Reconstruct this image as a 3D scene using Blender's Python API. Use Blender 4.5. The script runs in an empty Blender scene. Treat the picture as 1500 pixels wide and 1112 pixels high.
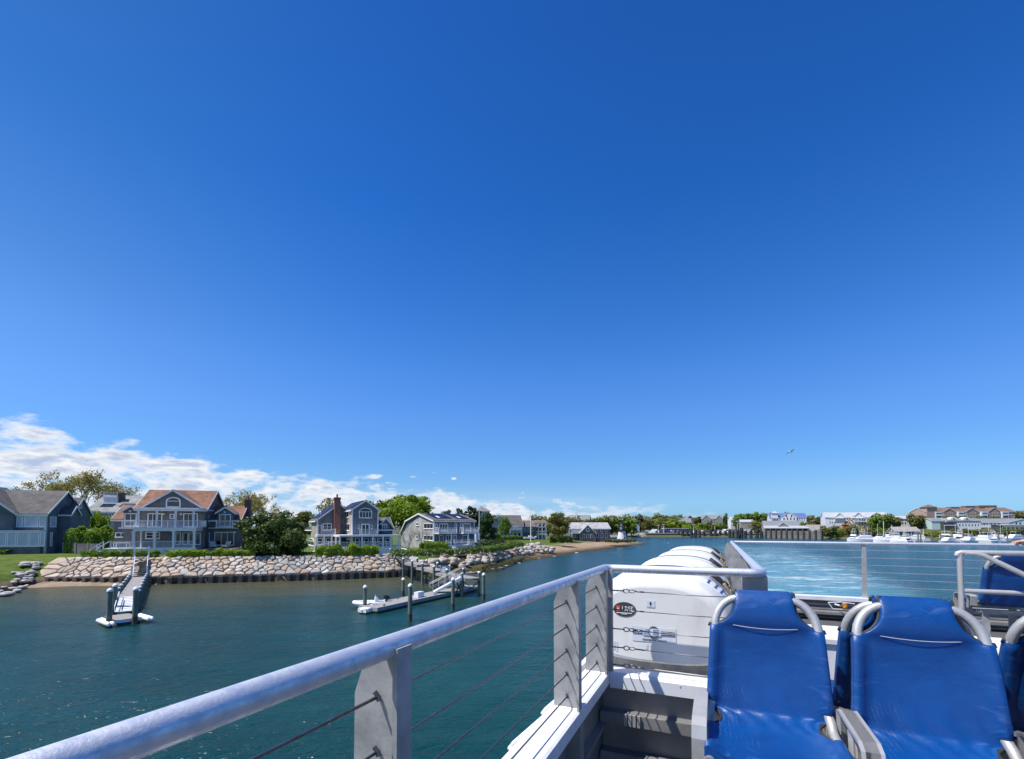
import bpy, math, random
from mathutils import Vector, Matrix, noise as mnoise
S = bpy.context.scene
COL = S.collection
R = math.radians
# ---------------------------------------------------------------- camera
CAMH = 7.0                      # eye height above the water
FPX, CX, CY = 680.0, 750.0, 556.0
PITCH = R(2.0)
SHIFT = 217.0 - FPX*math.tan(PITCH)
cam_d = bpy.data.cameras.new('camera'); cam = bpy.data.objects.new('camera', cam_d); COL.objects.link(cam)
cam_d.sensor_fit = 'HORIZONTAL'; cam_d.sensor_width = 36.0; cam_d.lens = FPX/1500*36
cam_d.shift_y = SHIFT/1500.0
cam_d.clip_start = 0.05; cam_d.clip_end = 9000
cam.location = (0, 0, CAMH); cam.rotation_euler = (R(90)+PITCH, 0, 0)
S.camera = cam
S.view_settings.view_transform = 'Standard'; S.view_settings.look = 'None'
S.view_settings.exposure = 0.40; S.view_settings.gamma = 1.0
S.cycles.max_bounces = 6; S.cycles.transparent_max_bounces = 6
# ---------------------------------------------------------------- sun
SUN_EL = R(60); SUN_H = Vector((-0.972, -0.235, 0)).normalized()
sdir = Vector((SUN_H.x*math.cos(SUN_EL), SUN_H.y*math.cos(SUN_EL), math.sin(SUN_EL)))
sl = bpy.data.lights.new('sun', 'SUN'); sl.energy = 4.6; sl.angle = R(0.5); sl.color = (1.0, 0.955, 0.89)
so = bpy.data.objects.new('sun', sl); COL.objects.link(so); so.location = (-60, -15, 90)
so.rotation_euler = (-sdir).to_track_quat('-Z', 'Y').to_euler()
# ---------------------------------------------------------------- sky
W = bpy.data.worlds.new('World'); S.world = W; W.use_nodes = True
wt = W.node_tree; wn = wt.nodes; wl = wt.links; wn.clear()
def wmath(op, a, b=None, c=None, clamp=False):
    n = wn.new('ShaderNodeMath'); n.operation = op; n.use_clamp = clamp
    for i, v in enumerate((a, b, c)):
        if v is None: continue
        if isinstance(v, (int, float)): n.inputs[i].default_value = v
        else: wl.new(v, n.inputs[i])
    return n.outputs[0]
def wmap(v, a, b, c=0.0, d=1.0, smooth=True):
    n = wn.new('ShaderNodeMapRange'); n.interpolation_type = 'SMOOTHSTEP' if smooth else 'LINEAR'
    for i, x in enumerate((v, a, b, c, d)):
        if isinstance(x, (int, float)): n.inputs[i].default_value = x
        else: wl.new(x, n.inputs[i])
    return n.outputs[0]
def wmix(f, a, b):
    n = wn.new('ShaderNodeMix'); n.data_type = 'RGBA'
    for sock, v in ((n.inputs[0], f), (n.inputs[6], a), (n.inputs[7], b)):
        if isinstance(v, (int, float)): sock.default_value = v
        elif isinstance(v, tuple): sock.default_value = v
        else: wl.new(v, sock)
    return n.outputs[2]
sky = wn.new('ShaderNodeTexSky'); sky.sky_type = 'NISHITA'; sky.sun_disc = False
sky.sun_elevation = SUN_EL; sky.sun_rotation = math.atan2(SUN_H.x, SUN_H.y) % (2*math.pi)
sky.altitude = 0; sky.air_density = 1.0; sky.dust_density = 0.25; sky.ozone_density = 3.0
hs = wn.new('ShaderNodeHueSaturation'); hs.inputs['Saturation'].default_value = 1.25; hs.inputs['Value'].default_value = 1.0
hs.inputs['Hue'].default_value = 0.505
wl.new(sky.outputs[0], hs.inputs['Color'])
tc = wn.new('ShaderNodeTexCoord'); sx = wn.new('ShaderNodeSeparateXYZ'); wl.new(tc.outputs['Generated'], sx.inputs[0])
az = wmath('MULTIPLY', wmath('ARCTAN2', sx.outputs[0], sx.outputs[1]), 57.2958)      # degrees, + to the right
el = wmath('MULTIPLY', wmath('ARCSINE', sx.outputs[2]), 57.2958)
# the air thins upwards: the sky deepens away from the horizon
gr = wn.new('ShaderNodeValToRGB'); gr.color_ramp.interpolation = 'LINEAR'
GR = [(0.0,(.36,.62,1.18)),(1.6,(.37,.65,1.16)),(4.3,(.52,.73,1.05)),(8,(.58,.83,1.12)),(13,(.72,.95,1.26)),(18,(.68,1.0,1.34)),(26,(.49,.925,1.30)),(35,(.32,.82,1.24)),(48,(.31,.74,1.14))]
while len(gr.color_ramp.elements) < len(GR): gr.color_ramp.elements.new(.5)
for e_, (p_, c_) in zip(gr.color_ramp.elements, GR): e_.position = p_/50; e_.color = (c_[0], c_[1], c_[2], 1)
wl.new(wmath('DIVIDE', el, 50.0), gr.inputs[0]); grade = gr.outputs[0]
mul = wn.new('ShaderNodeMix'); mul.data_type = 'RGBA'; mul.blend_type = 'MULTIPLY'; mul.inputs[0].default_value = 1.0
wl.new(hs.outputs[0], mul.inputs[6]); wl.new(grade, mul.inputs[7])
side = wn.new('ShaderNodeMix'); side.data_type = 'RGBA'; side.blend_type = 'MULTIPLY'; wl.new(wmath('MULTIPLY', wmap(az, -12.0, -52.0), wmap(el, 6.0, 24.0)), side.inputs[0]); wl.new(mul.outputs[2], side.inputs[6]); side.inputs[7].default_value = (1.32, 1.0, 0.86, 1)
skycol = side.outputs[2]
def wnoise(sxx, syy, off, scale, detail=6, rough=0.55, dist=0.0):
    cb = wn.new('ShaderNodeCombineXYZ')
    wl.new(wmath('MULTIPLY_ADD', az, sxx, off), cb.inputs[0]); wl.new(wmath('MULTIPLY_ADD', el, syy, off*0.37), cb.inputs[1])
    n = wn.new('ShaderNodeTexNoise'); n.inputs['Scale'].default_value = scale; n.inputs['Detail'].default_value = detail
    n.inputs['Roughness'].default_value = rough; n.inputs['Distortion'].default_value = dist
    wl.new(cb.outputs[0], n.inputs['Vector']); return n.outputs[0]
def blob(a0, e0, wa, we):
    a = wmath('DIVIDE', wmath('SUBTRACT', az, a0), wa); e = wmath('DIVIDE', wmath('SUBTRACT', el, e0), we)
    d = wmath('SQRT', wmath('ADD', wmath('MULTIPLY', a, a), wmath('MULTIPLY', e, e)))
    return wmap(d, 1.0, 0.0)
lim = wmath('MULTIPLY_ADD', az, -0.092, 3.35)        # top of the cloud bank falls to the right
body = wnoise(0.22, 0.50, 3.3, 1.0, 7, 0.56, 0.25)
edge = wmath('DIVIDE', wmath('SUBTRACT', lim, el), 1.9)
edge = wmath('MINIMUM', wmath('MAXIMUM', edge, -1.6), 0.50)
dens = wmath('ADD', wmath('MULTIPLY', wmath('SUBTRACT', body, 0.5), 4.0), edge)
pf = None
for b in ((-46.0, 8.9, 5.0, 2.3), (-39.8, 8.1, 2.3, 0.9), (-39.8, 6.8, 2.8, 1.0), (-35.5, 6.3, 5.0, 1.0), (-29.8, 5.7, 3.2, 0.7), (-46, 5.4, 6.0, 1.3), (-16.2, 6.1, 2.6, 0.62), (-12.2, 6.2, 1.3, 0.45), (-5.2, 9.8, 0.75, 0.4), (-34.5, 9.6, 0.9, 0.4), (-9.6, 6.7, 1.0, 0.35), (-7.2, 6.0, 0.8, 0.35)):
    x = blob(*b); pf = x if pf is None else wmath('MAXIMUM', pf, x)
dens = wmath('ADD', dens, wmath('MULTIPLY', pf, 1.25))
dens = wmath('ADD', dens, wmath('MULTIPLY', wmath('SUBTRACT', wnoise(0.55, 1.5, 9.1, 1.0, 6, 0.6), 0.5), 2.2))
cl = wmap(dens, -0.22, 0.90)
cl = wmath('MULTIPLY', cl, wmap(el, 0.0, 1.3, 0.45, 1.0))
cl = wmath('MULTIPLY', cl, wmap(az, 40.0, -6.0, 0.10, 1.0))
hz = wmath('MULTIPLY', wmath('MULTIPLY', wmap(el, 5.5, 0.6), wmap(az, 24.0, -14.0)), wmap(wnoise(0.12, 1.1, 2.2, 1.0, 5, 0.6), 0.30, 0.68, 0.12, 0.62))
cl = wmath('MAXIMUM', cl, hz)
shade = wmap(wnoise(0.34, 1.35, 5.7, 1.0, 5, 0.6, 0.3), 0.36, 0.60)
shade = wmath('MULTIPLY', shade, wmap(dens, 0.3, 1.3))
ccol = wmix(shade, (7.0, 7.15, 7.4, 1), (3.5, 4.3, 5.9, 1))
full = wmix(cl, skycol, ccol)
bg = wn.new('ShaderNodeBackground'); bg.inputs[1].default_value = 0.10
wl.new(full, bg.inputs[0])
wo = wn.new('ShaderNodeOutputWorld'); wl.new(bg.outputs[0], wo.inputs[0])
# ---------------------------------------------------------------- helpers
TH = R(23.8)                                   # the ferry's fore-and-aft line against the view
def ray(px, py):
    sx_ = (px-CX)/FPX; sy_ = (CY-py+SHIFT)/FPX
    return Vector((sx_, math.cos(PITCH)-sy_*math.sin(PITCH), math.sin(PITCH)+sy_*math.cos(PITCH)))
def PZ(px, py, z):                             # point of the picture known to lie at height z
    d = ray(px, py); t = (z-CAMH)/d.z; return Vector((d.x*t, d.y*t, z))
def PY(px, py, Y):                             # point of the picture known to lie Y metres out
    d = ray(px, py); t = Y/d.y; return Vector((d.x*t, Y, CAMH+d.z*t))
class MB:
    def __init__(s, off=(0, 0, 0)): s.v = []; s.f = []; s.m = []; s.c = []; s.o = Vector(off); s.mi = 0; s.col = None
    def add(s, vs, fs):
        b = len(s.v); o = s.o
        s.v += [(p[0]-o.x, p[1]-o.y, p[2]-o.z) for p in vs]
        for f in fs: s.f.append([b+i for i in f]); s.m.append(s.mi); s.c.append(s.col)
    def box(s, x0, x1, y0, y1, z0, z1):
        s.add([(x0,y0,z0),(x1,y0,z0),(x1,y1,z0),(x0,y1,z0),(x0,y0,z1),(x1,y0,z1),(x1,y1,z1),(x0,y1,z1)],
              [(0,3,2,1),(4,5,6,7),(0,1,5,4),(1,2,6,5),(2,3,7,6),(3,0,4,7)])
    def prism(s, pts, vec):
        n = len(pts); v = Vector(vec); a = [Vector(p) for p in pts]; b = [p+v for p in a]
        s.add(a+b, [list(range(n))[::-1], [n+i for i in range(n)]]+[(i, (i+1)%n, n+(i+1)%n, n+i) for i in range(n)])
    def bar(s, p, q, w, h=None, up=(0,0,1)):    # rectangular bar between two points
        h = h or w; p = Vector(p); q = Vector(q); d = (q-p)
        if d.length < 1e-6: return
        d.normalize(); u = Vector(up)
        if abs(d.dot(u)) > 0.98: u = Vector((0,1,0)) if abs(d.y) < .9 else Vector((1,0,0))
        a = d.cross(u).normalized(); b = a.cross(d).normalized()
        a *= w/2; b *= h/2
        s.add([p-a-b, p+a-b, p+a+b, p-a+b, q-a-b, q+a-b, q+a+b, q-a+b], [(0,3,2,1),(4,5,6,7),(0,1,5,4),(1,2,6,5),(2,3,7,6),(3,0,4,7)])
    def tube(s, path, r, n=8, caps=True, r2=None):
        P = [Vector(p) for p in path]; k = len(P); vs = []; fs = []; ref = None
        for i, p in enumerate(P):
            d = (P[min(i+1,k-1)]-P[max(i-1,0)]).normalized()
            if ref is None: ref = d.orthogonal().normalized()
            ref = (ref - d*ref.dot(d))
            ref = ref.normalized() if ref.length > 1e-6 else d.orthogonal().normalized()
            b = d.cross(ref)
            rr = r[i] if isinstance(r, (list, tuple)) else (r if r2 is None else r+(r2-r)*i/max(1,k-1))
            for j in range(n):
                a = 2*math.pi*j/n; vs.append(p+ref*(math.cos(a)*rr)+b*(math.sin(a)*rr))
        for i in range(k-1):
            for j in range(n): fs.append((i*n+j, i*n+(j+1)%n, (i+1)*n+(j+1)%n, (i+1)*n+j))
        if caps: fs.append(list(range(n))[::-1]); fs.append([(k-1)*n+j for j in range(n)])
        s.add(vs, fs)
    def lathe(s, prof, n=16, c=(0,0,0)):
        vs = []; fs = []
        for r_, z in prof:
            for j in range(n): a = 2*math.pi*j/n; vs.append((c[0]+r_*math.cos(a), c[1]+r_*math.sin(a), c[2]+z))
        for i in range(len(prof)-1):
            for j in range(n): fs.append((i*n+j, i*n+(j+1)%n, (i+1)*n+(j+1)%n, (i+1)*n+j))
        fs.append(list(range(n))[::-1]); fs.append([(len(prof)-1)*n+j for j in range(n)]); s.add(vs, fs)
    def mesh(s, name, mats, smooth=False):
        me = bpy.data.meshes.new(name); me.from_pydata(s.v, [], s.f)
        for m in (mats if isinstance(mats, (list, tuple)) else [mats]): me.materials.append(m)
        me.polygons.foreach_set('material_index', s.m)
        if any(c is not None for c in s.c):
            at = me.color_attributes.new('Col', 'FLOAT_COLOR', 'CORNER'); buf = []
            for f, c in zip(s.f, s.c): buf += list(c or (1,1,1,1))*len(f)
            at.data.foreach_set('color', buf)
        if smooth: 
            me.polygons.foreach_set('use_smooth', [True]*len(s.f))
            if smooth != 'all': me.set_sharp_from_angle(angle=R(smooth if smooth is not True else 38))
        me.update(); return me
    def build(s, name, mats, parent=None, smooth=False):
        o = bpy.data.objects.new(name, s.mesh(name, mats, smooth)); COL.objects.link(o)
        if parent: o.parent = parent
        return o
def tag(o, label, cat, group=None, kind=None):
    if label: o['label'] = label
    if cat: o['category'] = cat
    if group: o['group'] = group
    if kind: o['kind'] = kind
    return o
def thing(name, label, cat, loc=(0,0,0), rz=0.0, group=None, scale=None):
    o = bpy.data.objects.new(name, None); o.empty_display_size = .3; COL.objects.link(o)
    o.location = loc; o.rotation_euler = (0, 0, rz)
    if scale: o.scale = scale if isinstance(scale, (tuple, list)) else (scale,)*3
    return tag(o, label, cat, group)
def put(name, me, parent=None, loc=(0,0,0), rz=0.0, scale=None):
    o = bpy.data.objects.new(name, me); COL.objects.link(o); o.location = loc; o.rotation_euler = (0,0,rz)
    if scale: o.scale = scale if isinstance(scale, (tuple, list)) else (scale,)*3
    if parent: o.parent = parent
    return o
def copy_tree(o, parent=None):
    c = o.copy(); COL.objects.link(c)
    if parent: c.parent = parent
    for ch in list(o.children): copy_tree(ch, c)
    return c
def structure(o): o['kind'] = 'structure'; return o
ORD = ['first','second','third','fourth','fifth','sixth','seventh','eighth','ninth','tenth','eleventh','twelfth','thirteenth','fourteenth','fifteenth','sixteenth','seventeenth','eighteenth','nineteenth','twentieth','twenty-first','twenty-second','twenty-third','twenty-fourth','twenty-fifth']
# ---------------------------------------------------------------- materials
def nodes(name):
    m = bpy.data.materials.new(name); m.use_nodes = True; t = m.node_tree
    return m, t, t.nodes, t.links, t.nodes['Principled BSDF']
def c4(c): return (c[0], c[1], c[2], 1)
def mat(name, c1, c2=None, scale=4.0, rough=.6, metal=0.0, bump=0.0, bscale=None, detail=5, stretch=None, spec=.5, lo=.35, hi=.65, attr=False, rvar=0.0, coat=0.0):
    m, t, n, l, p = nodes(name)
    p.inputs['Roughness'].default_value = rough; p.inputs['Metallic'].default_value = metal
    p.inputs['Specular IOR Level'].default_value = spec; p.inputs['Base Color'].default_value = c4(c1)
    if coat: p.inputs['Coat Weight'].default_value = coat; p.inputs['Coat Roughness'].default_value = .15
    tc = n.new('ShaderNodeTexCoord'); vec = tc.outputs['Object']
    if stretch:
        mp = n.new('ShaderNodeMapping'); mp.inputs['Scale'].default_value = stretch; l.new(vec, mp.inputs[0]); vec = mp.outputs[0]
    def nz(sc, d):
        x = n.new('ShaderNodeTexNoise'); x.inputs['Scale'].default_value = sc; x.inputs['Detail'].default_value = d; x.inputs['Roughness'].default_value = .6
        l.new(vec, x.inputs['Vector']); return x.outputs[0]
    out = None
    if c2 or rvar:
        f = nz(scale, detail); mr = n.new('ShaderNodeMapRange'); l.new(f, mr.inputs[0]); mr.inputs[1].default_value = lo; mr.inputs[2].default_value = hi
        if c2:
            mx = n.new('ShaderNodeMix'); mx.data_type = 'RGBA'; mx.inputs[6].default_value = c4(c1); mx.inputs[7].default_value = c4(c2); l.new(mr.outputs[0], mx.inputs[0]); out = mx.outputs[2]
        if rvar:
            ma = n.new('ShaderNodeMath'); ma.operation = 'MULTIPLY_ADD'; l.new(mr.outputs[0], ma.inputs[0]); ma.inputs[1].default_value = rvar; ma.inputs[2].default_value = rough; l.new(ma.outputs[0], p.inputs['Roughness'])
    if attr:
        at = n.new('ShaderNodeVertexColor'); at.layer_name = 'Col'; mm = n.new('ShaderNodeMix'); mm.data_type = 'RGBA'; mm.blend_type = 'MULTIPLY'; mm.inputs[0].default_value = 1
        if out is None: mm.inputs[6].default_value = c4(c1)
        else: l.new(out, mm.inputs[6])
        l.new(at.outputs[0], mm.inputs[7]); out = mm.outputs[2]
    if out is not None: l.new(out, p.inputs['Base Color'])
    if bump:
        b = n.new('ShaderNodeBump'); b.inputs['Strength'].default_value = bump; b.inputs['Distance'].default_value = .02
        l.new(nz(bscale or scale*6, 4), b.inputs['Height']); l.new(b.outputs[0], p.inputs['Normal'])
    return m
def shingle(name, c1, c2, gap, w=.16, h=.13, rough=.85, plank=False, bump=.35):
    m, t, n, l, p = nodes(name); p.inputs['Roughness'].default_value = rough; p.inputs['Specular IOR Level'].default_value = .2
    tc = n.new('ShaderNodeTexCoord'); sp = n.new('ShaderNodeSeparateXYZ'); l.new(tc.outputs['Object'], sp.inputs[0])
    ad = n.new('ShaderNodeMath'); l.new(sp.outputs[0], ad.inputs[0]); l.new(sp.outputs[1], ad.inputs[1])
    cb = n.new('ShaderNodeCombineXYZ'); l.new(ad.outputs[0], cb.inputs[0]); l.new(sp.outputs[2], cb.inputs[1])
    br = n.new('ShaderNodeTexBrick'); br.inputs['Color1'].default_value = c4(c1); br.inputs['Color2'].default_value = c4(c2); br.inputs['Mortar'].default_value = c4(gap)
    br.inputs['Scale'].default_value = 1; br.inputs['Mortar Size'].default_value = .012 if not plank else .01; br.inputs['Brick Width'].default_value = w; br.inputs['Row Height'].default_value = h
    l.new(cb.outputs[0], br.inputs['Vector'])
    nz = n.new('ShaderNodeTexNoise'); nz.inputs['Scale'].default_value = .9; nz.inputs['Detail'].default_value = 6; l.new(tc.outputs['Object'], nz.inputs['Vector'])
    mr = n.new('ShaderNodeMapRange'); l.new(nz.outputs[0], mr.inputs[0]); mr.inputs[1].default_value = .3; mr.inputs[2].default_value = .7; mr.inputs[3].default_value = .72; mr.inputs[4].default_value = 1.2
    mm = n.new('ShaderNodeMix'); mm.data_type = 'RGBA'; mm.blend_type = 'MULTIPLY'; mm.inputs[0].default_value = 1; l.new(br.outputs['Color'], mm.inputs[6]); l.new(mr.outputs[0], mm.inputs[7])
    l.new(mm.outputs[2], p.inputs['Base Color'])
    b = n.new('ShaderNodeBump'); b.inputs['Strength'].default_value = bump; b.inputs['Distance'].default_value = .02; b.invert = True; l.new(br.outputs['Fac'], b.inputs['Height']); l.new(b.outputs[0], p.inputs['Normal'])
    return m
def leafmat(name, dark, light, scale=.5, trans=.25):
    m, t, n, l, p = nodes(name); p.inputs['Roughness'].default_value = .55; p.inputs['Specular IOR Level'].default_value = .3
    tc = n.new('ShaderNodeTexCoord'); nz = n.new('ShaderNodeTexNoise'); nz.inputs['Scale'].default_value = scale; nz.inputs['Detail'].default_value = 8; nz.inputs['Roughness'].default_value = .7
    l.new(tc.outputs['Object'], nz.inputs['Vector'])
    oi = n.new('ShaderNodeObjectInfo'); ad = n.new('ShaderNodeMath'); ad.operation = 'MULTIPLY_ADD'; l.new(oi.outputs['Random'], ad.inputs[0]); ad.inputs[1].default_value = .16; l.new(nz.outputs[0], ad.inputs[2])
    mr = n.new('ShaderNodeMapRange'); l.new(ad.outputs[0], mr.inputs[0]); mr.inputs[1].default_value = .42; mr.inputs[2].default_value = .74
    mx = n.new('ShaderNodeMix'); mx.data_type = 'RGBA'; mx.inputs[6].default_value = c4(dark); mx.inputs[7].default_value = c4(light); l.new(mr.outputs[0], mx.inputs[0]); l.new(mx.outputs[2], p.inputs['Base Color'])
    tr = n.new('ShaderNodeBsdfTranslucent'); l.new(mx.outputs[2], tr.inputs[0]); ms = n.new('ShaderNodeMixShader'); ms.inputs[0].default_value = trans
    l.new(p.outputs[0], ms.inputs[1]); l.new(tr.outputs[0], ms.inputs[2]); l.new(ms.outputs[0], n['Material Output'].inputs[0])
    return m
ALU = mat('brushed_aluminium', (.55,.54,.52), (.43,.425,.41), 9, .42, .45, .08, 60, rvar=.14)
ALUP = mat('pitted_rail_aluminium', (.70,.72,.77), (.56,.59,.65), 34, .36, .62, .10, 150, rvar=.25, lo=.36, hi=.60)
PLATE = mat('weathered_plate_aluminium', (.42,.415,.40), (.27,.265,.255), 11, .58, .25, .08, 90, detail=8, lo=.38, hi=.66)
PANEL = mat('grey_bulwark_plate', (.29,.285,.28), (.20,.198,.195), 5, .6, .3, .08, 40)
STEEL = mat('wire_rope_steel', (.20,.21,.23), (.10,.105,.12), 60, .35, .8)
CAPW = mat('white_deck_paint', (.74,.75,.78), (.58,.60,.63), 5, .45, 0, .04, 50, lo=.5, hi=.80, detail=8)
WHITE = mat('white_trim_paint', (.80,.81,.82), (.70,.72,.74), 2, .55)
GEL = mat('white_raft_gelcoat', (.82,.815,.79), (.66,.645,.60), 4, .30, 0, .02, 30, lo=.50, hi=.82, coat=.25, detail=8, stretch=(1.6,1,.5))
GELW = mat('white_boat_gelcoat', (.82,.83,.84), None, 1, .3)
BLACK = mat('black_webbing', (.014,.014,.016), (.03,.03,.032), 20, .6)
RUST = mat('brown_oxidised_fitting', (.20,.13,.07), (.42,.34,.22), 22, .55, .4, .1, 60)
STICK = mat('pale_blue_sticker', (.62,.68,.76), (.70,.74,.80), 8, .5)
DGREY = mat('dark_grey_sticker', (.055,.055,.06), None, 1, .45)
INK = mat('black_ink', (.02,.02,.022), None, 1, .5)
REDINK = mat('red_ink', (.62,.10,.07), None, 1, .5)
BLUEINK = mat('blue_ink', (.05,.12,.36), None, 1, .5)
DECK = mat('grey_nonslip_deck', (.10,.10,.105), (.065,.065,.068), 6, .8, 0, .3, 160)
ORANGE = mat('orange_plastic', (.80,.30,.03), None, 1, .45)
GLASS = mat('window_glass', (.012,.016,.022), None, 1, .06, 0, spec=.7)
GLASSB = mat('pale_window_shade', (.46,.54,.62), (.38,.46,.55), 1.2, .3, spec=.5)
FRAME = mat('white_window_frame', (.80,.81,.82), None, 1, .5)
WOOD = mat('weathered_dock_plank', (.36,.34,.32), (.24,.22,.20), 5, .85, 0, .3, 30, stretch=(1,8,1))
PILE = mat('treated_pile_timber', (.17,.20,.155), (.10,.125,.10), 3, .85, 0, .4, 18, stretch=(6,6,.8))
DARKW = mat('dark_wet_timber', (.055,.045,.036), (.10,.085,.065), 3, .85, 0, .4, 12)
TIMB = mat('bulkhead_timber', (.27,.20,.135), (.13,.10,.075), 2.5, .9, 0, .4, 12, stretch=(3,3,.7))
BRICK = shingle('red_brick', (.25,.075,.05), (.19,.06,.045), (.22,.18,.16), .22, .075)
BRICKD = shingle('brown_brick', (.16,.085,.06), (.11,.06,.05), (.16,.14,.13), .22, .075)
ROCK = mat('sea_wall_granite', (1,1,1), (.70,.70,.72), 2.6, .9, 0, .5, 9, attr=True)
# ================================================================ water
def make_water():
    m, t, n, l, p = nodes('harbour_water')
    p.inputs['IOR'].default_value = 1.333; p.inputs['Roughness'].default_value = .12; p.inputs['Specular IOR Level'].default_value = .5
    tc = n.new('ShaderNodeTexCoord'); O = tc.outputs['Object']
    def mp(sc, rz=0, loc=(0,0,0)):
        x = n.new('ShaderNodeMapping'); x.inputs['Scale'].default_value = sc; x.inputs['Rotation'].default_value = (0,0,rz); x.inputs['Location'].default_value = loc; l.new(O, x.inputs[0]); return x.outputs[0]
    def nz(v, sc, d=3, ro=.55, di=0.0):
        x = n.new('ShaderNodeTexNoise'); x.inputs['Scale'].default_value = sc; x.inputs['Detail'].default_value = d; x.inputs['Roughness'].default_value = ro; x.inputs['Distortion'].default_value = di; l.new(v, x.inputs['Vector']); return x.outputs[0]
    def ma(op, a, b=None, c=None, cl=False):
        x = n.new('ShaderNodeMath'); x.operation = op; x.use_clamp = cl
        for i, v in enumerate((a,b,c)):
            if v is None: continue
            if isinstance(v, (int,float)): x.inputs[i].default_value = v
            else: l.new(v, x.inputs[i])
        return x.outputs[0]
    def mr(v, a, b, c=0., d=1.):
        x = n.new('ShaderNodeMapRange'); x.interpolation_type = 'SMOOTHSTEP'
        for i, q in enumerate((v,a,b,c,d)):
            if isinstance(q, (int,float)): x.inputs[i].default_value = q
            else: l.new(q, x.inputs[i])
        return x.outputs[0]
    def mix(f, a, b):
        x = n.new('ShaderNodeMix'); x.data_type = 'RGBA'
        for sck, v in ((x.inputs[0], f), (x.inputs[6], a), (x.inputs[7], b)):
            if isinstance(v, (int,float)): sck.default_value = v
            elif isinstance(v, tuple): sck.default_value = v
            else: l.new(v, sck)
        return x.outputs[2]
    # waves: ripples, chop, slow swell
    h1 = nz(mp((1.0,2.0,1), .5), 2.6, 3, .6, .3); h2 = nz(mp((1.0,1.8,1), -.25), .75, 3, .55, .4); h3 = nz(mp((1,1.7,1), .2), .17, 2)
    h = ma('ADD', ma('MULTIPLY', h1, .15), ma('ADD', ma('MULTIPLY', h2, .34), ma('MULTIPLY', h3, .55)))
    b = n.new('ShaderNodeBump'); b.inputs['Strength'].default_value = 1.0; b.inputs['Distance'].default_value = .52; l.new(h, b.inputs['Height'])
    # water colour: deep teal, sandy brown over the shoal by the sea wall
    rot = n.new('ShaderNodeSeparateXYZ'); l.new(mp((1,1,1), -R(14)), rot.inputs[0])
    sh = ma('ADD', rot.outputs[1], ma('MULTIPLY', nz(mp((1,2.2,1)), .07, 5, .6), 26))
    shoal = mr(sh, 52, 82)
    sep = n.new('ShaderNodeSeparateXYZ'); l.new(O, sep.inputs[0])
    shoal = ma('MULTIPLY', shoal, mr(sep.outputs[0], 6, -14))
    patch = nz(mp((1,2.5,1), .4), .05, 4, .6)
    col = mix(mr(patch, .35, .68), (.0035,.036,.033,1), (.008,.054,.050,1))
    col = mix(ma('MULTIPLY', shoal, .9), col, (.085,.080,.040,1))
    # the ferry's wake: churned water and foam astern (x across, y aft in the ferry's own directions)
    fr = n.new('ShaderNodeSeparateXYZ'); l.new(mp((1,1,1), TH), fr.inputs[0]); V, U = fr.outputs[0], fr.outputs[1]
    half = ma('MULTIPLY_ADD', U, .035, 5.2)
    wob = ma('MULTIPLY', ma('SUBTRACT', nz(mp((1,1,1)), .06, 4, .6), .5), ma('MULTIPLY_ADD', U, .06, 3.0))
    ctr = ma('MINIMUM', ma('MULTIPLY_ADD', U, .105, 3.2), 12.5)
    dv = ma('ABSOLUTE', ma('ADD', ma('SUBTRACT', V, ctr), wob))
    inw = mr(ma('DIVIDE', dv, half), 1.55, .35)
    inw = ma('MULTIPLY', inw, mr(U, 6.0, 9.0)); fade = mr(U, 250, 60)
    inw = ma('MULTIPLY', inw, fade)
    fz = nz(mp((.55,1.6,1), 0), .55, 8, .72, .8)
    fz2 = nz(mp((.5,1.2,1), 0), .16, 5, .6, 1.2)
    foam = mr(ma('ADD', fz, ma('MULTIPLY', ma('SUBTRACT', fz2, .5), .6)), .47, .68)
    foam = ma('MULTIPLY', foam, ma('POWER', inw, .7))
    col = mix(ma('MULTIPLY', inw, .85), col, (.10,.27,.33,1))
    col = mix(ma('MULTIPLY', foam, .66), col, (.66,.74,.76,1))
    l.new(col, p.inputs['Base Color'])
    l.new(ma('MULTIPLY_ADD', foam, .45, .23), p.inputs['Roughness'])
    l.new(b.outputs[0], p.inputs['Normal'])
    mb = MB(); mb.add([(-4000,-300,0),(4000,-300,0),(4000,5000,0),(-4000,5000,0)], [(0,1,2,3)])
    o = mb.build('water', m); structure(o); return o
make_water()
# ================================================================ land
SHORE = [(-200,10,'l'),(-90,30,'l'),(-62,43,'l'),(-54.5,48.5,'l'),(-57.5,55,'l'),(-57,57.3,'s'),(-44.6,57.4,'s'),(-24.9,62.2,'s'),(-17,65.5,'s'),(-14.8,69,'m'),(-10,70.5,'m'),(-3,75.5,'m'),(-1.5,84,'m'),(5,101,'k'),(19,128,'k'),(35,158,'k'),(53,189,'k'),(63,207,'k'),(52,216,'k'),(42,235,'k'),(20,262,'k'),(-20,300,'k'),(-500,420,'k'),(-500,10,'k')]
def seg_d(x, y, a, b):
    dx, dy = b[0]-a[0], b[1]-a[1]; L = dx*dx+dy*dy
    t = max(0, min(1, ((x-a[0])*dx+(y-a[1])*dy)/L)); return math.hypot(x-a[0]-t*dx, y-a[1]-t*dy)
def inside(x, y, P):
    r = False; j = len(P)-1
    for i in range(len(P)):
        if (P[i][1] > y) != (P[j][1] > y) and x < (P[j][0]-P[i][0])*(y-P[i][1])/(P[j][1]-P[i][1])+P[i][0]: r = not r
        j = i
    return r
def lerp(a, b, t): t = max(0, min(1, t)); return a+(b-a)*t
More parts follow.
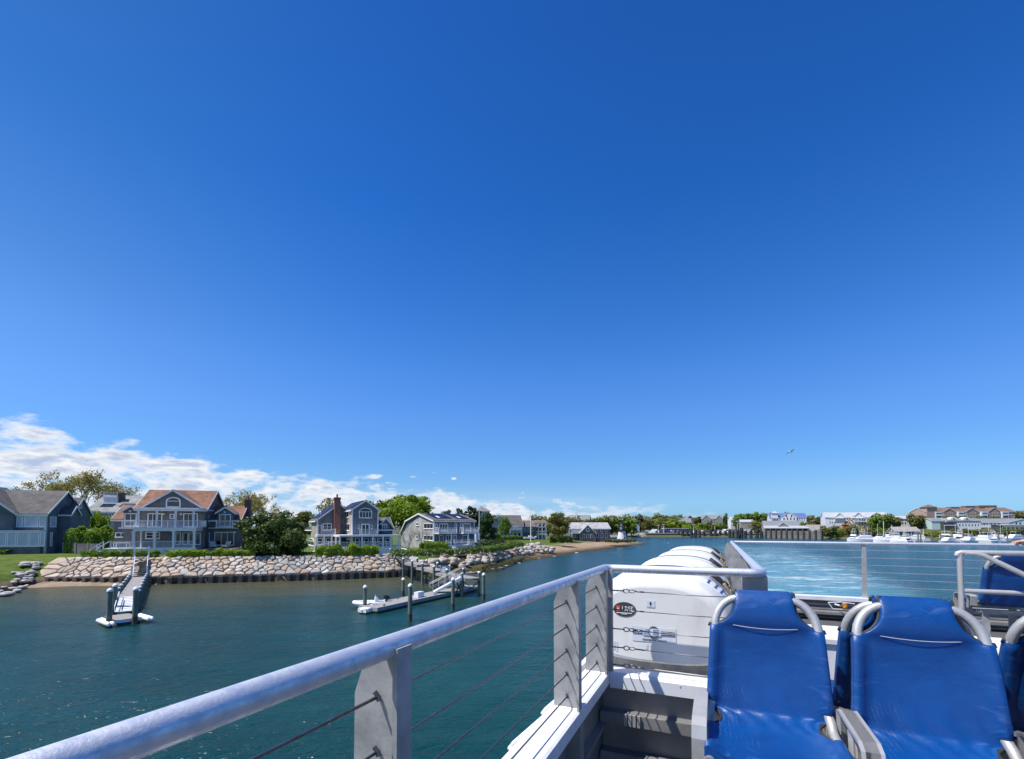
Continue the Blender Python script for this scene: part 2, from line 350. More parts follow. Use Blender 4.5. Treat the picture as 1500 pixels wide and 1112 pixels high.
def prof(ty, d):
    if ty == 's': return lerp(.55, 2.95, d/3.6) if d < 3.6 else lerp(2.95, 3.25, (d-3.6)/3)
    if ty == 'l': return lerp(.3, 1.3, d/1.6) if d < 1.6 else lerp(1.3, 3.25, (d-1.6)/10)
    if ty == 'b': return lerp(.0, .8, d/4) if d < 4 else lerp(.8, 3.25, (d-4)/10)
    if ty == 'm': return lerp(.05, .75, d/2) if d < 2 else (lerp(.75, 1.1, (d-2)/5) if d < 7 else lerp(1.1, 3.1, (d-7)/6))
    return lerp(.0, 1.1, d/9) if d < 9 else lerp(1.1, 2.5, (d-9)/18)
def land_h(x, y):
    if not inside(x, y, SHORE):
        return -1.2
    ds = []
    for i in range(len(SHORE)-1):
        ds.append((seg_d(x, y, SHORE[i], SHORE[i+1]), SHORE[i][2]))
    ds.sort(key=lambda q: q[0]); d0 = ds[0][0]
    num = den = 0
    for d, ty in ds[:4]:
        w = 1/(d-d0+.6)**3; num += w*prof(ty, d0); den += w
    return num/den
def make_land():
    m, t, n, l, p = nodes('shore_ground'); p.inputs['Roughness'].default_value = .95; p.inputs['Specular IOR Level'].default_value = .15
    geo = n.new('ShaderNodeNewGeometry'); sp = n.new('ShaderNodeSeparateXYZ'); l.new(geo.outputs['Position'], sp.inputs[0])
    def nz(sc, d=6):
        x = n.new('ShaderNodeTexNoise'); x.inputs['Scale'].default_value = sc; x.inputs['Detail'].default_value = d; x.inputs['Roughness'].default_value = .65; l.new(geo.outputs['Position'], x.inputs['Vector']); return x.outputs[0]
    def mix(f, a, b):
        x = n.new('ShaderNodeMix'); x.data_type = 'RGBA'; l.new(f, x.inputs[0])
        for sck, v in ((x.inputs[6], a), (x.inputs[7], b)):
            if isinstance(v, tuple): sck.default_value = v
            else: l.new(v, sck)
        return x.outputs[2]
    def mr(v, a, b):
        x = n.new('ShaderNodeMapRange'); l.new(v, x.inputs[0]); x.inputs[1].default_value = a; x.inputs[2].default_value = b; return x.outputs[0]
    sand = mix(mr(nz(.35), .35, .65), (.40,.30,.20,1), (.24,.17,.11,1))
    grass = mix(mr(nz(.8), .35, .65), (.055,.10,.014,1), (.12,.15,.03,1))
    weed = mix(mr(nz(.5), .35, .65), (.105,.085,.035,1), (.055,.06,.02,1))
    hn = n.new('ShaderNodeMath'); hn.operation = 'MULTIPLY_ADD'; l.new(nz(.25), hn.inputs[0]); hn.inputs[1].default_value = .9; l.new(sp.outputs[2], hn.inputs[2])
    low = mix(mr(sp.outputs[2], .25, .8), (.075,.055,.035,1), sand)
    # the near marsh flat is weed, the beach further out is sand
    flat = mix(mr(sp.outputs[1], 92, 112), weed, low)
    flat2 = mix(mr(sp.outputs[0], -20, -30), flat, low)
    lx = n.new('ShaderNodeMath'); lx.operation = 'MULTIPLY_ADD'; l.new(mr(sp.outputs[0], -50, -55), lx.inputs[0]); lx.inputs[1].default_value = .75; l.new(hn.outputs[0], lx.inputs[2])
    c = mix(mr(lx.outputs[0], 1.75, 2.15), flat2, grass)
    l.new(c, p.inputs['Base Color'])
    b = n.new('ShaderNodeBump'); b.inputs['Strength'].default_value = .5; b.inputs['Distance'].default_value = .12; l.new(nz(2.5), b.inputs['Height']); l.new(b.outputs[0], p.inputs['Normal'])
    def axis(a, b, c, fine, coarse):
        r = []; x = a
        while x < b: r.append(x); x += coarse
        while b <= x < c: r.append(x); x += fine
        return r
    xs = [-500,-350,-250,-180,-140]; x = -110
    while x < 70: xs.append(x); x += 1.25
    ys = []; y = 10
    while y < 40: ys.append(y); y += 5
    while y < 112: ys.append(y); y += 1.0
    while y < 225: ys.append(y); y += 2.5
    ys += [235,250,270,300,340,380,420]
    vs = [(x, y, land_h(x, y)+(.12*mnoise.noise(Vector((x*.25,y*.25,0))) if x > -140 else 0)) for y in ys for x in xs]
    nx = len(xs); fs = []
    for j in range(len(ys)-1):
        for i in range(nx-1):
            q = (j*nx+i, j*nx+i+1, (j+1)*nx+i+1, (j+1)*nx+i)
            if max(vs[k][2] for k in q) > -.9: fs.append(q)
    mb = MB(); mb.add(vs, fs); o = mb.build('ground', m, smooth='all'); structure(o)
    return m
GROUND = make_land()
FAR = [(-600,345),(40,338),(150,336),(190,322),(196,300),(184,276),(200,262),(262,240),(420,185),(900,120)]
def far_h(x, y):
    d = min(seg_d(x, y, FAR[i], FAR[i+1]) for i in range(len(FAR)-1))
    # below the line = water side
    for i in range(len(FAR)-1):
        a, b = FAR[i], FAR[i+1]
        if a[0] <= x <= b[0] or (i == 4 and 184 <= x <= 196):
            yy = a[1]+(b[1]-a[1])*(x-a[0])/(b[0]-a[0]) if b[0] != a[0] else a[1]
            if y < yy-.01: return -1.0
            break
    k = lerp(.25, 1.0, (x-60)/150)
    return 1.5+lerp(0, 11*k, (d-14)/95)+lerp(0, 6, (d-110)/500)
def make_far():
    vs = []; xs = [-600,-400,-250]+[-150+8*i for i in range(93)]+[660,760,900]; ys = []
    y = 120
    while y < 470: ys.append(y); y += 6
    ys += [520,600,750,1000,1500,2500]
    vs = [(x, y, far_h(x, y)) for y in ys for x in xs]; nx = len(xs); fs = []
    for j in range(len(ys)-1):
        for i in range(nx-1):
            q = (j*nx+i, j*nx+i+1, (j+1)*nx+i+1, (j+1)*nx+i)
            if max(vs[k][2] for k in q) > 0: fs.append(q)
    m = mat('far_shore_ground', (.05,.065,.02), (.10,.10,.04), .06, .95)
    mb = MB(); mb.add(vs, fs); o = mb.build('far_shore_ground', m, smooth='all'); structure(o)
make_far()
def beach():
    m = mat('wet_sand', (.30,.22,.145), (.20,.145,.095), .8, .9, 0, .3, 6); A = [(-56.8,53.6,-.05),(-53,55.6,-.05),(-48,56.2,-.05),(-43.8,57.0,-.05)]; B = [(-58.5,57.4,.42),(-53,57.6,.40),(-48,57.7,.33),(-43.8,57.6,.05)]
    mb = MB(); mb.add(A+B, [(i,i+1,5+i,4+i) for i in range(3)]); structure(mb.build('beach', m, smooth='all'))
beach()
# ================================================================ the ferry (x = across to the right, y = aft, z = 0 at the eye)
FR = Matrix.Rotation(-TH, 4, 'Z')
def fpt(v, u, z): p = FR @ Vector((v, u, z)); return Vector((p.x, p.y, CAMH+z))
DZ = -1.46                                     # deck
def fthing(name, label, cat, o, group=None, rz=0.0):
    return thing(name, label, cat, fpt(*o), -TH+rz, group)
RZ = -.25; RV = -.635; U1 = 2.87; U2 = 8.92; V2 = .225
def text_mesh(body, size, ext=.001, bold=0.0):
    cu = bpy.data.curves.new('lettering', 'FONT'); cu.body = body; cu.size = size; cu.extrude = ext; cu.offset = bold; cu.align_x = 'CENTER'; cu.align_y = 'CENTER'
    ob = bpy.data.objects.new('lettering', cu); COL.objects.link(ob)
    dg = bpy.context.evaluated_depsgraph_get(); me = bpy.data.meshes.new_from_object(ob.evaluated_get(dg)); bpy.data.objects.remove(ob); return me
def lettering(body, size, m, parent, loc, rot=(R(90),0,0), bold=0.0, sx=1.0):
    me = text_mesh(body, size, .0008, bold); me.materials.clear(); me.materials.append(m)
    o = bpy.data.objects.new('lettering', me); COL.objects.link(o); o.parent = parent; o.location = loc; o.rotation_euler = rot; o.scale = (sx,1,1); return o
def ferry():
    O = (0, 0, DZ); F = fthing('ferry', 'ferry with white topped grey bulwark and open upper deck in the foreground', 'ferry', O)
    mb = MB(O); mb.box(RV+.04, 9.2, -9, U1+.02, DZ-.08, DZ); mb.box(V2-.02, 9.2, U1+.02, U2+.1, DZ-.08, DZ); mb.build('deck', DECK, F)
    mb = MB(O)                                   # hull below the deck
    mb.prism([(-.72,-9,-7.4),(9.5,-9,-7.4),(9.5,-9,DZ-.1),(-.72,-9,DZ-.1)], (0,18.0,0)); mb.build('hull', CAPW, F)
    # side bulwark: plate, stiffeners
    b = MB(O); b.box(-.70,-.66,-9,U1+.06,DZ-.1,-.93)
    for u in (-3.3,-1.95,-.57,.81,2.17): b.box(-.66,-.595,u-.03,u+.03,DZ,-.932)
    b.box(-.66,-.615,-9,U1-.02,-1.17,-1.15)
    b.build('side_bulwark', PANEL, F)
    b = MB(O); b.box(-.655,V2+.05,U1-.015,U1+.025,DZ,-.93)
    b.box(-.65,V2+.05,U1-.085,U1-.016,-1.115,-1.09); b.box(-.65,V2+.05,U1-.085,U1-.016,-1.345,-1.32)
    for z in (-1.105,-1.335): b.box(-.65,V2+.05,U1-.10,U1-.086,z-.045,z+.02)
    b.build('aft_bulwark', PANEL, F)
    c = MB(O)
    def cap(pts, vec): c.prism(pts, vec)
    cap([(-.75,-9,-.865),(-.75,-9,-.93),(-.60,-9,-.93),(-.60,-9,-.868),(-.612,-9,-.862),(-.74,-9,-.862)], (0,9+U1+.07,0))
    c.build('side_coaming', CAPW, F)
    c = MB(O)
    pr = [(-.598,U1-.062,-.955),(-.598,U1-.060,-.884),(-.598,U1-.042,-.866),(-.598,U1+.065,-.866),(-.598,U1+.065,-.95)]
    c.prism(pr, (V2+.06+.598,0,0)); c.build('aft_coaming', CAPW, F)
    for x, z in ((-.50,-1.10),(-.475,-1.10),(-.45,-1.10),(-.425,-1.10),(-.42,-1.335),(-.395,-1.335),(-.37,-1.335)):   # cable clamps on the inside of the after bulwark
        cm = MB(O); cm.box(x-.008,x+.008,U1-.115,U1-.101,z-.045,z+.02); cm.build('cable_clamp', ALU, F)
    for x in (.02,.12,-.2): cm = MB(O); cm.lathe([(.001,0),(.012,0),(.012,.012),(.006,.018),(.001,.02)], 10, (x,U1-.05,-.905)); cm.build('bolt', ALU, F)
    cm = MB(O); cm.tube([(-.05+.02*math.cos(a), U1-.12, -1.33+.02*math.sin(a)) for a in [i*.7 for i in range(10)]], .005, 6); cm.build('eye_bolt', ALU, F)
    k = MB(O)                                    # conduit run
    k.tube([(-.5,U1-.125,-1.362),(.2,U1-.125,-1.372)], .008, 6); k.build('conduit', BLACK, F)
    for u in (2.20,2.68,.9):                     # white knees outboard under the coaming
        b = MB(O); b.prism([(-.745,u+.28,-.94),(-.96,u-.02,-1.10),(-.95,u-.05,-1.10),(-.745,u-.10,-1.06)], (0,0,-.012))
        b.tube([(-.745,u+.28,-.93),(-.85,u+.16,-1.0),(-.955,u-.01,-1.09),(-.965,u-.04,-1.105),(-.93,u-.07,-1.10),(-.745,u-.11,-1.07)], .012, 8); b.build('hull_knee', CAPW, F)
    b = MB(O); b.box(-.92,V2-.03,U1+.07,U2+.05,-1.10,-1.04); b.box(-.92,-.88,U1+.07,U2+.05,-1.04,-.97); b.build('raft_platform', CAPW, F)
    b = MB(O); b.box(V2-.05,V2-.01,U1+.03,U2,DZ,-.90); b.build('inner_bulwark', PANEL, F)
    b = MB(O); b.box(V2-.01,9.2,U2+.0,U2+.05,DZ-.1,-1.16); b.box(V2-.01,9.2,U2-.22,U2-.001,-1.36,-1.32)
    for i in range(4): b.box(V2+.02,9.2,U2-.05,U2-.002,-1.45+.07*i,-1.42+.07*i)
    b.build('stern_bulwark', PANEL, F)
    b = MB(O); b.box(V2-.06,9.2,U2-.09,U2+.09,-1.158,-1.10); b.build('stern_coaming', CAPW, F)
    return F
ferry()
def cable(name, label, pts, group, r=.004, m=None):
    o = Vector(pts[0]); t = fthing(name, label, 'cable', tuple(o), group)
    return t
def stanchion(mb, v0, v1, u, ztop, zbot, inb=1):
    # T-section: tapered plate across the rail line, flat bar along its inboard edge
    w = v1-v0; mid = v1-.055*inb if inb > 0 else v1+.055
    pts = [(v0,u,zbot),(v1,u,zbot),(v1,u,ztop),(v1-.082*inb,u,ztop),(v0,u,ztop-.10)]
    mb.prism([(p[0],p[1]-.004,p[2]) for p in pts], (0,.008,0))
    mb.box(min(v1,v1+.012*inb),max(v1,v1+.012*inb),u-.025,u+.025,zbot,ztop+.012)
def weld(mb, v, u, z, n=7, L=.05):
    for i in range(n):
        mb.tube([(v-.004,u-L/2+L*i/n,z+.004*math.sin(i*2.1)),(v+.004,u-L/2+L*(i+1)/n,z+.006)], .0055, 6)
LV = [-.36,-.475,-.59,-.70,-.805]
def port_rail():
    O = (RV, U1, -.865)
    t = fthing('railing', 'sloping foreground ferry railing of round aluminium pipe with plate stanchions', 'railing', O)
    h = MB(O)
    c = (RV+.05, U1-.05); arc = [(c[0]-.05*math.cos(a), c[1]+.05*math.sin(a), RZ) for a in [R(90)*i/6 for i in range(7)]]
    h.tube([(RV,-7,RZ),(RV,-2,RZ)]+[(RV,-1.9+.1*i,RZ) for i in range(46)]+arc+[(-.3,U1,RZ),(0,U1,RZ),(V2-.06,U1,RZ)]+[(V2-.06+.06*math.sin(a), U1+.06-.06*math.cos(a), RZ) for a in [R(90)*i/6 for i in range(1,7)]]+[(V2,3.2,RZ),(V2,5,RZ),(V2,U2-.06,RZ)]+[(V2+.06-.06*math.cos(a), U2-.06+.06*math.sin(a), RZ) for a in [R(90)*i/6 for i in range(1,7)]]+[(V2+.3,U2,RZ),(4,U2,RZ),(9,U2,RZ)], .0245, 20)
    h.build('handrail', ALUP, t, 60)
    for x in (-.49,.1): j = MB(O); j.tube([(x,U1,RZ),(x+.004,U1,RZ)], .0257, 20); j.build('pipe_joint', ALU, t, True)
    for u in (-3.3,-1.95,-.57,.81,2.17,U1-.10):
        s = MB(O); stanchion(s, RV-.098, RV+.02, u, RZ-.012, -.865); s.mi = 1; weld(s, RV+.020, u, RZ-.012, 8); s.tube([(RV-.10,u-.008,-.862),(RV+.02,u-.008,-.862)], .007, 6); s.mi = 2
        for z in LV: s.tube([(RV-.035,u-.014,z+.012),(RV-.028,u-.010,z),(RV-.025,u-.012,z-.008)], .005, 6)
        s.build('stanchion', [PLATE, ALU, STEEL], t, 30)
    s = MB(O); s.box(-.612,-.586,U1-.04,U1-.012,-.866,RZ-.01); s.build('corner_post', PLATE, t)
    s = MB(O); s.prism([(V2-.10,U1+.025,-.9),(V2+.025,U1+.025,-.9),(V2+.025,U1+.025,RZ-.02),(V2-.10,U1+.025,RZ-.02)], (0,.09,0)); s.build('end_post', PLATE, t)
    n = 6
    for i in range(n):
        u = U1+.35+(U2-U1-.45)*i/(n-1)
        s = MB(O); stanchion(s, V2-.115, V2+.01, u, RZ-.012, -.90); s.build('stanchion', PLATE, t)
    for v in (2.11,4.02,5.9,7.8):
        s = MB(O); s.box(v-.028,v+.028,U2-.008,U2+.008,-1.10,RZ-.01); s.box(v-.03,v+.03,U2+.008,U2+.03,-1.10,RZ-.015); s.build('stanchion', ALU, t)
    for z in LV:
        c_ = MB(O); c_.tube([(RV-.03,-7,z),(RV-.03,U1-.10,z)], .0036, 6); c_.build('cable', STEEL, t, 'all')
    for k, z in enumerate(LV):
        c_ = MB(O); z0 = z-.02
        c_.tube([(-.59,U1-.03,z0),(-.54,U1-.03,z0),(-.515,U1-.03,z0)], .0042, 6)
        L = .055 if k < 2 or k > 2 else .075
        for q in (0, 1):
            c_.tube([(-.505+.017*math.cos(a)+q*.034, U1-.03, z0+(.012-.003*q)*math.sin(a)) for a in [R(36)*i for i in range(11)]], .0032, 5)
        c_.tube([(-.452,U1-.03,z0),(-.40,U1-.03,z0-.002)], .0048, 6)
        c_.build('turnbuckle', STEEL, t, 'all')
        c_ = MB(O); c_.tube([(-.40,U1-.03,z0-.002),(-.1,U1-.03,z0-.006),(V2,U1-.03,z0)], .0026 if k < 4 else .0040, 6); c_.build('cable', STEEL if k < 4 else ALU, t, 'all')
    for z in LV+[-.92]:
        c_ = MB(O); c_.tube([(V2-.03,U1+.3,z),(V2-.03,U2-.06,z),(V2-.02,U2-.01,z),(V2+.1,U2,z),(9,U2,z)], .0042, 6); c_.build('cable', ALU, t, 'all')
port_rail()
# ---------------------------------------------------------------- life rafts
def raft_mesh(L=1.30):
    # D-shaped fibreglass canister: y along the boat, rounded ends, waist flange, moulded hoops
    mb = MB(); hw = .47; n = 40
    def sect(k, z0k=1.0):
        pts = []
        for i in range(n):
            a = 2*math.pi*i/n; ca, sa = math.cos(a), math.sin(a); e = .72
            x = hw*k*math.copysign(abs(ca)**e, ca)
            z = (.40 if sa > 0 else .17)*k*math.copysign(abs(sa)**(.86 if sa > 0 else .6), sa)
            pts.append((x, z))
        return pts
    st = [(0,.80),(.004,.86),(.016,.905),(.035,.935),(.06,.955),(.075,.955),(.085,.968),(.12,.978),(.135,.975),(.145,.988),(.30,.99),(.32,1.01),(.37,1.01),(.39,.99)]
    st = st+[(L-y, k) for y, k in st[::-1]]
    vs = []; fs = []
    for y, k in st:
        for x, z in sect(k): vs.append((x, y, z))
    for i in range(len(st)-1):
        for j in range(n): fs.append((i*n+j, i*n+(j+1)%n, (i+1)*n+(j+1)%n, (i+1)*n+j))
    fs.append(list(range(n))); fs.append([(len(st)-1)*n+j for j in range(n)][::-1])
    mb.add(vs, fs); return mb
def rafts():
    Z0 = -.70; V0 = -.36
    me = raft_mesh().mesh('canister', GEL, 50)
    fl = MB(); 
    for dz, ex in ((0, 0),):
        pts = []
        for i in range(36):
            a = 2*math.pi*i/36; pts.append((.482*math.copysign(abs(math.cos(a))**.35, math.cos(a)), .65+.64*math.copysign(abs(math.sin(a))**.12, math.sin(a)), -.055))
        fl.prism(pts, (0,0,.03))
    flm = fl.mesh('flange', GEL, 40)
    cr = MB()
    for y in (.25,.92): cr.box(-.42,.42,y-.03,y+.03,-.34,-.13); cr.box(-.46,-.40,y-.03,y+.03,-.34,-.02); cr.box(.40,.46,y-.03,y+.03,-.34,-.02)
    crm = cr.mesh('cradle', PLATE)
    def sh(a, r=1.0, y=0): ca, sa = math.cos(a), math.sin(a); return Vector((.47*r*math.copysign(abs(ca)**.72, ca), y, .40*r*math.copysign(abs(sa)**.86, sa)))
    bd = MB()
    for y in (.60,):
        path = [sh(R(a), 1.014, y) for a in range(-0, 181, 6)]
        for w in (-.022, 0, .022): bd.tube([p+Vector((0,w,0)) for p in path], .006, 4)
    bdm = bd.mesh('strap', GEL)
    cord = MB(); cord.tube([sh(R(a), 1.02, .70) for a in range(58, 150, 5)], .004, 5); cordm = cord.mesh('cord', BLACK)
    rel = MB()
    a0, a1 = sh(R(56),1.03,.60), sh(R(40),1.035,.60); a2 = sh(R(18),1.05,.60)
    def pad(p, q, w, th):
        d = (q-p).normalized(); nn = Vector((0,1,0)).cross(d).normalized()*-1; k = 8; pts = []
        if nn.z < 0: nn = -nn
        for i in range(k+1): a = R(90)+R(180)*i/k; pts.append(p+d*(math.cos(a)*w)+Vector((0,math.sin(a)*w,0)))
        for i in range(k+1): a = R(-90)+R(180)*i/k; pts.append(q+d*(math.cos(a)*w)+Vector((0,math.sin(a)*w,0)))
        return pts, nn*th
    P1 = pad(a1, a2, .05, .02); rel.prism(*P1)
    for f in (.1,.35,.6):
        c_ = a1.lerp(a2, f)+P1[1]; rel.tube([c_+Vector((.0,.022*math.cos(R(40)*i),0))+(a2-a1).normalized()*(.022*math.sin(R(40)*i)) for i in range(10)], .009, 5)
    relm = rel.mesh('release_fitting', RUST, 40)
    bp = MB(); P2 = pad(a0, a1.lerp(a0,.25), .045, .03); bp.prism(*P2)
    bpm = bp.mesh('strap_pad', BLACK, 40)
    st = MB()
    for y0, y1 in ((.54,.42),(.60,.56),(.66,.74),(.63,.95)):
        st.tube([a2+Vector((0,y0-.6,0)), sh(R(2),1.06,y1), Vector((.50,y1,-.14)), Vector((.47,y1,-.33))], .012, 5)
    stm = st.mesh('lashing', BLACK)
    names = ['white life raft canister nearest the railing corner, with stickers on its end', 'second white life raft canister, just behind the nearest one', 'third white life raft canister along the ferry side', 'farthest white life raft canister, closest to the stern rail']
    for i, u in enumerate((3.06,4.46,5.86,7.26)):
        r = fthing('life_raft', names[i], 'life raft', (V0, u, -1.04), 'life raft canisters in a row')
        dz = Z0+1.04
        put('canister', me, r, (0,0,dz)); put('flange', flm, r, (0,0,dz)); put('cradle', crm, r, (0,0,dz)); put('strap', bdm, r, (0,0,dz))
        put('cord', cordm, r, (0,0,dz)); f = put('release_fitting', relm, r, (0,0,dz)); put('strap_pad', bpm, r, (0,0,dz)); put('lashing', stm, r, (0,0,dz))
        if i == 0: first = (r, dz)
    r, dz = first; Y = -.0015; before = set(r.children)
    def sticker(name, x0, x1, z0, z1, m, y=0.0):
        mb = MB(); mb.box(x0,x1,Y+y-.0012,Y+y,dz+z0,dz+z1); return mb.build(name, m, r)
    # oval maker's badge
    ov = MB(); ov.prism([(-.265+.092*math.cos(R(12)*i), Y-.0012, dz+.172+.060*math.sin(R(12)*i)) for i in range(30)], (0,.0012,0)); b = ov.build('badge', DGREY, r)
    lettering('LRSE', .056, FRAME, b, (-.240, Y-.003, dz+.177), bold=.0004, sx=.84)
    rd = MB(); rd.box(-.334,-.302,Y-.004,Y-.0013,dz+.155,dz+.200); rd.build('badge_mark', REDINK, b)
    wt_ = MB(); wt_.prism([(-.329,Y-.005,dz+.163),(-.307,Y-.005,dz+.163),(-.318,Y-.005,dz+.189)], (0,.0008,0)); wt_.build('badge_mark', FRAME, b)
    bl = MB(); bl.box(-.333,-.205,Y-.0035,Y-.0013,dz+.139,dz+.145); bl.box(-.29,-.245,Y-.0035,Y-.0013,dz+.131,dz+.135); bl.build('badge_line', FRAME, b)
    s = sticker('arrow_sticker', -.135,-.070,.190,.245, STICK)
    a = MB(); a.box(-.1055,-.0995,Y-.003,Y-.0013,dz+.200,dz+.225); a.prism([(-.114,Y-.003,dz+.220),(-.091,Y-.003,dz+.220),(-.1025,Y-.003,dz+.237)], (0,.0015,0)); a.build('arrow', INK, s)
    s = sticker('name_plate', -.255,.085,-.035,.085, STICK)
    ring = MB(); ring.tube([(-.085+.038*math.cos(R(15)*i), Y-.003, dz+.045+.045*math.sin(R(15)*i)) for i in range(25)], .004, 6); ring.build('roundel', INK, s)
    bb = MB(); bb.box(-.250,-.130,Y-.0045,Y-.0013,dz+.028,dz+.058); bb.box(-.035,.075,Y-.0045,Y-.0013,dz+.028,dz+.058); q = bb.build('name_band', INK, s)
    lettering('ZODIAC', .030, FRAME, q, (.022, Y-.006, dz+.043), bold=.0002, sx=.92); lettering('ZODIAC', .030, FRAME, q, (-.19, Y-.006, dz+.043), bold=.0002, sx=.92)
    lettering('COMMERCIAL LIFERAFTS', .020, DGREY, s, (-.08, Y-.003, dz-.018), sx=.85)
    ov2 = MB(); ov2.box(-.170,-.030,Y-.0062,Y-.0055,dz+.020,dz+.075); o2 = ov2.build('paper_label', STICK, s)
    ln = MB()
    for i in range(4): ln.box(-.163+.003*i,-.11-.004*(i%2),Y-.0075,Y-.0063,dz+.030+.011*i,dz+.033+.011*i); ln.box(-.09,-.045-.006*(i%3),Y-.0075,Y-.0063,dz+.030+.011*i,dz+.033+.011*i)
    ln.build('print', BLUEINK, o2)
    s = sticker('inspection_label', .285,.345,-.140,-.045, STICK)
    ln = MB()
    for i in range(4): ln.box(.292,.335-.005*(i%3),Y-.003,Y-.0013,dz-.13+.02*i,dz-.125+.02*i)
    ln.build('print', BLUEINK, s)
    for x0, x1, z0, z1 in ((-.36,-.325,-.10,-.03),(-.14,-.12,-.07,-.03),(-.325,-.31,-.11,-.03)): sticker('tape_mark', x0,x1,z0,z1, STICK)
    for k, a in enumerate((58,54,50,46,43)):    # blue printed label on the shoulder hoop
        mb = MB(); p0 = sh(R(a),.992,.23); p1 = sh(R(a-2.6),.992,.23); mb.bar(p0+Vector((0,0,dz)), p1+Vector((0,0,dz)), .05, .006, up=(0,1,0)); mb.build('shoulder_print', BLUEINK if k%2 == 0 else STICK, r)
    for c in r.children:
        if c not in before and not c.name.startswith('shoulder'):
            xs_ = [v.co.x for v in c.data.vertices]; zs_ = [v.co.z for v in c.data.vertices]; k = .78; cx_ = (max(xs_)+min(xs_))/2; cz_ = (max(zs_)+min(zs_))/2
            c.scale = (k, 1, k); c.location = (cx_*(1-k)+.072, 0, cz_*(1-k))
rafts()
# ---------------------------------------------------------------- seats
def seat_mats():
    m, t, n, l, p = nodes('blue_vinyl'); p.inputs['Roughness'].default_value = .42; p.inputs['Specular IOR Level'].default_value = .5
    tc = n.new('ShaderNodeTexCoord')
    def nz(sc, d, st=None, di=0.):
        v = tc.outputs['Object']
        if st: q = n.new('ShaderNodeMapping'); q.inputs['Scale'].default_value = st; q.inputs['Rotation'].default_value = (0,.45,0); l.new(v, q.inputs[0]); v = q.outputs[0]
        x = n.new('ShaderNodeTexNoise'); x.inputs['Scale'].default_value = sc; x.inputs['Detail'].default_value = d; x.inputs['Roughness'].default_value = .62; x.inputs['Distortion'].default_value = di; l.new(v, x.inputs['Vector']); return x.outputs[0]
    def mr(v, a, b, c=0., d=1.):
        x = n.new('ShaderNodeMapRange'); l.new(v, x.inputs[0]); x.inputs[1].default_value = a; x.inputs[2].default_value = b; x.inputs[3].default_value = c; x.inputs[4].default_value = d; return x.outputs[0]
    def mix(f, a, b):
        x = n.new('ShaderNodeMix'); x.data_type = 'RGBA'; l.new(f, x.inputs[0])
        for sck, v in ((x.inputs[6], a), (x.inputs[7], b)):
            if isinstance(v, tuple): sck.default_value = v
            else: l.new(v, sck)
        return x.outputs[2]
    c = mix(mr(nz(4,5), .35,.65), (.0009,.046,.205,1), (.0011,.066,.265,1))
    scr = n.new('ShaderNodeMath'); scr.operation = 'MULTIPLY'
    l.new(mr(nz(3.2,7,(1,1,5),2.2), .56,.70), scr.inputs[0]); l.new(mr(nz(2.6,3), .46,.60), scr.inputs[1])
    c = mix(mr(scr.outputs[0], 0, 1, 0, .4), c, (.13,.22,.42,1))
    for loc, msc, seed in (((.03,.0,-1.02),3.0,0.),((-.16,0,-.82),3.6,4.)):   # curved rub marks
        q = n.new('ShaderNodeMapping'); q.inputs['Location'].default_value = loc; l.new(tc.outputs['Object'], q.inputs[0])
        w_ = n.new('ShaderNodeTexWave'); w_.wave_type = 'RINGS'; w_.rings_direction = 'Y'; w_.inputs['Scale'].default_value = 21; w_.inputs['Distortion'].default_value = 2.2; w_.inputs['Detail'].default_value = 3; w_.inputs['Detail Scale'].default_value = 2.5; l.new(q.outputs[0], w_.inputs['Vector'])
        q2 = n.new('ShaderNodeMapping'); q2.inputs['Location'].default_value = (seed,seed,0); l.new(tc.outputs['Object'], q2.inputs[0])
        z_ = n.new('ShaderNodeTexNoise'); z_.inputs['Scale'].default_value = msc; z_.inputs['Detail'].default_value = 6; z_.inputs['Roughness'].default_value = .7; l.new(q2.outputs[0], z_.inputs['Vector'])
        mu = n.new('ShaderNodeMath'); mu.operation = 'MULTIPLY'; l.new(mr(w_.outputs['Fac'], .86, 1.0), mu.inputs[0]); l.new(mr(z_.outputs[0], .57, .74), mu.inputs[1])
        c = mix(mr(mu.outputs[0], 0, 1, 0, .34), c, (.20,.32,.50,1))
    c = mix(mr(nz(2.3,5), .50, .74, 0, .30), c, (.03,.10,.30,1)); l.new(c, p.inputs['Base Color'])
    l.new(mr(nz(9,4), .3,.7,.30,.46), p.inputs['Roughness'])
    b1 = n.new('ShaderNodeBump'); b1.inputs['Strength'].default_value = .35; b1.inputs['Distance'].default_value = .012; l.new(nz(5,3,(1,1,1.6)), b1.inputs['Height'])
    wv = n.new('ShaderNodeTexVoronoi'); wv.inputs['Scale'].default_value = 320; l.new(tc.outputs['Object'], wv.inputs['Vector'])
    b2 = n.new('ShaderNodeBump'); b2.inputs['Strength'].default_value = .12; b2.inputs['Distance'].default_value = .002; l.new(wv.outputs[0], b2.inputs['Height']); l.new(b1.outputs[0], b2.inputs['Normal']); l.new(b2.outputs[0], p.inputs['Normal'])
    return m
VINYL = seat_mats()
THREAD = mat('pale_stitching', (.55,.58,.62), None, 1, .7)
SEATZ = .642                                    # crease above the deck
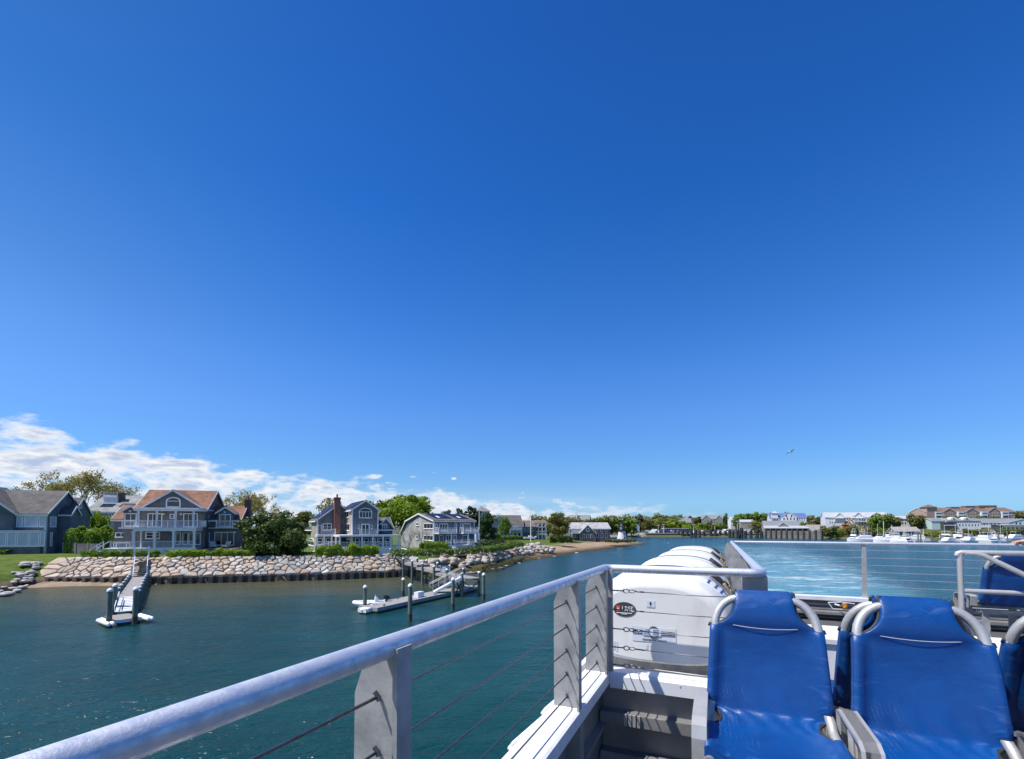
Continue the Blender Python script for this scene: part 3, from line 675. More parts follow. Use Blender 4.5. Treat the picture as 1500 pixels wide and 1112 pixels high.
def seat_profile():
    # path of the sling: (length, y, z), top of the headrest to the front of the pan; crease at (0,0)
    P = []
    def b(L):                                   # backrest
        t = L/.545; return (.015+.115*t+.022*math.sin(t*3.14)*-1+.012, .535*t)
    Ls = [.545,.543,.535,.52,.505,.49,.478,.466,.452,.44,.428,.415,.403,.396,.39,.38,.35,.32,.28,.24,.20,.16,.12,.09,.065,.045,.03,.015,0,-.015,-.03,-.045,-.06,-.075,-.09,-.103,-.115,-.14,-.18,-.23,-.28,-.33,-.37,-.40,-.42]
    for L in Ls:
        if L >= .045: y, z = b(L)
        elif L > -.06:
            t = (.045-L)/.105; p0 = Vector(b(.045)); p2 = Vector((-.055,.012)); pc = Vector((p0.x-.012,.008)); q = p0*(1-t)**2+pc*2*t*(1-t)+p2*t*t; y, z = q.x, q.y
        else:
            s_ = -L-.06; y, z = -.055-s_, .012-.012*math.sin(s_*9)+.05*s_ - (.06*max(0, s_-.30)*2)
        P.append((L, y, z))
    return P
def half_w(L):
    if L > .535: return .114-.012*(L-.535)/.01
    if L > .49: return .116
    if L > .39: return .2175-math.sqrt(max(0,.1015**2-(L-.49)**2))
    if L > .03: return lerp(.2185, .238, (.39-L)/.36)
    if L > -.115: t = (L+.0425)/.0725; return .238-.062*math.sqrt(max(0,1-t*t))
    return .236
def make_seat(label):
    t = thing('deck_chair', label, 'seat', group='blue deck seats')
    P = seat_profile(); n = len(P); NS = 24; sl_ = MB(); zc = SEATZ
    nor = []
    for i in range(n):
        a = P[max(0,i-1)]; b = P[min(n-1,i+1)]; d = Vector((b[1]-a[1], b[2]-a[2])).normalized(); nor.append(Vector((d.y, -d.x)))   # front side normal (towards -y / up)
    vs = []; 
    for side in (1, -1):
        for i, (L, y, z) in enumerate(P):
            w = half_w(L); nn = nor[i]
            if nn.y < 0 and L < -.05: nn = -nn
            if nn.x > 0 and L > .05: nn = -nn
            th = .006
            if L > .385: th += .022*math.sin(min(1,(L-.385)/.155)*math.pi)**.6
            for j in range(NS+1):
                s = j/NS*2-1
                bul = .0
                if .05 < L < .385: bul = -.024*max(0,1-(s/.80)**2)*math.sin((L-.05)/.335*math.pi)      # slung: hollow in the middle
                if L < -.06: bul = -.016*max(0,1-(s/.80)**2)*min(1,(-.06-L)/.1)
                e = math.sqrt(max(0, 1-abs(s)**6)); s = math.copysign(1-(1-abs(s))**1.6, s)
                sv = max(0, 1-((1-abs(s))*w-.020)**2/.027**2) if (L < .385 and L > .05) or L < -.12 else 0; sv = .0245*math.sqrt(sv) if sv > 0 else 0
                off = side*max(th*(.35+.65*e), sv)+bul+ (.004*math.sin(j*1.7+L*40)*(1 if L > -.1 and L < .1 else 0))
                q = Vector((y, z))+nn*off
                vs.append((s*w, q.x, q.y+zc))
    m_ = n*(NS+1); fs = []
    for i in range(n-1):
        for j in range(NS):
            a = i*(NS+1)+j; fs.append((a, a+1, a+NS+2, a+NS+1)); fs.append((m_+a, m_+a+NS+1, m_+a+NS+2, m_+a+1))
    for i in range(n-1):
        for j in (0, NS):
            a = i*(NS+1)+j; b = a+NS+1; fs.append((a, b, m_+b, m_+a) if j == 0 else (a, m_+a, m_+b, b))
    for j in range(NS): fs.append((j, m_+j, m_+j+1, j+1)); a = (n-1)*(NS+1)+j; fs.append((a, a+1, m_+a+1, m_+a))
    sl_.add(vs, fs); so_ = sl_.build('sling', VINYL, t, 60)
    def edge(side, i0, i1, off=.0):
        r = []
        for i in range(i0, i1):
            L, y, z = P[i]; r.append((side*(half_w(L)+.0015), y-.003, z+zc))
        return r
    idx = lambda L: min(range(n), key=lambda i: abs(P[i][0]-L))
    for sd in (-1, 1):
        for L0, L1 in ((.543,.38),(.045,-.14)):
            tr = MB(); tr.tube(edge(sd, idx(L0), idx(L1)+1), .0075 if L0 > .2 else .0075, 6); tr.build('edge_binding', BLACK, so_, 'all')
    sti = MB(); k = idx(.388); L, y, z = P[k]
    sti.tube([(s*.152, y-.012+.012*(abs(s)**2)-.006, z+zc+.010*(s*s)-.004) for s in [i/10*2-1 for i in range(11)]], .0015, 4); sti.build('stitching', THREAD, so_)
    fr = MB(); r = .0178; top = []
    def bp(L): return next((p[1], p[2]) for p in P if abs(p[0]-L) < 1e-6)
    xs = lambda L: half_w(L)-.020
    def bpo(L): i = idx(L); y, z = bp(P[i][0]); return y, z
    yt, zt = bp(.505); ya, za = bp(.38)
    path = [(-xs(L), bp(L)[0], bp(L)[1]+zc) for L in (.065,.12,.20,.28,.35,.38)]
    x0 = -xs(.38)
    for i in range(1, 10):
        a = R(90)*i/9; path.append((x0+(-.092-x0)*(1-math.cos(a)), ya+(yt-ya)*math.sin(a), za+(zt+.004-za)*math.sin(a)+zc))
    low = [(-.222,-.062,.006+zc),(-.222,-.03,.012+zc),(-.221,-.005,.035+zc)]
    half = [(-.219,-.42,-.005+zc),(-.219,-.30,.0+zc),(-.219,-.14,.004+zc)]+low+path
    fr.tube(half+[(-x, y, z) for x, y, z in half[::-1]], r, 12)
    fr.build('frame', ALU, t, 60)
    lg = MB(); 
    for sd in (-1, 1): lg.bar((sd*.17,-.04,zc-.035),(sd*.17,.03,.0), .05, .03); lg.bar((sd*.17,-.36,zc-.035),(sd*.17,-.40,.0), .05, .03)
    lg.bar((-.226,-.04,zc-.045),(.226,-.04,zc-.045), .04, .03); lg.bar((-.226,-.36,zc-.045),(.226,-.36,zc-.045), .04, .03)
    lg.build('base', PLATE, t)
    def arm(x):
        am = MB(); w = .026; th = .012; pts = [(.0,.015+.0),(.012,.105),(-.02,.118),(-.30,.112),(-.345,.095),(-.36,.05),(-.362,-.06)]
        pr = [(x-w, y, z+zc-.01) for y, z in pts]; inn = []
        for i, (y, z) in enumerate(pts):
            a = pts[max(0,i-1)]; b = pts[min(len(pts)-1,i+1)]; d = Vector((b[0]-a[0], b[1]-a[1])).normalized(); inn.append((x-w, y-d.y*th*-1*-1, z+zc-.01+d.x*th))
        for i in range(len(pr)-1): am.prism([pr[i], pr[i+1], inn[i+1], inn[i]], (2*w,0,0))
        am.tube([(x,-.12,zc-.03),(x,-.10,zc+.09)], .013, 8); return am
    return t, arm
SEATS = []
def seats():
    base, arm = make_seat('blue deck seat left of the pair in front, faint scuffs across its back')
    rows = [(.184,2.225,0,None),(.716,2.225,0,'blue deck seat with smooth headrest, right of the pair in front'),(1.25,2.225,0,'blue deck seat at the right edge of the front row, beside an armrest'),
            (.70,2.52,math.pi,'blue deck seat turned away, its headrest showing behind the front right seat'),(1.23,2.52,math.pi,'blue deck seat turned away, its shaded back cut by the right edge'),
            (2.56,6.02,math.pi,'blue deck seat seen from behind through the stairway pipe rail')]
    for i, (v, u, rz, lab) in enumerate(rows):
        o = base if i == 0 else copy_tree(base)
        if lab: o['label'] = lab
        o.location = fpt(v, u, DZ+(.0 if i < 5 else .05)); o.rotation_euler = (0,0,-TH+rz)
        ax = [.265] if i else [.265,-.255]
        for x in ax:
            if i == 5: continue
            arm(x).build('armrest', ALU, o, 30)
seats()
# ---------------------------------------------------------------- stair guard, locker, float, passenger
def stair_guard():
    O = (2.08,5.74,DZ); t = fthing('pipe_railing', 'pipe guard rail with a sloping stair rail, in front of the far blue seat', 'railing', O); zt = -.235
    h = MB(O); h.tube([(2.08,5.74,zt-.03),(2.085,5.74,zt-.008),(2.11,5.74,zt),(2.4,5.74,zt),(5.4,5.74,zt)], .0245, 14); h.build('top_rail', ALU, t, 60)
    h = MB(O); h.tube([(2.10,5.74,DZ),(2.10,5.74,zt-.01)], .0235, 14); h.build('post', ALU, t, 60); h = MB(O); h.tube([(5.4,5.74,DZ),(5.4,5.74,zt)], .0235, 14); h.build('post', ALU, t, 60)
    h = MB(O); h.tube([(2.12,5.74,zt-.36),(5.4,5.74,zt-.36)], .0225, 14); h.build('mid_rail', ALU, t, 60)
    h = MB(O); h.tube([(2.13,5.71,zt-.004),(2.20,5.70,zt-.006),(2.25,5.69,zt-.022),(2.51,5.65,zt-.19),(3.7,5.46,zt-.96)], .0225, 14); h.build('stair_rail', ALU, t, 60)
    h = MB(O); h.tube([(2.35,5.74,zt),(2.356,5.74,zt)], .026, 14); h.build('pipe_joint', ALU, t)
stair_guard()
def locker():
    O = (1.2,4.8,DZ); t = fthing('deck_locker', 'low white deck locker behind the gap between the front seats', 'locker', O)
    b = MB(O); b.box(.62,2.6,4.6,5.2,DZ+.03,DZ+.50); b.box(.66,2.56,4.64,5.16,DZ,DZ+.03); b.build('body', CAPW, t)
    b = MB(O); b.box(.60,2.62,4.58,5.22,DZ+.502,DZ+.54); b.build('lid', CAPW, t)
    b = MB(O); b.box(1.15,1.25,4.575,4.598,DZ+.40,DZ+.47); b.box(2.0,2.1,4.575,4.598,DZ+.40,DZ+.47); b.build('latch', STEEL, t)
locker()
def mlight():
    O = (1.72,8.60,-1.22); t = fthing('marker_float', 'small orange float in a white wire bracket on the stern bulwark', 'float', O)
    b = MB(O); b.lathe([(.01,-.045),(.032,-.03),(.038,0),(.032,.03),(.01,.045)], 14, (1.78,8.62,-1.20)); b.build('float', ORANGE, t, True)
    b = MB(O); b.tube([(1.56,8.6,-1.16),(1.72,8.58,-1.14),(1.9,8.6,-1.16)], .008, 6); b.tube([(1.56,8.6,-1.16),(1.62,8.58,-1.25),(1.74,8.58,-1.25)], .006, 6); b.tube([(1.68,8.75,-1.2),(1.72,8.6,-1.2)], .012, 6); b.build('bracket', WHITE, t)
mlight()
# ================================================================ plants
L_DARK = leafmat('dark_shrub_leaves', (.016,.040,.008), (.10,.150,.024), .7)
L_MID = leafmat('green_leaves', (.055,.110,.014), (.19,.28,.035), .45)
L_BRIGHT = leafmat('spring_leaves', (.15,.24,.016), (.44,.55,.04), .45, .5)
L_OLIVE = leafmat('olive_leaves', (.10,.105,.028), (.25,.24,.065), .4)
L_TAN = leafmat('budding_leaves', (.20,.175,.08), (.36,.32,.14), .5)
L_RED = leafmat('copper_beech_leaves', (.030,.008,.010), (.085,.022,.026), .5)
L_PINE = leafmat('pine_needles', (.016,.030,.013), (.055,.08,.026), .5)
L_HEDGE = leafmat('hedge_leaves', (.085,.16,.012), (.28,.42,.035), .9, .4)
L_REED = leafmat('reed_leaves', (.10,.14,.012), (.24,.28,.03), .5)
BARK = mat('bark', (.085,.070,.055), (.045,.038,.03), 5, .9, 0, .4, 14, stretch=(4,4,.6))
TWIG = mat('bare_twigs', (.30,.26,.20), (.20,.17,.13), 3, .9)
def leaf_quad(vs, fs, c, nrm, s, rnd):
    a = nrm.orthogonal().normalized(); b = nrm.cross(a).normalized(); t = rnd.random()*6.283
    u = a*math.cos(t)+b*math.sin(t); w = nrm.cross(u)
    k = len(vs); u = u*s; w = w*(s*.62)
    vs += [c-u, c-w, c+u, c+w]; fs.append((k,k+1,k+2,k+3))
def rdir(rnd, up=0.0):
    while True:
        v = Vector((rnd.uniform(-1,1), rnd.uniform(-1,1), rnd.uniform(-1,1)))
        if .05 < v.length < 1: break
    v.normalize(); v.z += up; return v.normalized()
def crown(name, seed, w, h, zb, m, ncl=26, nl=90, leaf=.28, shape='round', cr=.26, d=None):
    rnd = random.Random(seed); vs = []; fs = []; cen = []; d = d or w
    for i in range(ncl):
        for _ in range(30):
            q = rdir(rnd)*(rnd.random()**.36)
            t = (q.z+1)/2
            if shape == 'cone': k = (1-t)*.95+.08; q = Vector((q.x*k/ max(.35, math.sqrt(max(.01,1-q.z*q.z))), q.y*k/max(.35, math.sqrt(max(.01,1-q.z*q.z))), q.z))
            elif shape == 'dome': q.z = q.z*.9 if q.z > 0 else q.z*.75
            break
        c = Vector((q.x*w*.5*(1-cr*.7), q.y*d*.5*(1-cr*.7), zb+h*.5+q.z*h*.5*(1-cr*.6)))
        r = min(w, h)*cr*rnd.uniform(.6,1.15)
        if shape == 'cone': r *= (1.15-.7*(q.z+1)/2)
        cen.append((c, r))
        for j in range(int(nl*rnd.uniform(.7,1.3))):
            dd = rdir(rnd, .25); p = c+Vector((dd.x*r, dd.y*r, dd.z*r*.72))*rnd.uniform(.62,1.08)
            nn = (dd+rdir(rnd)*.75).normalized(); leaf_quad(vs, fs, p, nn, leaf*rnd.uniform(.6,1.25), rnd)
    mb = MB(); mb.add(vs, fs); return mb.mesh(name, m), cen
def trunk(name, seed, h, r, cen, lean=.0, m=BARK, base=-.4):
    rnd = random.Random(seed); mb = MB(); top = Vector((lean*h, 0, h))
    mb.tube([(0,0,base),(0,0,h*.15),(lean*h*.4,.02*h,h*.5),top], [r*1.25,r,r*.8,r*.5], 8)
    for c, cr in cen[:11]:
        s = Vector((lean*h*.5,0,h*rnd.uniform(.5,.95))); mid = s.lerp(c, .5)+Vector((rnd.uniform(-.2,.2),rnd.uniform(-.2,.2),.1))
        mb.tube([s, mid, c], [r*.42,r*.28,r*.1], 5)
    return mb.mesh(name, m)
TREES = {}
def tree(kind, label, cat, loc, rz=0., s=1., group=None, sz=None, name='tree'):
    cm, tm = TREES[kind]; t = thing(name, label, cat, loc, rz, group, (s, s, sz or s))
    put('crown', cm, t); 
    if tm: put('trunk', tm, t)
    return t
def reg(kind, seed, w, h, zb, m, tr=.18, th=None, **k):
    cm, cen = crown('crown', seed, w, h, zb, m, **k); TREES[kind] = (cm, trunk('trunk', seed, th or zb+h*.5, tr, cen))
def bare(name, seed, h, depth=6, spread=.62, r0=.16, leafm=None, nleaf=0, leaf=.14, lv=None):
    rnd = random.Random(seed); mb = MB(); tips = []
    def go(p, d, L, r, k):
        q = p+d*L*.5+rdir(rnd)*L*.06; e = p+d*L; mb.tube([p,q,e], [r,r*.85,r*.7], 5 if k > 2 else 3, caps=False)
        if k == 0: tips.append(e); return
        for i in range(rnd.choice((2,3,3)) if k > 1 else 2):
            nd = (d+rdir(rnd)*spread+Vector((0,0,.10))).normalized(); go(e, nd, L*rnd.uniform(.62,.84), r*.66, k-1)
        tips.append(e)
    for i in range(3): go(Vector((0,0,-.3)), (Vector((0,0,1))+rdir(rnd)*.25).normalized(), h*.27, r0*(1 if i == 0 else .7), depth)
    tm = mb.mesh('trunk', TWIG); cm = None
    if leafm:
        vs = []; fs = []
        for e in tips:
            for j in range(nleaf): leaf_quad(vs, fs, e+rdir(rnd)*rnd.uniform(0,.5), rdir(rnd), leaf*rnd.uniform(.6,1.2), rnd)
        b = MB(); b.add(vs, fs); cm = b.mesh('crown', leafm)
    TREES[name] = (cm, tm)
def bare_tree(kind, label, loc, s=1., rz=0., group=None, name='bare_tree'):
    cm, tm = TREES[kind]; t = thing(name, label, 'tree', loc, rz, group, s); put('trunk', tm, t)
    if cm: put('crown', cm, t)
    return t
def leafbox(name, seed, pts, w, h, m, n, leaf=.12, hvar=.25, lump=.9):
    # a clipped or natural hedge along a ground line of points (local coordinates)
    rnd = random.Random(seed); vs = []; fs = []; L = [0]
    for a, b in zip(pts, pts[1:]): L.append(L[-1]+(Vector(b)-Vector(a)).length)
    core = MB()
    for i in range(n):
        t = rnd.random()*L[-1]; k = max(j for j in range(len(L)) if L[j] <= t+1e-9); k = min(k, len(pts)-2)
        a, b = Vector(pts[k]), Vector(pts[k+1]); f = (t-L[k])/max(1e-6, (b-a).length); c = a.lerp(b, f); d = (b-a).normalized(); sd = Vector((-d.y, d.x, 0))
        hh = h*(1+hvar*mnoise.noise(Vector((t*lump, seed, 0)))*1.6); ww = w*(1+.3*mnoise.noise(Vector((t*lump, seed+9, 0))))
        a_ = rnd.random()
        if a_ < .45: s = rnd.uniform(-.5,.5)*ww; z = hh*(1-.35*(2*s/ww)**2)*rnd.uniform(.9,1.03); nn = Vector((0,0,1))
        else: s = (.5 if rnd.random() < .5 else -.5)*ww*rnd.uniform(.8,1.05); z = hh*rnd.random()*.9; nn = sd*(1 if s > 0 else -1)
        p = c+sd*s+Vector((0,0,z)); leaf_quad(vs, fs, p, (nn+rdir(rnd)*.8).normalized(), leaf*rnd.uniform(.6,1.3), rnd)
    mb = MB(); mb.add(vs, fs); return mb.mesh(name, m)
def hedge(label, seed, wpts, w, h, m, n, leaf=.13, hvar=.25, cat='hedge', name='hedge', group=None, lump=.9):
    o = Vector(wpts[0]); me = leafbox(name, seed, [Vector(p)-o for p in wpts], w, h, m, n, leaf, hvar, lump)
    x = put(name, me, None, o); return tag(x, label, cat, group)
# ================================================================ sea wall, boulders, docks
def shore_pt(px, off=0):
    # point of the bulkhead line at a picture column
    P = [(-57,57.3),(-44.6,57.4),(-24.9,62.2),(-17,65.5),(-14.8,69)]
    k = (px-CX)/FPX
    for a, b in zip(P, P[1:]):
        # x = k*y on the segment
        den = (b[0]-a[0])-k*(b[1]-a[1])
        if abs(den) < 1e-9: continue
        t = (k*a[1]-a[0])/den
        if -1e-6 <= t <= 1+1e-6:
            d = Vector((b[0]-a[0], b[1]-a[1], 0)).normalized(); n_ = Vector((-d.y, d.x, 0)); return Vector((a[0]+(b[0]-a[0])*t, a[1]+(b[1]-a[1])*t, 0)), d, n_
def stone(mb, rnd, c, ax, ay, az, w, h, t, col, sub=2):
    # a rounded, irregular block: superellipsoid pushed about by noise
    n1, n2 = 10, 6; vs = []; fs = []; sd = rnd.random()*90; e = rnd.uniform(.45,.75)
    for i in range(n2+1):
        ph = -math.pi/2+math.pi*i/n2
        for j in range(n1):
            th = 2*math.pi*j/n1
            f = lambda q, e_: math.copysign(abs(q)**e_, q)
            x = f(math.cos(ph), e)*f(math.cos(th), e); y = f(math.cos(ph), e)*f(math.sin(th), e); z = f(math.sin(ph), e)
            k = 1+.34*mnoise.noise(Vector((x*1.3+sd, y*1.3, z*1.3)))
            vs.append(c+ax*(x*w*k)+ay*(y*h*k)+az*(z*t*k))
    for i in range(n2):
        for j in range(n1): fs.append((i*n1+j, i*n1+(j+1)%n1, (i+1)*n1+(j+1)%n1, (i+1)*n1+j))
    mb.col = col; mb.add(vs, fs); mb.col = None
def rock_col(rnd, warm=.5):
    v = rnd.uniform(.85,1.32)
    if rnd.random() < warm: c = rnd.choice([(.44,.345,.255),(.40,.31,.23),(.46,.385,.305),(.43,.36,.30)])
    else: c = rnd.choice([(.41,.39,.36),(.34,.33,.31),(.45,.43,.39),(.29,.285,.275)])
    return (c[0]*v, c[1]*v, c[2]*v, 1)
def seawall():
    rnd = random.Random(5); A = Vector((-57,57.3,0)); o = Vector((-36,60,0))
    t = thing('sea_wall', 'long sloping sea wall of fitted tan and grey granite blocks above a timber bulkhead', 'sea wall', o)
    P = [Vector((-57.5,57.3,0)),Vector((-44.6,57.4,0)),Vector((-24.9,62.2,0)),Vector((-17,65.5,0)),Vector((-14.6,69.4,0))]
    L = [0]
    for a, b in zip(P, P[1:]): L.append(L[-1]+(b-a).length)
    def at(s):
        k = max(j for j in range(len(L)-1) if L[j] <= s+1e-9); a, b = P[k], P[k+1]; d = (b-a).normalized(); return a+d*(s-L[k]), d, Vector((-d.y, d.x, 0))
    mb = MB(o); tot = L[-1]; TW = 4.0; seeds = []
    ss = 0.0
    rowz = 0
    for row in range(6):
        s_ = rnd.uniform(-.6,.2); tt = [.28,1.0,1.72,2.42,3.1,3.7][row]
        while s_ < tot+.6:
            wd = rnd.choice((rnd.uniform(.5,.9),rnd.uniform(.8,1.4),rnd.uniform(1.2,1.9))) if row < 4 else rnd.uniform(.5,1.2)
            seeds.append((s_+wd/2, tt+rnd.uniform(-.33,.33))); s_ += wd
            if rnd.random() < .22: seeds.append((s_+rnd.uniform(-.15,.15), tt+.45+rnd.uniform(-.1,.1)))
    def clip(poly, nx, ny, c):
        out = []
        for i in range(len(poly)):
            p, q = poly[i], poly[(i+1)%len(poly)]; dp = p[0]*nx+p[1]*ny-c; dq = q[0]*nx+q[1]*ny-c
            if dp <= 0: out.append(p)
            if (dp < 0) != (dq < 0) and abs(dp-dq) > 1e-9: f = dp/(dp-dq); out.append((p[0]+(q[0]-p[0])*f, p[1]+(q[1]-p[1])*f))
        return out
    def W3(s_, t_, up):
        c, d, n_ = at(max(.0, min(tot-.01, s_))); c = c+d*(s_-max(.0, min(tot-.01, s_))); f = t_/TW
        return c+n_*(.16+3.35*f)+Vector((0,0,.86+2.1*f))+Vector((-n_.x*.53,-n_.y*.53,.85))*up
    for (sx_, ty) in seeds:
        poly = [(sx_-1.6,-.05),(sx_+1.6,-.05),(sx_+1.6,TW+.1),(sx_-1.6,TW+.1)]
        for (ox, oy) in seeds:
            if (ox, oy) == (sx_, ty) or abs(ox-sx_) > 3: continue
            dx, dy = ox-sx_, oy-ty; l = math.hypot(dx, dy)
            if l > 3.2: continue
            dx /= l; dy /= l; poly = clip(poly, dx, dy, (sx_+ox)/2*dx+(ty+oy)/2*dy-.045)
            if len(poly) < 3: break
        if len(poly) < 3: continue
        cx_ = sum(p[0] for p in poly)/len(poly); cy_ = sum(p[1] for p in poly)/len(poly)
        fine = []                                 # soften the corners
        for i in range(len(poly)):
            a_, b_ = poly[i], poly[(i+1)%len(poly)]; l = math.hypot(b_[0]-a_[0], b_[1]-a_[1]); k = min(.28, .08/max(l,.01)) if l > .2 else .4
            for f in ((k, .5, 1-k) if l > .5 else (k, 1-k)): 
                j = rnd.uniform(-.025,.025); fine.append((a_[0]+(b_[0]-a_[0])*f+j, a_[1]+(b_[1]-a_[1])*f+j))
        h0 = rnd.uniform(.12,.30); tilt = (rnd.uniform(-.10,.10), rnd.uniform(-.12,.08)); m_ = len(fine); rings = []; warm = .8 if W3(cx_,0,0).x < -34 else (.35 if W3(cx_,0,0).x < -26 else .55)
        for sc_, up in ((1.0,-.25),(1.0,h0*.45),(.95,h0*.85),(.84,h0*1.02),(.45,h0*1.06)):
            rings.append([W3(cx_+(p[0]-cx_)*sc_, cy_+(p[1]-cy_)*sc_, up+(p[0]-cx_)*tilt[0]*(up > 0)+(p[1]-cy_)*tilt[1]*(up > 0)+(.03*mnoise.noise(Vector((p[0]*3,p[1]*3,sx_))) if up > 0 else 0)) for p in fine])
        vs = [p for r_ in rings for p in r_]+[W3(cx_, cy_, h0*1.1)]; fs = []
        for i in range(len(rings)-1):
            for j in range(m_): fs.append((i*m_+j, i*m_+(j+1)%m_, (i+1)*m_+(j+1)%m_, (i+1)*m_+j))
        for j in range(m_): fs.append(((len(rings)-1)*m_+j, (len(rings)-1)*m_+(j+1)%m_, len(vs)-1))
        mb.col = rock_col(rnd, warm); mb.add(vs, fs); mb.col = None
    mb.build('granite_face', ROCK, t, 50)
    b = MB(o)
    for k in range(len(P)-1):
        a, c = P[k], P[k+1]; d = (c-a).normalized(); n_ = Vector((-d.y, d.x, 0))
        b.prism([a+n_*.18+Vector((0,0,-1)), c+n_*.18+Vector((0,0,-1)), c+n_*.18+Vector((0,0,.82)), a+n_*.18+Vector((0,0,.82))], n_*.2)
        b.prism([a+n_*.38+Vector((0,0,.6)), c+n_*.38+Vector((0,0,.6)), c+n_*3.4+Vector((0,0,2.55)), a+n_*3.4+Vector((0,0,2.55))], Vector((0,0,-.3)))
    b.build('backing', DARKW, t)
    s = .4; pm = MB(); pm.box(-.23,.23,-.16,.16,-1.2,.86); pme = pm.mesh('timber_post', TIMB)
    while s < tot:
        c, d, n_ = at(s); q = put('timber_post', pme, t, c+n_*.0-o+Vector((0,0,rnd.uniform(-.07,.05))), math.atan2(d.y, d.x), (rnd.uniform(.85,1.1),1,1)); s += 1.13
seawall()
def boulders():
    rnd = random.Random(11); ms = []
    for i in range(7):
        mb = MB(); stone(mb, rnd, Vector((0,0,0)), Vector((1,0,0)), Vector((0,1,0)), Vector((0,0,1)), .62, .5, .42, None); me = mb.mesh('boulder', None, 'all')
        m = mat('pale_boulder_granite', (.50,.42,.36) if i % 2 else (.46,.43,.40), (.36,.29,.24) if i % 2 else (.35,.33,.31), 2.2, .9, 0, .5, 8); me.materials.clear(); me.materials.append(m); ms.append(me)
    g = 'loose boulders of the riprap bank'; lab = 'pale tan or grey boulder in the loose riprap bank beyond the second dock'
    line = [PZ(604,823,1.9), PZ(640,822,1.9), PZ(680,818,2.0), PZ(715,812,2.0), PZ(750,806,2.0), PZ(780,803.5,1.9), PZ(812,803,1.7)]
    for k in range(len(line)-1):
        a, b = line[k], line[k+1]; n = int((b-a).length*3.2/1.0)
        for i in range(n):
            f = rnd.random(); c = a.lerp(b, f); r = rnd.random(); d = (b-a).normalized(); nn = Vector((-d.y, d.x, 0))
            off = -1.6+4.2*r; z = 1.02+.52*(off+1.6)
            s = rnd.uniform(.55,1.25)
            p = c+nn*off; p.z = max(land_h(p.x, p.y)+.08, z*.9)+rnd.uniform(-.1,.1)
            q = put('boulder', rnd.choice(ms), None, p, rnd.random()*6.28, (s*rnd.uniform(.8,1.3), s, s*rnd.uniform(.7,1.1))); tag(q, lab, 'boulder', g)
    g2 = 'weathered rocks along the left lawn edge'; lab2 = 'grey weathered rock at the edge of the lawn, far left'
    for i in range(70):
        f = rnd.random(); a = PZ(-40,888,.3) ; b = PZ(56,850,.3)
        c = a.lerp(b, f); d = (b-a).normalized(); nn = Vector((-d.y,d.x,0)); r = rnd.random(); c += nn*(r*1.7-.3); c.z = land_h(c.x, c.y)+.15
        if c.z < 0: c.z = .2
        s = rnd.uniform(.35,.75); q = put('boulder', rnd.choice(ms[::2]), None, c, rnd.random()*6.28, (s*1.3, s, s*.7)); tag(q, lab2, 'boulder', g2)
    # slumped slabs between the lawn and the wall
    for i in range(16):
        px = rnd.uniform(52,80); py = rnd.uniform(836,850); c = PZ(px, py, 1.9); c.z = land_h(c.x, c.y)+.15; s = rnd.uniform(.4,.8)
        q = put('boulder', rnd.choice(ms[::2]), None, c, rnd.random()*6.28, (s*1.3, s, s*.6)); tag(q, 'slumped grey slab between the lawn and the end of the sea wall', 'boulder', 'slumped slabs at the wall end')
    for px, py in ((700,838),(722,834),(742,829),(760,825),(790,818),(812,815),(845,810),(905,801),(735,832),(690,839)):
        c = PZ(px, py, .12); s = rnd.uniform(.4,.8); q = put('boulder', rnd.choice(ms), None, c, rnd.random()*6.28, (s*1.5, s, s*.5)); tag(q, 'low wet rock at the waterline of the weedy bank', 'boulder', 'low rocks at the waterline')
boulders()
def piling(label, loc, h, r=.17, group='dock piles', capm=WHITE, depth=1.6):
    t = thing('dock_pile', label, 'pile', (loc[0], loc[1], 0), 0, group)
    b = MB(); b.tube([(0,0,-depth),(0,0,.55)], r*1.04, 12); 
    b.build('wet_base', DARKW, t, 60)
    b = MB(); b.tube([(0,0,.551),(0,0,h*.5),(0,.01,h)], [r*1.02,r,r*.96], 12); b.build('shaft', PILE, t, 60)
    c = MB(); c.lathe([(r*1.12,h-.10),(r*1.14,h+.0),(r*.9,h+.06),(r*.2,h+.15)], 12); c.build('pile_cap', capm, t, 60)
    return t
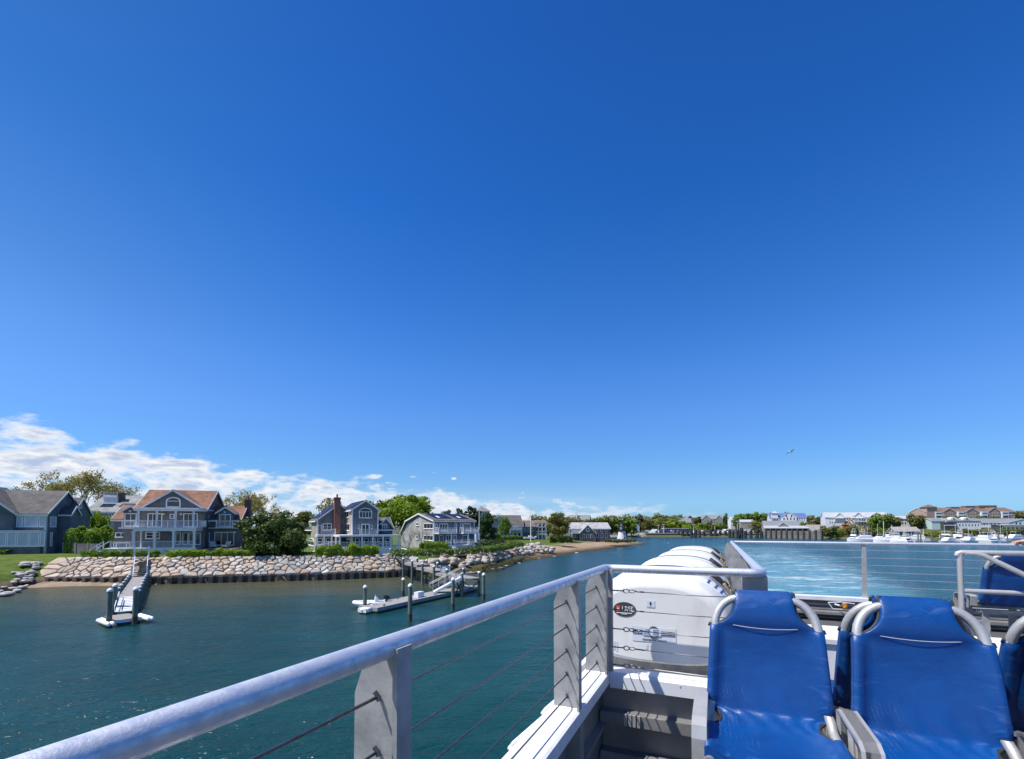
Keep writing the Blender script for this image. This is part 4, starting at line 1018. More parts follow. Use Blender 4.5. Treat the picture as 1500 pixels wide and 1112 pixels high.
def dock_one():
    # float with piles, ramp, pier and stairs
    a = PZ(160,913,.35); b = PZ(198,908,.35); c = PZ(164,899,.42); d = PZ(196,896,.42)
    ctr = (a+b+c+d)/4; ctr.z = 0; ax = (b-a).normalized(); rz = math.atan2(ax.y, ax.x)
    t = thing('floating_dock', 'small grey plank float with white bumpers at the end of the left pier', 'dock', ctr, rz)
    w = (b-a).length; L = 2.6
    m = MB()
    for i in range(14): m.box(-w/2+w*i/14+.012,-w/2+w*(i+1)/14-.012,-L/2,L/2,.36,.41)
    m.build('plank_deck', WOOD, t)
    m = MB(); m.box(-w/2+.05,w/2-.05,-L/2+.05,L/2-.05,-.1,.355); m.build('float_tank', DARKW, t)
    m = MB(); m.box(-w/2-.02,w/2+.02,-L/2-.06,-L/2-.005,.18,.42); m.build('edge_beam', WHITE, t)
    for sx_ in (-1, 1):
        m = MB()
        for k in range(2): m.tube([(sx_*(w/2+.28+.25*k),-L/2-.55,.16),(sx_*(w/2+.28+.25*k),-L/2-.35,.26),(sx_*(w/2+.26+.25*k),L/2-.4-.3*k,.26),(sx_*(w/2+.26+.25*k),L/2-.25-.3*k,.2)], [.08,.155,.155,.09], 10)
        m.build('bumper', GELW, t, 'all')
    labs = ['tall green pile at the front left corner of the small left float','tall green pile at the back left corner of the small left float','tall green pile at the front right corner of the small left float']
    for (px, pb, pt), lab in zip(((159.5,918,864),(167.5,902,857),(197.5,914,862)), labs):
        q = PZ(px, pb, 0); h = CAMH-(pt-773)*q.y/FPX; piling(lab, q, h, .165, 'piles of the left float')
    # pier
    s0 = PZ(186.5,875,1.1); s1 = PZ(204,845,1.1); d = (s1-s0); Ld = Vector((d.x,d.y,0)).length; rz = math.atan2(d.y, d.x)-math.pi/2
    p = thing('pier', 'narrow plank pier from the left float up to the sea wall stairs', 'pier', (s0.x,s0.y,0), rz)
    m = MB(); n = 60
    for i in range(n): m.box(-.62,.62,Ld*i/n+.012,Ld*(i+1)/n-.012,1.04,1.1)
    m.build('plank_deck', WOOD, p)
    m = MB(); m.box(-.58,-.48,0,Ld,.8,1.035); m.box(.48,.58,0,Ld,.8,1.035); m.build('joist', DARKW, p)
    for i in range(7):
        for sx_ in (-1,1):
            y = Ld*(i+.15)/7; m = MB(); m.tube([(sx_*.76,y,-1),(sx_*.76,y,1.55)], .14, 10); q = m.build('post', PILE, p, 60)
            m = MB(); m.lathe([(.155,1.52),(.155,1.6),(.03,1.68)], 10, (sx_*.76,y,0)); m.build('post_cap', mat('pale_cap', (.45,.52,.55), None, 1, .6) if i == 0 and sx_ < 0 else bpy.data.materials['pale_cap'], q, 60)
    r = thing('gangway', 'white aluminium gangway between the small left float and its pier', 'gangway', (s0.x,s0.y,0), rz)
    m = MB(); L2 = -4.1; m.prism([(-.5,.05,1.11),(.5,.05,1.11),(.5,L2,.47),(-.5,L2,.47)], (0,0,.05)); m.build('walkway', GELW, r)
    m = MB()
    for i in range(9): f = (i+.5)/9; m.box(-.5,.5,L2*f-.02,L2*f+.02,1.165-.64*f,1.18-.64*f)
    m.bar((-.12,L2*.3,1.2-.64*.3),(-.12,L2*.95,1.2-.64*.95),.05,.03); m.bar((-.45,L2*.72,1.2-.64*.72),(.2,L2*.72,1.2-.64*.72),.05,.03); m.build('cleat', STEEL, r)
    for sx_ in (-1,1):
        m = MB(); m.tube([(sx_*.52,.0,1.15),(sx_*.52,0,1.62),(sx_*.52,-.3,1.64),(sx_*.52,L2+.3,1.05),(sx_*.52,L2,.95),(sx_*.52,L2,.5)], .03, 6)
        m.build('handrail', GELW, r, 60)
    # stairs
    e = s0+d; st = thing('stairs', 'steep dark plank stairs with white side rails climbing the sea wall', 'stairs', (e.x,e.y,0), rz)
    m = MB()
    for i in range(12): m.box(-.55,.55,.1+.40*i,.5+.40*i,1.14+.19*i,1.19+.19*i)
    m.build('tread', DARKW, st)
    for sx_ in (-1,1):
        m = MB(); m.prism([(sx_*.62,0,1.05),(sx_*.62,.3,1.0),(sx_*.62,5.1,3.3),(sx_*.62,4.8,3.5)], (sx_*.06,0,0)); m.build('stringer', WHITE, st)
        for y, z in ((.15,1.05),(4.7,3.2)):
            m = MB(); m.box(sx_*.72-.09,sx_*.72+.09,y-.09,y+.09,z-.3,z+1.35); m.build('post', WHITE, st)
dock_one()
def cleat(par, x, y, z):
    m = MB(); m.tube([(x-.16,y,z+.09),(x+.16,y,z+.09)], .028, 6); m.box(x-.07,x-.03,y-.03,y+.03,z,z+.09); m.box(x+.03,x+.07,y-.03,y+.03,z,z+.09); m.build('cleat', STEEL, par)
def dock_two():
    a = PZ(540,889,.45); b = PZ(692,857.5,.45); d = b-a; L = Vector((d.x,d.y,0)).length; rz = math.atan2(d.y,d.x)
    t = thing('floating_dock', 'long grey plank float with the dinghy tied at its near end', 'dock', (a.x,a.y,0), rz)
    m = MB(); n = 70
    for i in range(n): m.box(L*i/n+.01,L*(i+1)/n-.01,-.95,.95,.40,.45)
    m.build('plank_deck', WOOD, t)
    m = MB(); m.box(-.02,L+.02,-1.05,-.955,.16,.46); m.box(-.02,L+.02,.955,1.05,.16,.46); m.box(-.1,-.025,-1.05,1.05,.16,.46); m.build('edge_beam', mat('pale_edge_timber', (.31,.34,.34), (.22,.245,.245), 3, .8), t)
    m = MB(); m.box(.05,L-.05,-.9,.9,-.2,.395); m.build('float_tank', DARKW, t)
    for i in range(5):
        for y in (-.8,.8): cleat(t, L*(.06+.22*i), y, .45)
    m = MB(); m.tube([(.9+.28*math.cos(R(30*i))*(1-.01*i), .35+.28*math.sin(R(30*i))*(1-.01*i), .48) for i in range(40)], .022, 5); m.build('rope_coil', GELW, t)
    m = MB(); m.box(L*.36,L*.36+.9,-.5,.0,.451,.95); m.build('dock_box', GELW, t)
    m = MB(); m.box(-.75,-.12,-.45,.45,.1,.42); m.tube([(-.55,-.5,.3),(-.75,0,.3),(-.55,.5,.3)], .08, 8); m.build('pile_guide', WHITE, t)
    for (px, pt, pb), lab in zip(((534.5,859,894),(600.5,857,910),(590.5,848,873.5),(663.5,848,893.5),(708.5,841,878.5)),
        ('capped pile at the near end of the long float, beside the dinghy','tall capped pile standing in open water in front of the long float','capped pile on the shore side of the long float','capped pile at the front edge of the long float near its gangway','lone capped pile at the right, just above the ferry railing')):
        q = PZ(px, pb, 0); h = CAMH-(pt-773)*q.y/FPX; piling(lab, q, h, .155, 'piles around the long float')
    # fixed pier in steps down from the sea wall
    A = PZ(599,826,2.1); B = PZ(686,846,1.85); d = B-A; L = Vector((d.x,d.y,0)).length; rz = math.atan2(d.y,d.x)
    p = thing('pier', 'grey timber pier on cross braced piles behind the long float', 'pier', (A.x,A.y,0), rz)
    m = MB()
    for s0, s1, z in ((-.2,L*.30,2.35),(L*.28,L*.62,2.05),(L*.60,L+1.0,1.85)):
        k = int((s1-s0)/.2)
        for i in range(k): m.box(s0+(s1-s0)*i/k+.01,s0+(s1-s0)*(i+1)/k-.01,-.85,.85,z-.05,z)
        m.box(s0,s1,-.88,-.80,z-.3,z-.055); m.box(s0,s1,.80,.88,z-.3,z-.055)
    m.build('plank_deck', WOOD, p)
    for i, f in enumerate((.03,.22,.42,.62,.82,1.03)):
        for y in (-.98,.98):
            m = MB(); m.tube([(L*f,y,-1),(L*f,y,2.85-.1*i)], .15, 10); q = m.build('post', PILE, p, 60)
            m = MB(); m.lathe([(.165,2.82-.1*i),(.165,2.9-.1*i),(.03,3.0-.1*i)], 10, (L*f,y,0)); m.build('post_cap', WHITE, q, 60)
        if i in (1,2,5):
            m = MB(); m.bar((L*f+.18,-.95,.1),(L*f+.18,.95,1.6),.12,.05); m.build('brace', DARKW, p); m = MB(); m.bar((L*f+.24,.95,.1),(L*f+.24,-.95,1.6),.12,.05); m.build('brace', DARKW, p)
    m = MB(); m.bar((L+.6,-.98,.1),(L-.9,-.98,1.6),.12,.05); m.build('brace', DARKW, p); m = MB(); m.bar((L-.9,-1.04,.1),(L+.6,-1.04,1.6),.12,.05); m.build('brace', DARKW, p)
    s = thing('sign_board', 'blue and white notice board on the pier beside the gangway', 'sign', (PZ(652,841,1.85).x, PZ(652,841,1.85).y, 1.85), 0)
    m = MB(); m.box(-.5,.5,-.03,.03,.15,.95); m.build('board', mat('sign_blue', (.12,.20,.34), None, 1, .5), s)
    m = MB(); m.box(-.42,-.02,-.036,-.031,.2,.6); m.box(-.30,.1,-.036,-.031,.62,.8); m.build('white_panel', FRAME, s)
    m = MB(); m.box(-.55,-.505,-.04,.04,0,1.0); m.box(.505,.55,-.04,.04,0,1.0); m.build('sign_post', WHITE, s)
    # gangway down to the float
    T = PZ(676,845.5,1.95); Bm = PZ(634,867.5,.5); d = Bm-T; rz = math.atan2(d.y,d.x); Lh = Vector((d.x,d.y,0)).length; dz = d.z
    g = thing('gangway', 'aluminium gangway with curved handrails sloping down to the long float', 'gangway', T, rz)
    m = MB(); m.prism([(0,-.55,-.02),(Lh,-.55,dz-.02),(Lh,.55,dz-.02),(0,.55,-.02)], (0,0,.05)); m.build('walkway', GELW, g)
    for y in (-.6,.6):
        m = MB(); m.prism([(0,y,.12),(Lh*.97,y,dz+.10),(Lh*.97,y,dz-.10),(0,y,-.22)], (0,.05,0)); m.build('side_truss', GELW, g)
        m = MB(); m.tube([(-.5,y,.1),(-.5,y,.85),(-.35,y,1.05),(0,y,1.0),(Lh,y,dz+1.0),(Lh+.3,y,dz+.9),(Lh+.35,y,dz+.65),(Lh+.15,y,dz+.5)], .03, 7); m.tube([(0,y,.55),(Lh,y,dz+.55)], .022, 6)
        for f in (0,.2,.4,.6,.8,1): m.tube([(Lh*f,y,dz*f),(Lh*f,y,dz*f+1.0)], .024, 6)
        m.build('handrail', ALU, g, 60)
    # landing and steps at the sea wall
    A2 = PZ(583,812,3.0); d2 = Vector((A.x-A2.x, A.y-A2.y, 0)); rz = math.atan2(d2.y,d2.x); Lq = d2.length
    s = thing('stairs', 'grey landing with bent white pipe rail at the right end of the sea wall', 'stairs', (A2.x,A2.y,0), rz)
    m = MB(); m.box(-1.8,1.6,-.9,.9,2.95,3.02)
    k = 5
    for i in range(k): m.box(1.6+(Lq-1.6)*i/k,1.6+(Lq-1.6)*(i+1)/k+.05,-.8,.8,2.9-.12*(i+1)-.05,2.9-.12*(i+1))
    m.build('landing', WOOD, s)
    for y in (-.92,.92):
        m = MB(); m.tube([(-1.8,y,3.75),(1.4,y,3.8),(1.9,y,3.7),(2.2,y,3.3),(2.25,y,2.6)], .06, 8); m.tube([(-1.8,y,3.4),(1.9,y,3.4)], .03, 6); m.build('handrail', WHITE, s, 60)
        for x in (-1.6,.4,2.1):
            m = MB(); m.box(x-.09,x+.09,y-.09,y+.09,.3,3.75); m.build('post', WOOD, s)
dock_two()
def dinghy():
    a = PZ(519,886,.3); b = PZ(552,884,.3); d = b-a; rz = math.atan2(d.y,d.x); L = 2.9
    t = thing('inflatable_dinghy', 'white inflatable dinghy with black outboard beside the long float', 'dinghy', (a.x,a.y,0), rz)
    m = MB(); path = [(L,-.62,.34),(1.2,-.64,.34),(.55,-.5,.38),(.12,-.2,.46),(0,0,.5),(.12,.2,.46),(.55,.5,.38),(1.2,.64,.34),(L,.62,.34)]
    m.tube(path, [.13,.21,.21,.19,.19,.19,.21,.21,.13], 12); m.build('inflated_tube', GELW, t, 'all')
    m = MB(); m.prism([(2.55,-.5,.2),(.6,-.38,.2),(.2,0,.2),(.6,.38,.2),(2.55,.5,.2)], (0,0,.08)); m.build('floor', mat('grey_floor', (.30,.32,.34), None, 1, .7), t)
    m = MB(); m.box(2.5,2.56,-.5,.5,.15,.66); m.build('transom', WHITE, t)
    m = MB(); m.box(1.35,1.65,-.42,.42,.42,.5); m.build('bench', GELW, t)
    m = MB(); m.prism([(1.7,-.25,.3),(2.0,-.25,.3),(2.0,-.25,.75),(1.8,-.25,.95),(1.72,-.25,.8)], (0,.5,0)); m.build('console', GELW, t)
    o = MB(); o.box(2.58,2.78,-.13,.13,-.3,.65); o.prism([(2.45,-.18,.62),(2.95,-.18,.62),(3.0,-.18,.85),(2.8,-.18,1.0),(2.5,-.18,.98)], (0,.36,0)); o.build('outboard', BLACK, t)
    m = MB(); m.tube([(1.8,-.2,.85),(1.75,-.2,1.05),(1.75,.2,1.05),(1.8,.2,.85)], .02, 6); m.build('grab_rail', ALU, t, 60)
    m = MB(); m.box(.9,2.3,-.846,-.84,.30,.40); m.build('side_stripe', mat('grey_stripe', (.22,.24,.27), None, 1, .6), t)
dinghy()
# ================================================================ houses
SH_DARK = shingle('dark_grey_shingle', (.20,.197,.20), (.155,.152,.153), (.095,.092,.09), .22, .19)
SH_SLATE = shingle('slate_blue_clapboard', (.165,.19,.215), (.145,.17,.193), (.085,.10,.115), 4.0, .16)
SH_GREY = shingle('weathered_cedar_shingle', (.47,.46,.455), (.39,.38,.375), (.27,.26,.255), .22, .19)
SH_TAN_SUNLIT = shingle('sunlit_tan_shingle', (.46,.41,.34), (.38,.33,.275), (.25,.21,.17), .22, .19)  # tan shingle, pale enough to carry the sun on the left walls
SH_MID = shingle('mid_grey_shingle', (.20,.20,.20), (.155,.157,.16), (.09,.09,.09), .22, .19)
RF_RED = shingle('red_cedar_roof', (.31,.165,.105), (.235,.12,.08), (.14,.075,.05), .30, .14)
RF_GREY = shingle('grey_asphalt_roof', (.165,.155,.145), (.125,.118,.11), (.085,.08,.075), .35, .10)
RF_LIGHT = shingle('pale_grey_roof', (.33,.33,.32), (.26,.26,.255), (.2,.2,.19), .35, .10)
RF_BROWN = shingle('brown_shingle_roof', (.24,.17,.12), (.19,.13,.095), (.12,.085,.06), .35, .12)
SOLAR = shingle('solar_panel', (.008,.014,.045), (.010,.018,.055), (.05,.055,.07), 1.0, .9, rough=.45, bump=.05)
SKIRT = shingle('white_deck_skirt', (.74,.76,.78), (.72,.74,.76), (.5,.52,.54), 1.6, 4.0)
CHIMCAP = mat('chimney_pot_clay', (.36,.14,.09), None, 1, .8)
CURT = mat('pale_interior', (.25,.25,.24), (.04,.045,.05), 1.3, .5)
class HF:
    def __init__(s, px, Y, rot, gz, zo):
        s.o = Vector(((px-CX)/FPX*Y, Y, 0)); s.a = rot; s.gz = gz; s.zo = zo
        s.ux = Vector((math.cos(rot), math.sin(rot), 0)); s.uy = Vector((-math.sin(rot), math.cos(rot), 0))
    def r(s, zx, zy): return ray(s.zo[0]+zx/s.zo[2], s.zo[1]+zy/s.zo[2])
    def q(s, zx, zy, yl=0.):
        d = s.r(zx, zy); t = (yl+s.o.dot(s.uy))/d.dot(s.uy); p = d*t; return (p-s.o).dot(s.ux), CAMH+p.z-s.gz
    def x(s, zx, yl=0., zy=500): return s.q(zx, zy, yl)[0]
    def z(s, zy, yl=0., zx=500): return s.q(zx, zy, yl)[1]
    def qx(s, zx, zy, xl=0.):
        d = s.r(zx, zy); t = (xl+s.o.dot(s.ux))/d.dot(s.ux); p = d*t; return (p-s.o).dot(s.uy), CAMH+p.z-s.gz
    def thing(s, name, label, cat='house', group=None): return thing(name, label, cat, (s.o.x, s.o.y, s.gz), s.a, group)
WC = {}
def win_mesh(w, h, nx, ny, arch, tr):
    k = (round(w,2), round(h,2), nx, ny, arch, tr)
    if k in WC: return WC[k]
    f = MB(); g = MB()
    if arch == 2:                                # oval
        n = 20
        for i in range(n):
            a, b = 2*math.pi*i/n, 2*math.pi*(i+1)/n; P = lambda a, s: (w/2*s*math.cos(a), 0, h/2*s*math.sin(a))
            f.prism([P(a,1),P(b,1),P(b,.72),P(a,.72)], (0,-.07,0))
        g.prism([(w/2*.74*math.cos(2*math.pi*i/n), 0, h/2*.74*math.sin(2*math.pi*i/n)) for i in range(n)], (0,-.03,0))
    else:
        x0, x1, z0, z1 = -w/2, w/2, -h/2, h/2
        zt = z1 if not arch else z0+h*.62
        f.box(x0-tr,x0,-.07,0,z0-tr,zt+(tr if not arch else 0)); f.box(x1,x1+tr,-.07,0,z0-tr,zt+(tr if not arch else 0)); f.box(x0,x1,-.07,0,z0-tr,z0)
        f.box(x0-tr-.04,x1+tr+.04,-.12,0,z0-tr-.05,z0-tr-.001)
        if not arch: f.box(x0,x1,-.07,0,z1,z1+tr)
        else:
            n = 12; rx, rz_ = w/2+tr, z1+tr-zt
            for i in range(n):
                a, b = math.pi*i/n, math.pi*(i+1)/n; P = lambda a, e: ((w/2+tr*e)*math.cos(a), 0, zt+(z1-zt+tr*e)*math.sin(a)); f.prism([P(a,1),P(b,1),P(b,0),P(a,0)], (0,-.07,0))
            f.box(x0,x1,-.06,0,zt-.03,zt+.05)
            g.prism([(w/2*math.cos(math.pi*i/n), -.0, zt+(z1-zt)*math.sin(math.pi*i/n)) for i in range(n+1)], (0,-.03,0))
        for i in range(1,nx): x = x0+w*i/nx; f.box(x-.035,x+.035,-.055,0,z0,zt)
        for j in range(1,ny): z = z0+(zt-z0)*j/ny; f.box(x0,x1,-.05,0,z-.025,z+.025)
        g.box(x0,x1,-.03,-.002,z0,zt)
    WC[k] = (f, g, {}); return WC[k]
def win(parent, x, y, z, w, h, rz=0., nx=2, ny=2, arch=0, tr=.11, gm=None, fm=None, name='window'):
    f, g, c = win_mesh(w, h, nx, ny, arch, tr); gm = gm or GLASS; fm = fm or FRAME
    if ('f', fm.name) not in c: c[('f', fm.name)] = f.mesh(name, fm)
    if ('g', gm.name) not in c: c[('g', gm.name)] = g.mesh('pane', gm)
    o = put(name, c[('f', fm.name)], parent, (x,y,z), rz); put('pane', c[('g', gm.name)], o); return o
def wq(H, par, r, yl, **k):                        # window measured on a plane facing the front
    (x0,z0),(x1,z1) = H.q(r[0],r[3],yl), H.q(r[2],r[1],yl); tr = k.pop('tr', .11)
    return win(par, (x0+x1)/2, yl, (z0+z1)/2, max(.2,x1-x0-2*tr), max(.2,z1-z0-2*tr), tr=tr, **k)
def wqx(H, par, r, xl, **k):                       # window on a side wall facing -x
    (y0,z0),(y1,z1) = H.qx(r[0],r[3],xl), H.qx(r[2],r[1],xl); tr = k.pop('tr', .11); sgn = k.pop('sgn', -1)
    return win(par, xl, (y0+y1)/2, (z0+z1)/2, max(.2,abs(y1-y0)-2*tr), max(.2,z1-z0-2*tr), R(-90) if sgn < 0 else R(90), tr=tr, **k)
def gable(w, r, t, x0, x1, y0, y1, z0, ze, zr, axis='x', ov=.35, th=.16, mid=None):
    if w: w.box(x0,x1,y0,y1,z0,ze)
    if axis == 'x':
        m = (y0+y1)/2 if mid is None else mid
        if w: w.prism([(x0,y0,ze),(x0,y1,ze),(x0,m,zr)], (x1-x0,0,0))
        for ya in (y0, y1):
            s = (zr-ze)/abs(m-ya); o = -ov if ya < m else ov; e = (ya+o, ze-ov*s)
            r.prism([(x0-ov,e[0],e[1]+.012),(x0-ov,m,zr+.012),(x0-ov,m,zr+.012+th),(x0-ov,e[0],e[1]+.012+th)], (x1-x0+2*ov,0,0))
            if t:
                for xa in (x0-ov-.03, x1+ov+.001): t.prism([(xa,e[0],e[1]-.10),(xa,m,zr-.10),(xa,m,zr+th+.03),(xa,e[0],e[1]+th+.03)], (.03,0,0))
                t.box(x0-ov,x1+ov,min(e[0],e[0]+(.04 if o>0 else -.04)),max(e[0],e[0]+(.04 if o>0 else -.04)),e[1]-.12,e[1]+th*.6)
    else:
        m = (x0+x1)/2 if mid is None else mid
        if w: w.prism([(x0,y0,ze),(x1,y0,ze),(m,y0,zr)], (0,y1-y0,0))
        for xa in (x0, x1):
            s = (zr-ze)/abs(m-xa); o = -ov if xa < m else ov; e = (xa+o, ze-ov*s)
            r.prism([(e[0],y0-ov,e[1]+.012),(m,y0-ov,zr+.012),(m,y0-ov,zr+.012+th),(e[0],y0-ov,e[1]+.012+th)], (0,y1-y0+2*ov,0))
            if t:
                for ya in (y0-ov-.03, y1+ov+.001): t.prism([(e[0],ya,e[1]-.10),(m,ya,zr-.10),(m,ya,zr+th+.03),(e[0],ya,e[1]+th+.03)], (0,.03,0))
                t.box(min(e[0],e[0]+(.04 if o>0 else -.04)),max(e[0],e[0]+(.04 if o>0 else -.04)),y0-ov,y1+ov,e[1]-.12,e[1]+th*.6)
def rail(m, p, q, h=.95, step=1.8, bal=.14, post=.11, posts=True):
    p = Vector(p); q = Vector(q); d = q-p; L = d.length; n = max(1, round(L/step))
    m.bar(p+Vector((0,0,h)), q+Vector((0,0,h)), .10, .06); m.bar(p+Vector((0,0,.10)), q+Vector((0,0,.10)), .05, .05)
    if posts:
        for i in range(n+1): c = p+d*(i/n); m.box(c.x-post/2,c.x+post/2,c.y-post/2,c.y+post/2,c.z,c.z+h+.10)
    k = int(L/bal)
    for i in range(1,k): c = p+d*(i/k); m.box(c.x-.016,c.x+.016,c.y-.016,c.y+.016,c.z+.12,c.z+h-.03)
def parts(par, **kw):
    for n_, (mb, m) in kw.items():
        if mb.v: mb.build(n_, m, par)
def chimney(par, x0, x1, y0, y1, z0, z1, m=BRICK, pot=True):
    b = MB(); b.box(x0,x1,y0,y1,z0,z1); b.box(x0-.08,x1+.08,y0-.08,y1+.08,z1-.28,z1-.08); o = b.build('chimney', m, par)
    if pot: c = MB(); c.lathe([(.17,0),(.15,.05),(.14,.5),(.17,.55)], 10, ((x0+x1)/2,(y0+y1)/2,z1)); c.build('chimney_pot', CHIMCAP, o)
# ---------------------------------------------------------------- house with the red roof
def house_one():
    H = HF(255,66,R(16),3.2,(130,690,5.5556)); t = H.thing('house', 'large dark shingled house with red cedar roof, wide front gable and white porches'); YW = 2.6
    X = H.x; w = MB(); r = MB(); tr = MB()
    xl, xr = X(398,YW), X(945,YW); ze = H.z(305,YW,690); 
    zr = H.q(790,166,YW+4.2)[1]
    gable(w, r, tr, xl, xr, YW, YW+8.4, -.5, ze, zr, 'x', .4)
    gx0, gx1 = X(436,YW), X(925,YW); zp = H.q(690,160,YW)[1]
    gable(None, r, tr, gx0, gx1, YW-.02, YW+4.2, 0, H.z(298,YW,440), zp, 'y', .35)
    w.prism([(gx0,YW-.025,H.z(298,YW,440)),(gx1,YW-.025,H.z(298,YW,440)),((gx0+gx1)/2,YW-.025,zp)], (0,3.5,0))
    # left wing, right wing
    lx0 = X(205,YW+.6); lx1 = xl+.3; lz = H.q(250,392,YW+.6)[1]
    gable(w, r, tr, lx0, lx1, YW+.6, YW+6.8, -.5, lz, H.q(270,282,YW+3.7)[1], 'x', .3)
    rx1 = X(1225,YW+1.6); rz_ = H.q(1200,396,YW+1.6)[1]
    gable(w, r, tr, xr-.3, rx1, YW+1.6, YW+8, -.5, rz_, H.q(1200,292,YW+4.8)[1], 'x', .3)
    # dormers
    dx0, dx1 = X(282,YW+.3), X(398,YW+.3); gable(w, r, tr, dx0, dx1, YW+.3, YW+4, lz-2.8, H.z(322,YW+.3,340), H.z(288,YW+.3,340), 'y', .22, .12)
    ex0, ex1 = X(1045,YW+1.2), X(1178,YW+1.2); gable(w, r, tr, ex0, ex1, YW+1.2, YW+4.6, H.z(460,YW+1.2), H.z(338,YW+1.2,1110), H.z(297,YW+1.2,1110), 'y', .25, .12)
    parts(t, wall=(w, SH_DARK), roof=(r, RF_RED), trim=(tr, WHITE))
    chimney(t, X(1268,YW+4.6), X(1312,YW+4.6), YW+4.3, YW+5.2, -.4, H.q(1290,232,YW+4.6)[1], BRICKD)
    # windows
    wq(H, t, (628,212,750,296), YW-.03, nx=1, ny=1, arch=1, tr=.16)
    for rr, nx, ny in (((290,345,392,452),2,1),((478,345,600,456),3,1),((768,345,888,456),3,1),((660,350,698,388),1,2)):
        wq(H, t, rr, YW if rr[0] > 400 else YW+.3, nx=nx, ny=ny)
    wq(H, t, (1062,352,1158,452), YW+1.2, nx=2, ny=1)
    wq(H, t, (216,500,312,540), YW+.6, nx=2, ny=1); wq(H, t, (462,496,530,552), YW, nx=1, ny=2); wq(H, t, (545,496,582,552), YW, nx=1, ny=2)
    for a in (705,762,812,866): wq(H, t, (a,500,a+48,600), YW, nx=1, ny=1, name='glass_door', gm=GLASS)
    wq(H, t, (950,500,988,578), YW, nx=1, ny=2) if False else None
    wq(H, t, (955,355,980,425), YW+1.6, nx=1, ny=2); wq(H, t, (950,500,986,575), YW+1.6, nx=1, ny=2)
    wq(H, t, (1022,495,1185,606), YW+1.6, nx=3, ny=1, name='glass_door', gm=GLASS)
    # porch deck
    zf = H.z(628,0,500); x0, x1 = X(115,0), X(868,0)
    d = MB(); d.box(x0,x1,0,YW,zf-.16,zf); d.build('porch_deck', WHITE, t)
    s = MB(); s.box(x0+.05,x1-.05,.06,YW,-.6,zf-.165); s.build('deck_skirt', SKIRT, t)
    z2 = H.z(458,0,500); xa = X(270,0); xb = X(905,0)
    d = MB(); d.box(X(362,0),X(872,0),-.05,YW,z2-.55,z2-.12); d.box(X(362,0)-.12,X(872,0)+.12,-.15,YW,z2-.118,z2); d.box(X(270,YW),X(362,0),1.6,YW+.3,z2-.2,z2-.001); d.build('upper_deck', WHITE, t)
    d = MB(); d.box(xr-.1,rx1,YW+1.45,YW+1.6,z2-.2,z2-.05); d.box(ex0-.1,ex1+.1,YW+.7,YW+1.2,z2-.1,z2+.02); d.build('belt_course', WHITE, t)
    for a in (366,540,692,860):
        c = MB(); x = X(a,.25); c.box(x-.14,x+.14,.1,.38,zf,z2-.56); c.box(x-.19,x+.19,.05,.43,zf,zf+.12); c.box(x-.19,x+.19,.05,.43,z2-.7,z2-.555); c.build('porch_column', WHITE, t)
    c = MB(); x = X(427,1.2); c.box(x-.08,x+.08,1.12,1.28,zf,z2-.56); c.build('porch_column', WHITE, t)
    z3 = H.z(318,.2,500)
    for a in (398,550,703,850):
        c = MB(); x = X(a,.2); c.box(x-.11,x+.11,.1,.32,z2,z3-.0); c.build('pergola_post', WHITE, t)
    c = MB(); c.box(X(385,.2)-.2,X(905,.2),.10,.32,z3+.001,z3+.22); c.box(X(385,.2)-.2,X(905,.2),2.35,2.55,z3+.001,z3+.22)
    n = 26
    for i in range(n+1): x = X(390,.2)+(X(900,.2)-X(390,.2))*i/n; c.box(x-.04,x+.04,-.25,2.58,z3+.222,z3+.36)
    c.build('pergola', WHITE, t)
    m = MB(); rail(m, (X(275,0),.15,z2), (X(362,0),.15,z2)) if False else None
    rail(m, (X(366,.2),.2,z2), (X(905,.2),.2,z2)); rail(m, (X(905,.2),.2,z2), (X(905,.2),YW-.1,z2))
    rail(m, (X(270,1.7),1.7,z2), (X(366,1.7),1.7,z2)); m.build('balcony_railing', WHITE, t)
    m = MB(); rail(m, (ex0,YW+.75,z2+.02), (ex1,YW+.75,z2+.02), posts=True, step=3); m.build('dormer_railing', WHITE, t)
    m = MB(); rail(m, (X(180,.2),.2,zf), (X(366,.2),.2,zf)); rail(m, (X(366,.2),.2,zf), (X(860,.2),.2,zf), posts=False, bal=.15); m.build('porch_railing', WHITE, t)
    m = MB(); st = [(x0-.0,zf)]
    for i in range(5): m.box(x0-.3*(i+1),x0-.3*i,.2,1.6,-.3,zf-.19*(i+1))
    m.bar((x0,.15,zf+.95),(x0-1.5,.15,zf-.1),.08,.07); m.bar((x0,1.65,zf+.95),(x0-1.5,1.65,zf-.1),.08,.07)
    for a in (0,-.75,-1.5): m.box(x0+a-.06,x0+a+.06,.1,.22,-.2,zf+1.0+a*.7)
    m.build('steps', WHITE, t)
    m = MB()
    for a, b, yl in ((340,327,YW+.28),(610,352,YW-.0),(752,352,YW),(1108,336,YW+1.18),(1192,498,YW+1.58)): x, z = H.q(a,b,yl); m.box(x-.1,x+.1,yl-.25,yl-.001,z-.08,z+.12)
    m.build('porch_light', FRAME, t)
    # patio with two chairs
    p = MB(); p.box(X(878,1.2),X(1215,1.2),.4,YW+1.5,-.2,.12+H.z(640,.4,1000)); pz = .12+H.z(640,.4,1000); p.build('patio', mat('patio_stone', (.20,.19,.18), (.14,.13,.125), 2, .9), t)
    return H, t, pz, zf
H1, HT1, PZ1, ZF1 = house_one()
def hw(H, x, y, z): return H.o+H.ux*x+H.uy*y+Vector((0,0,H.gz+z))
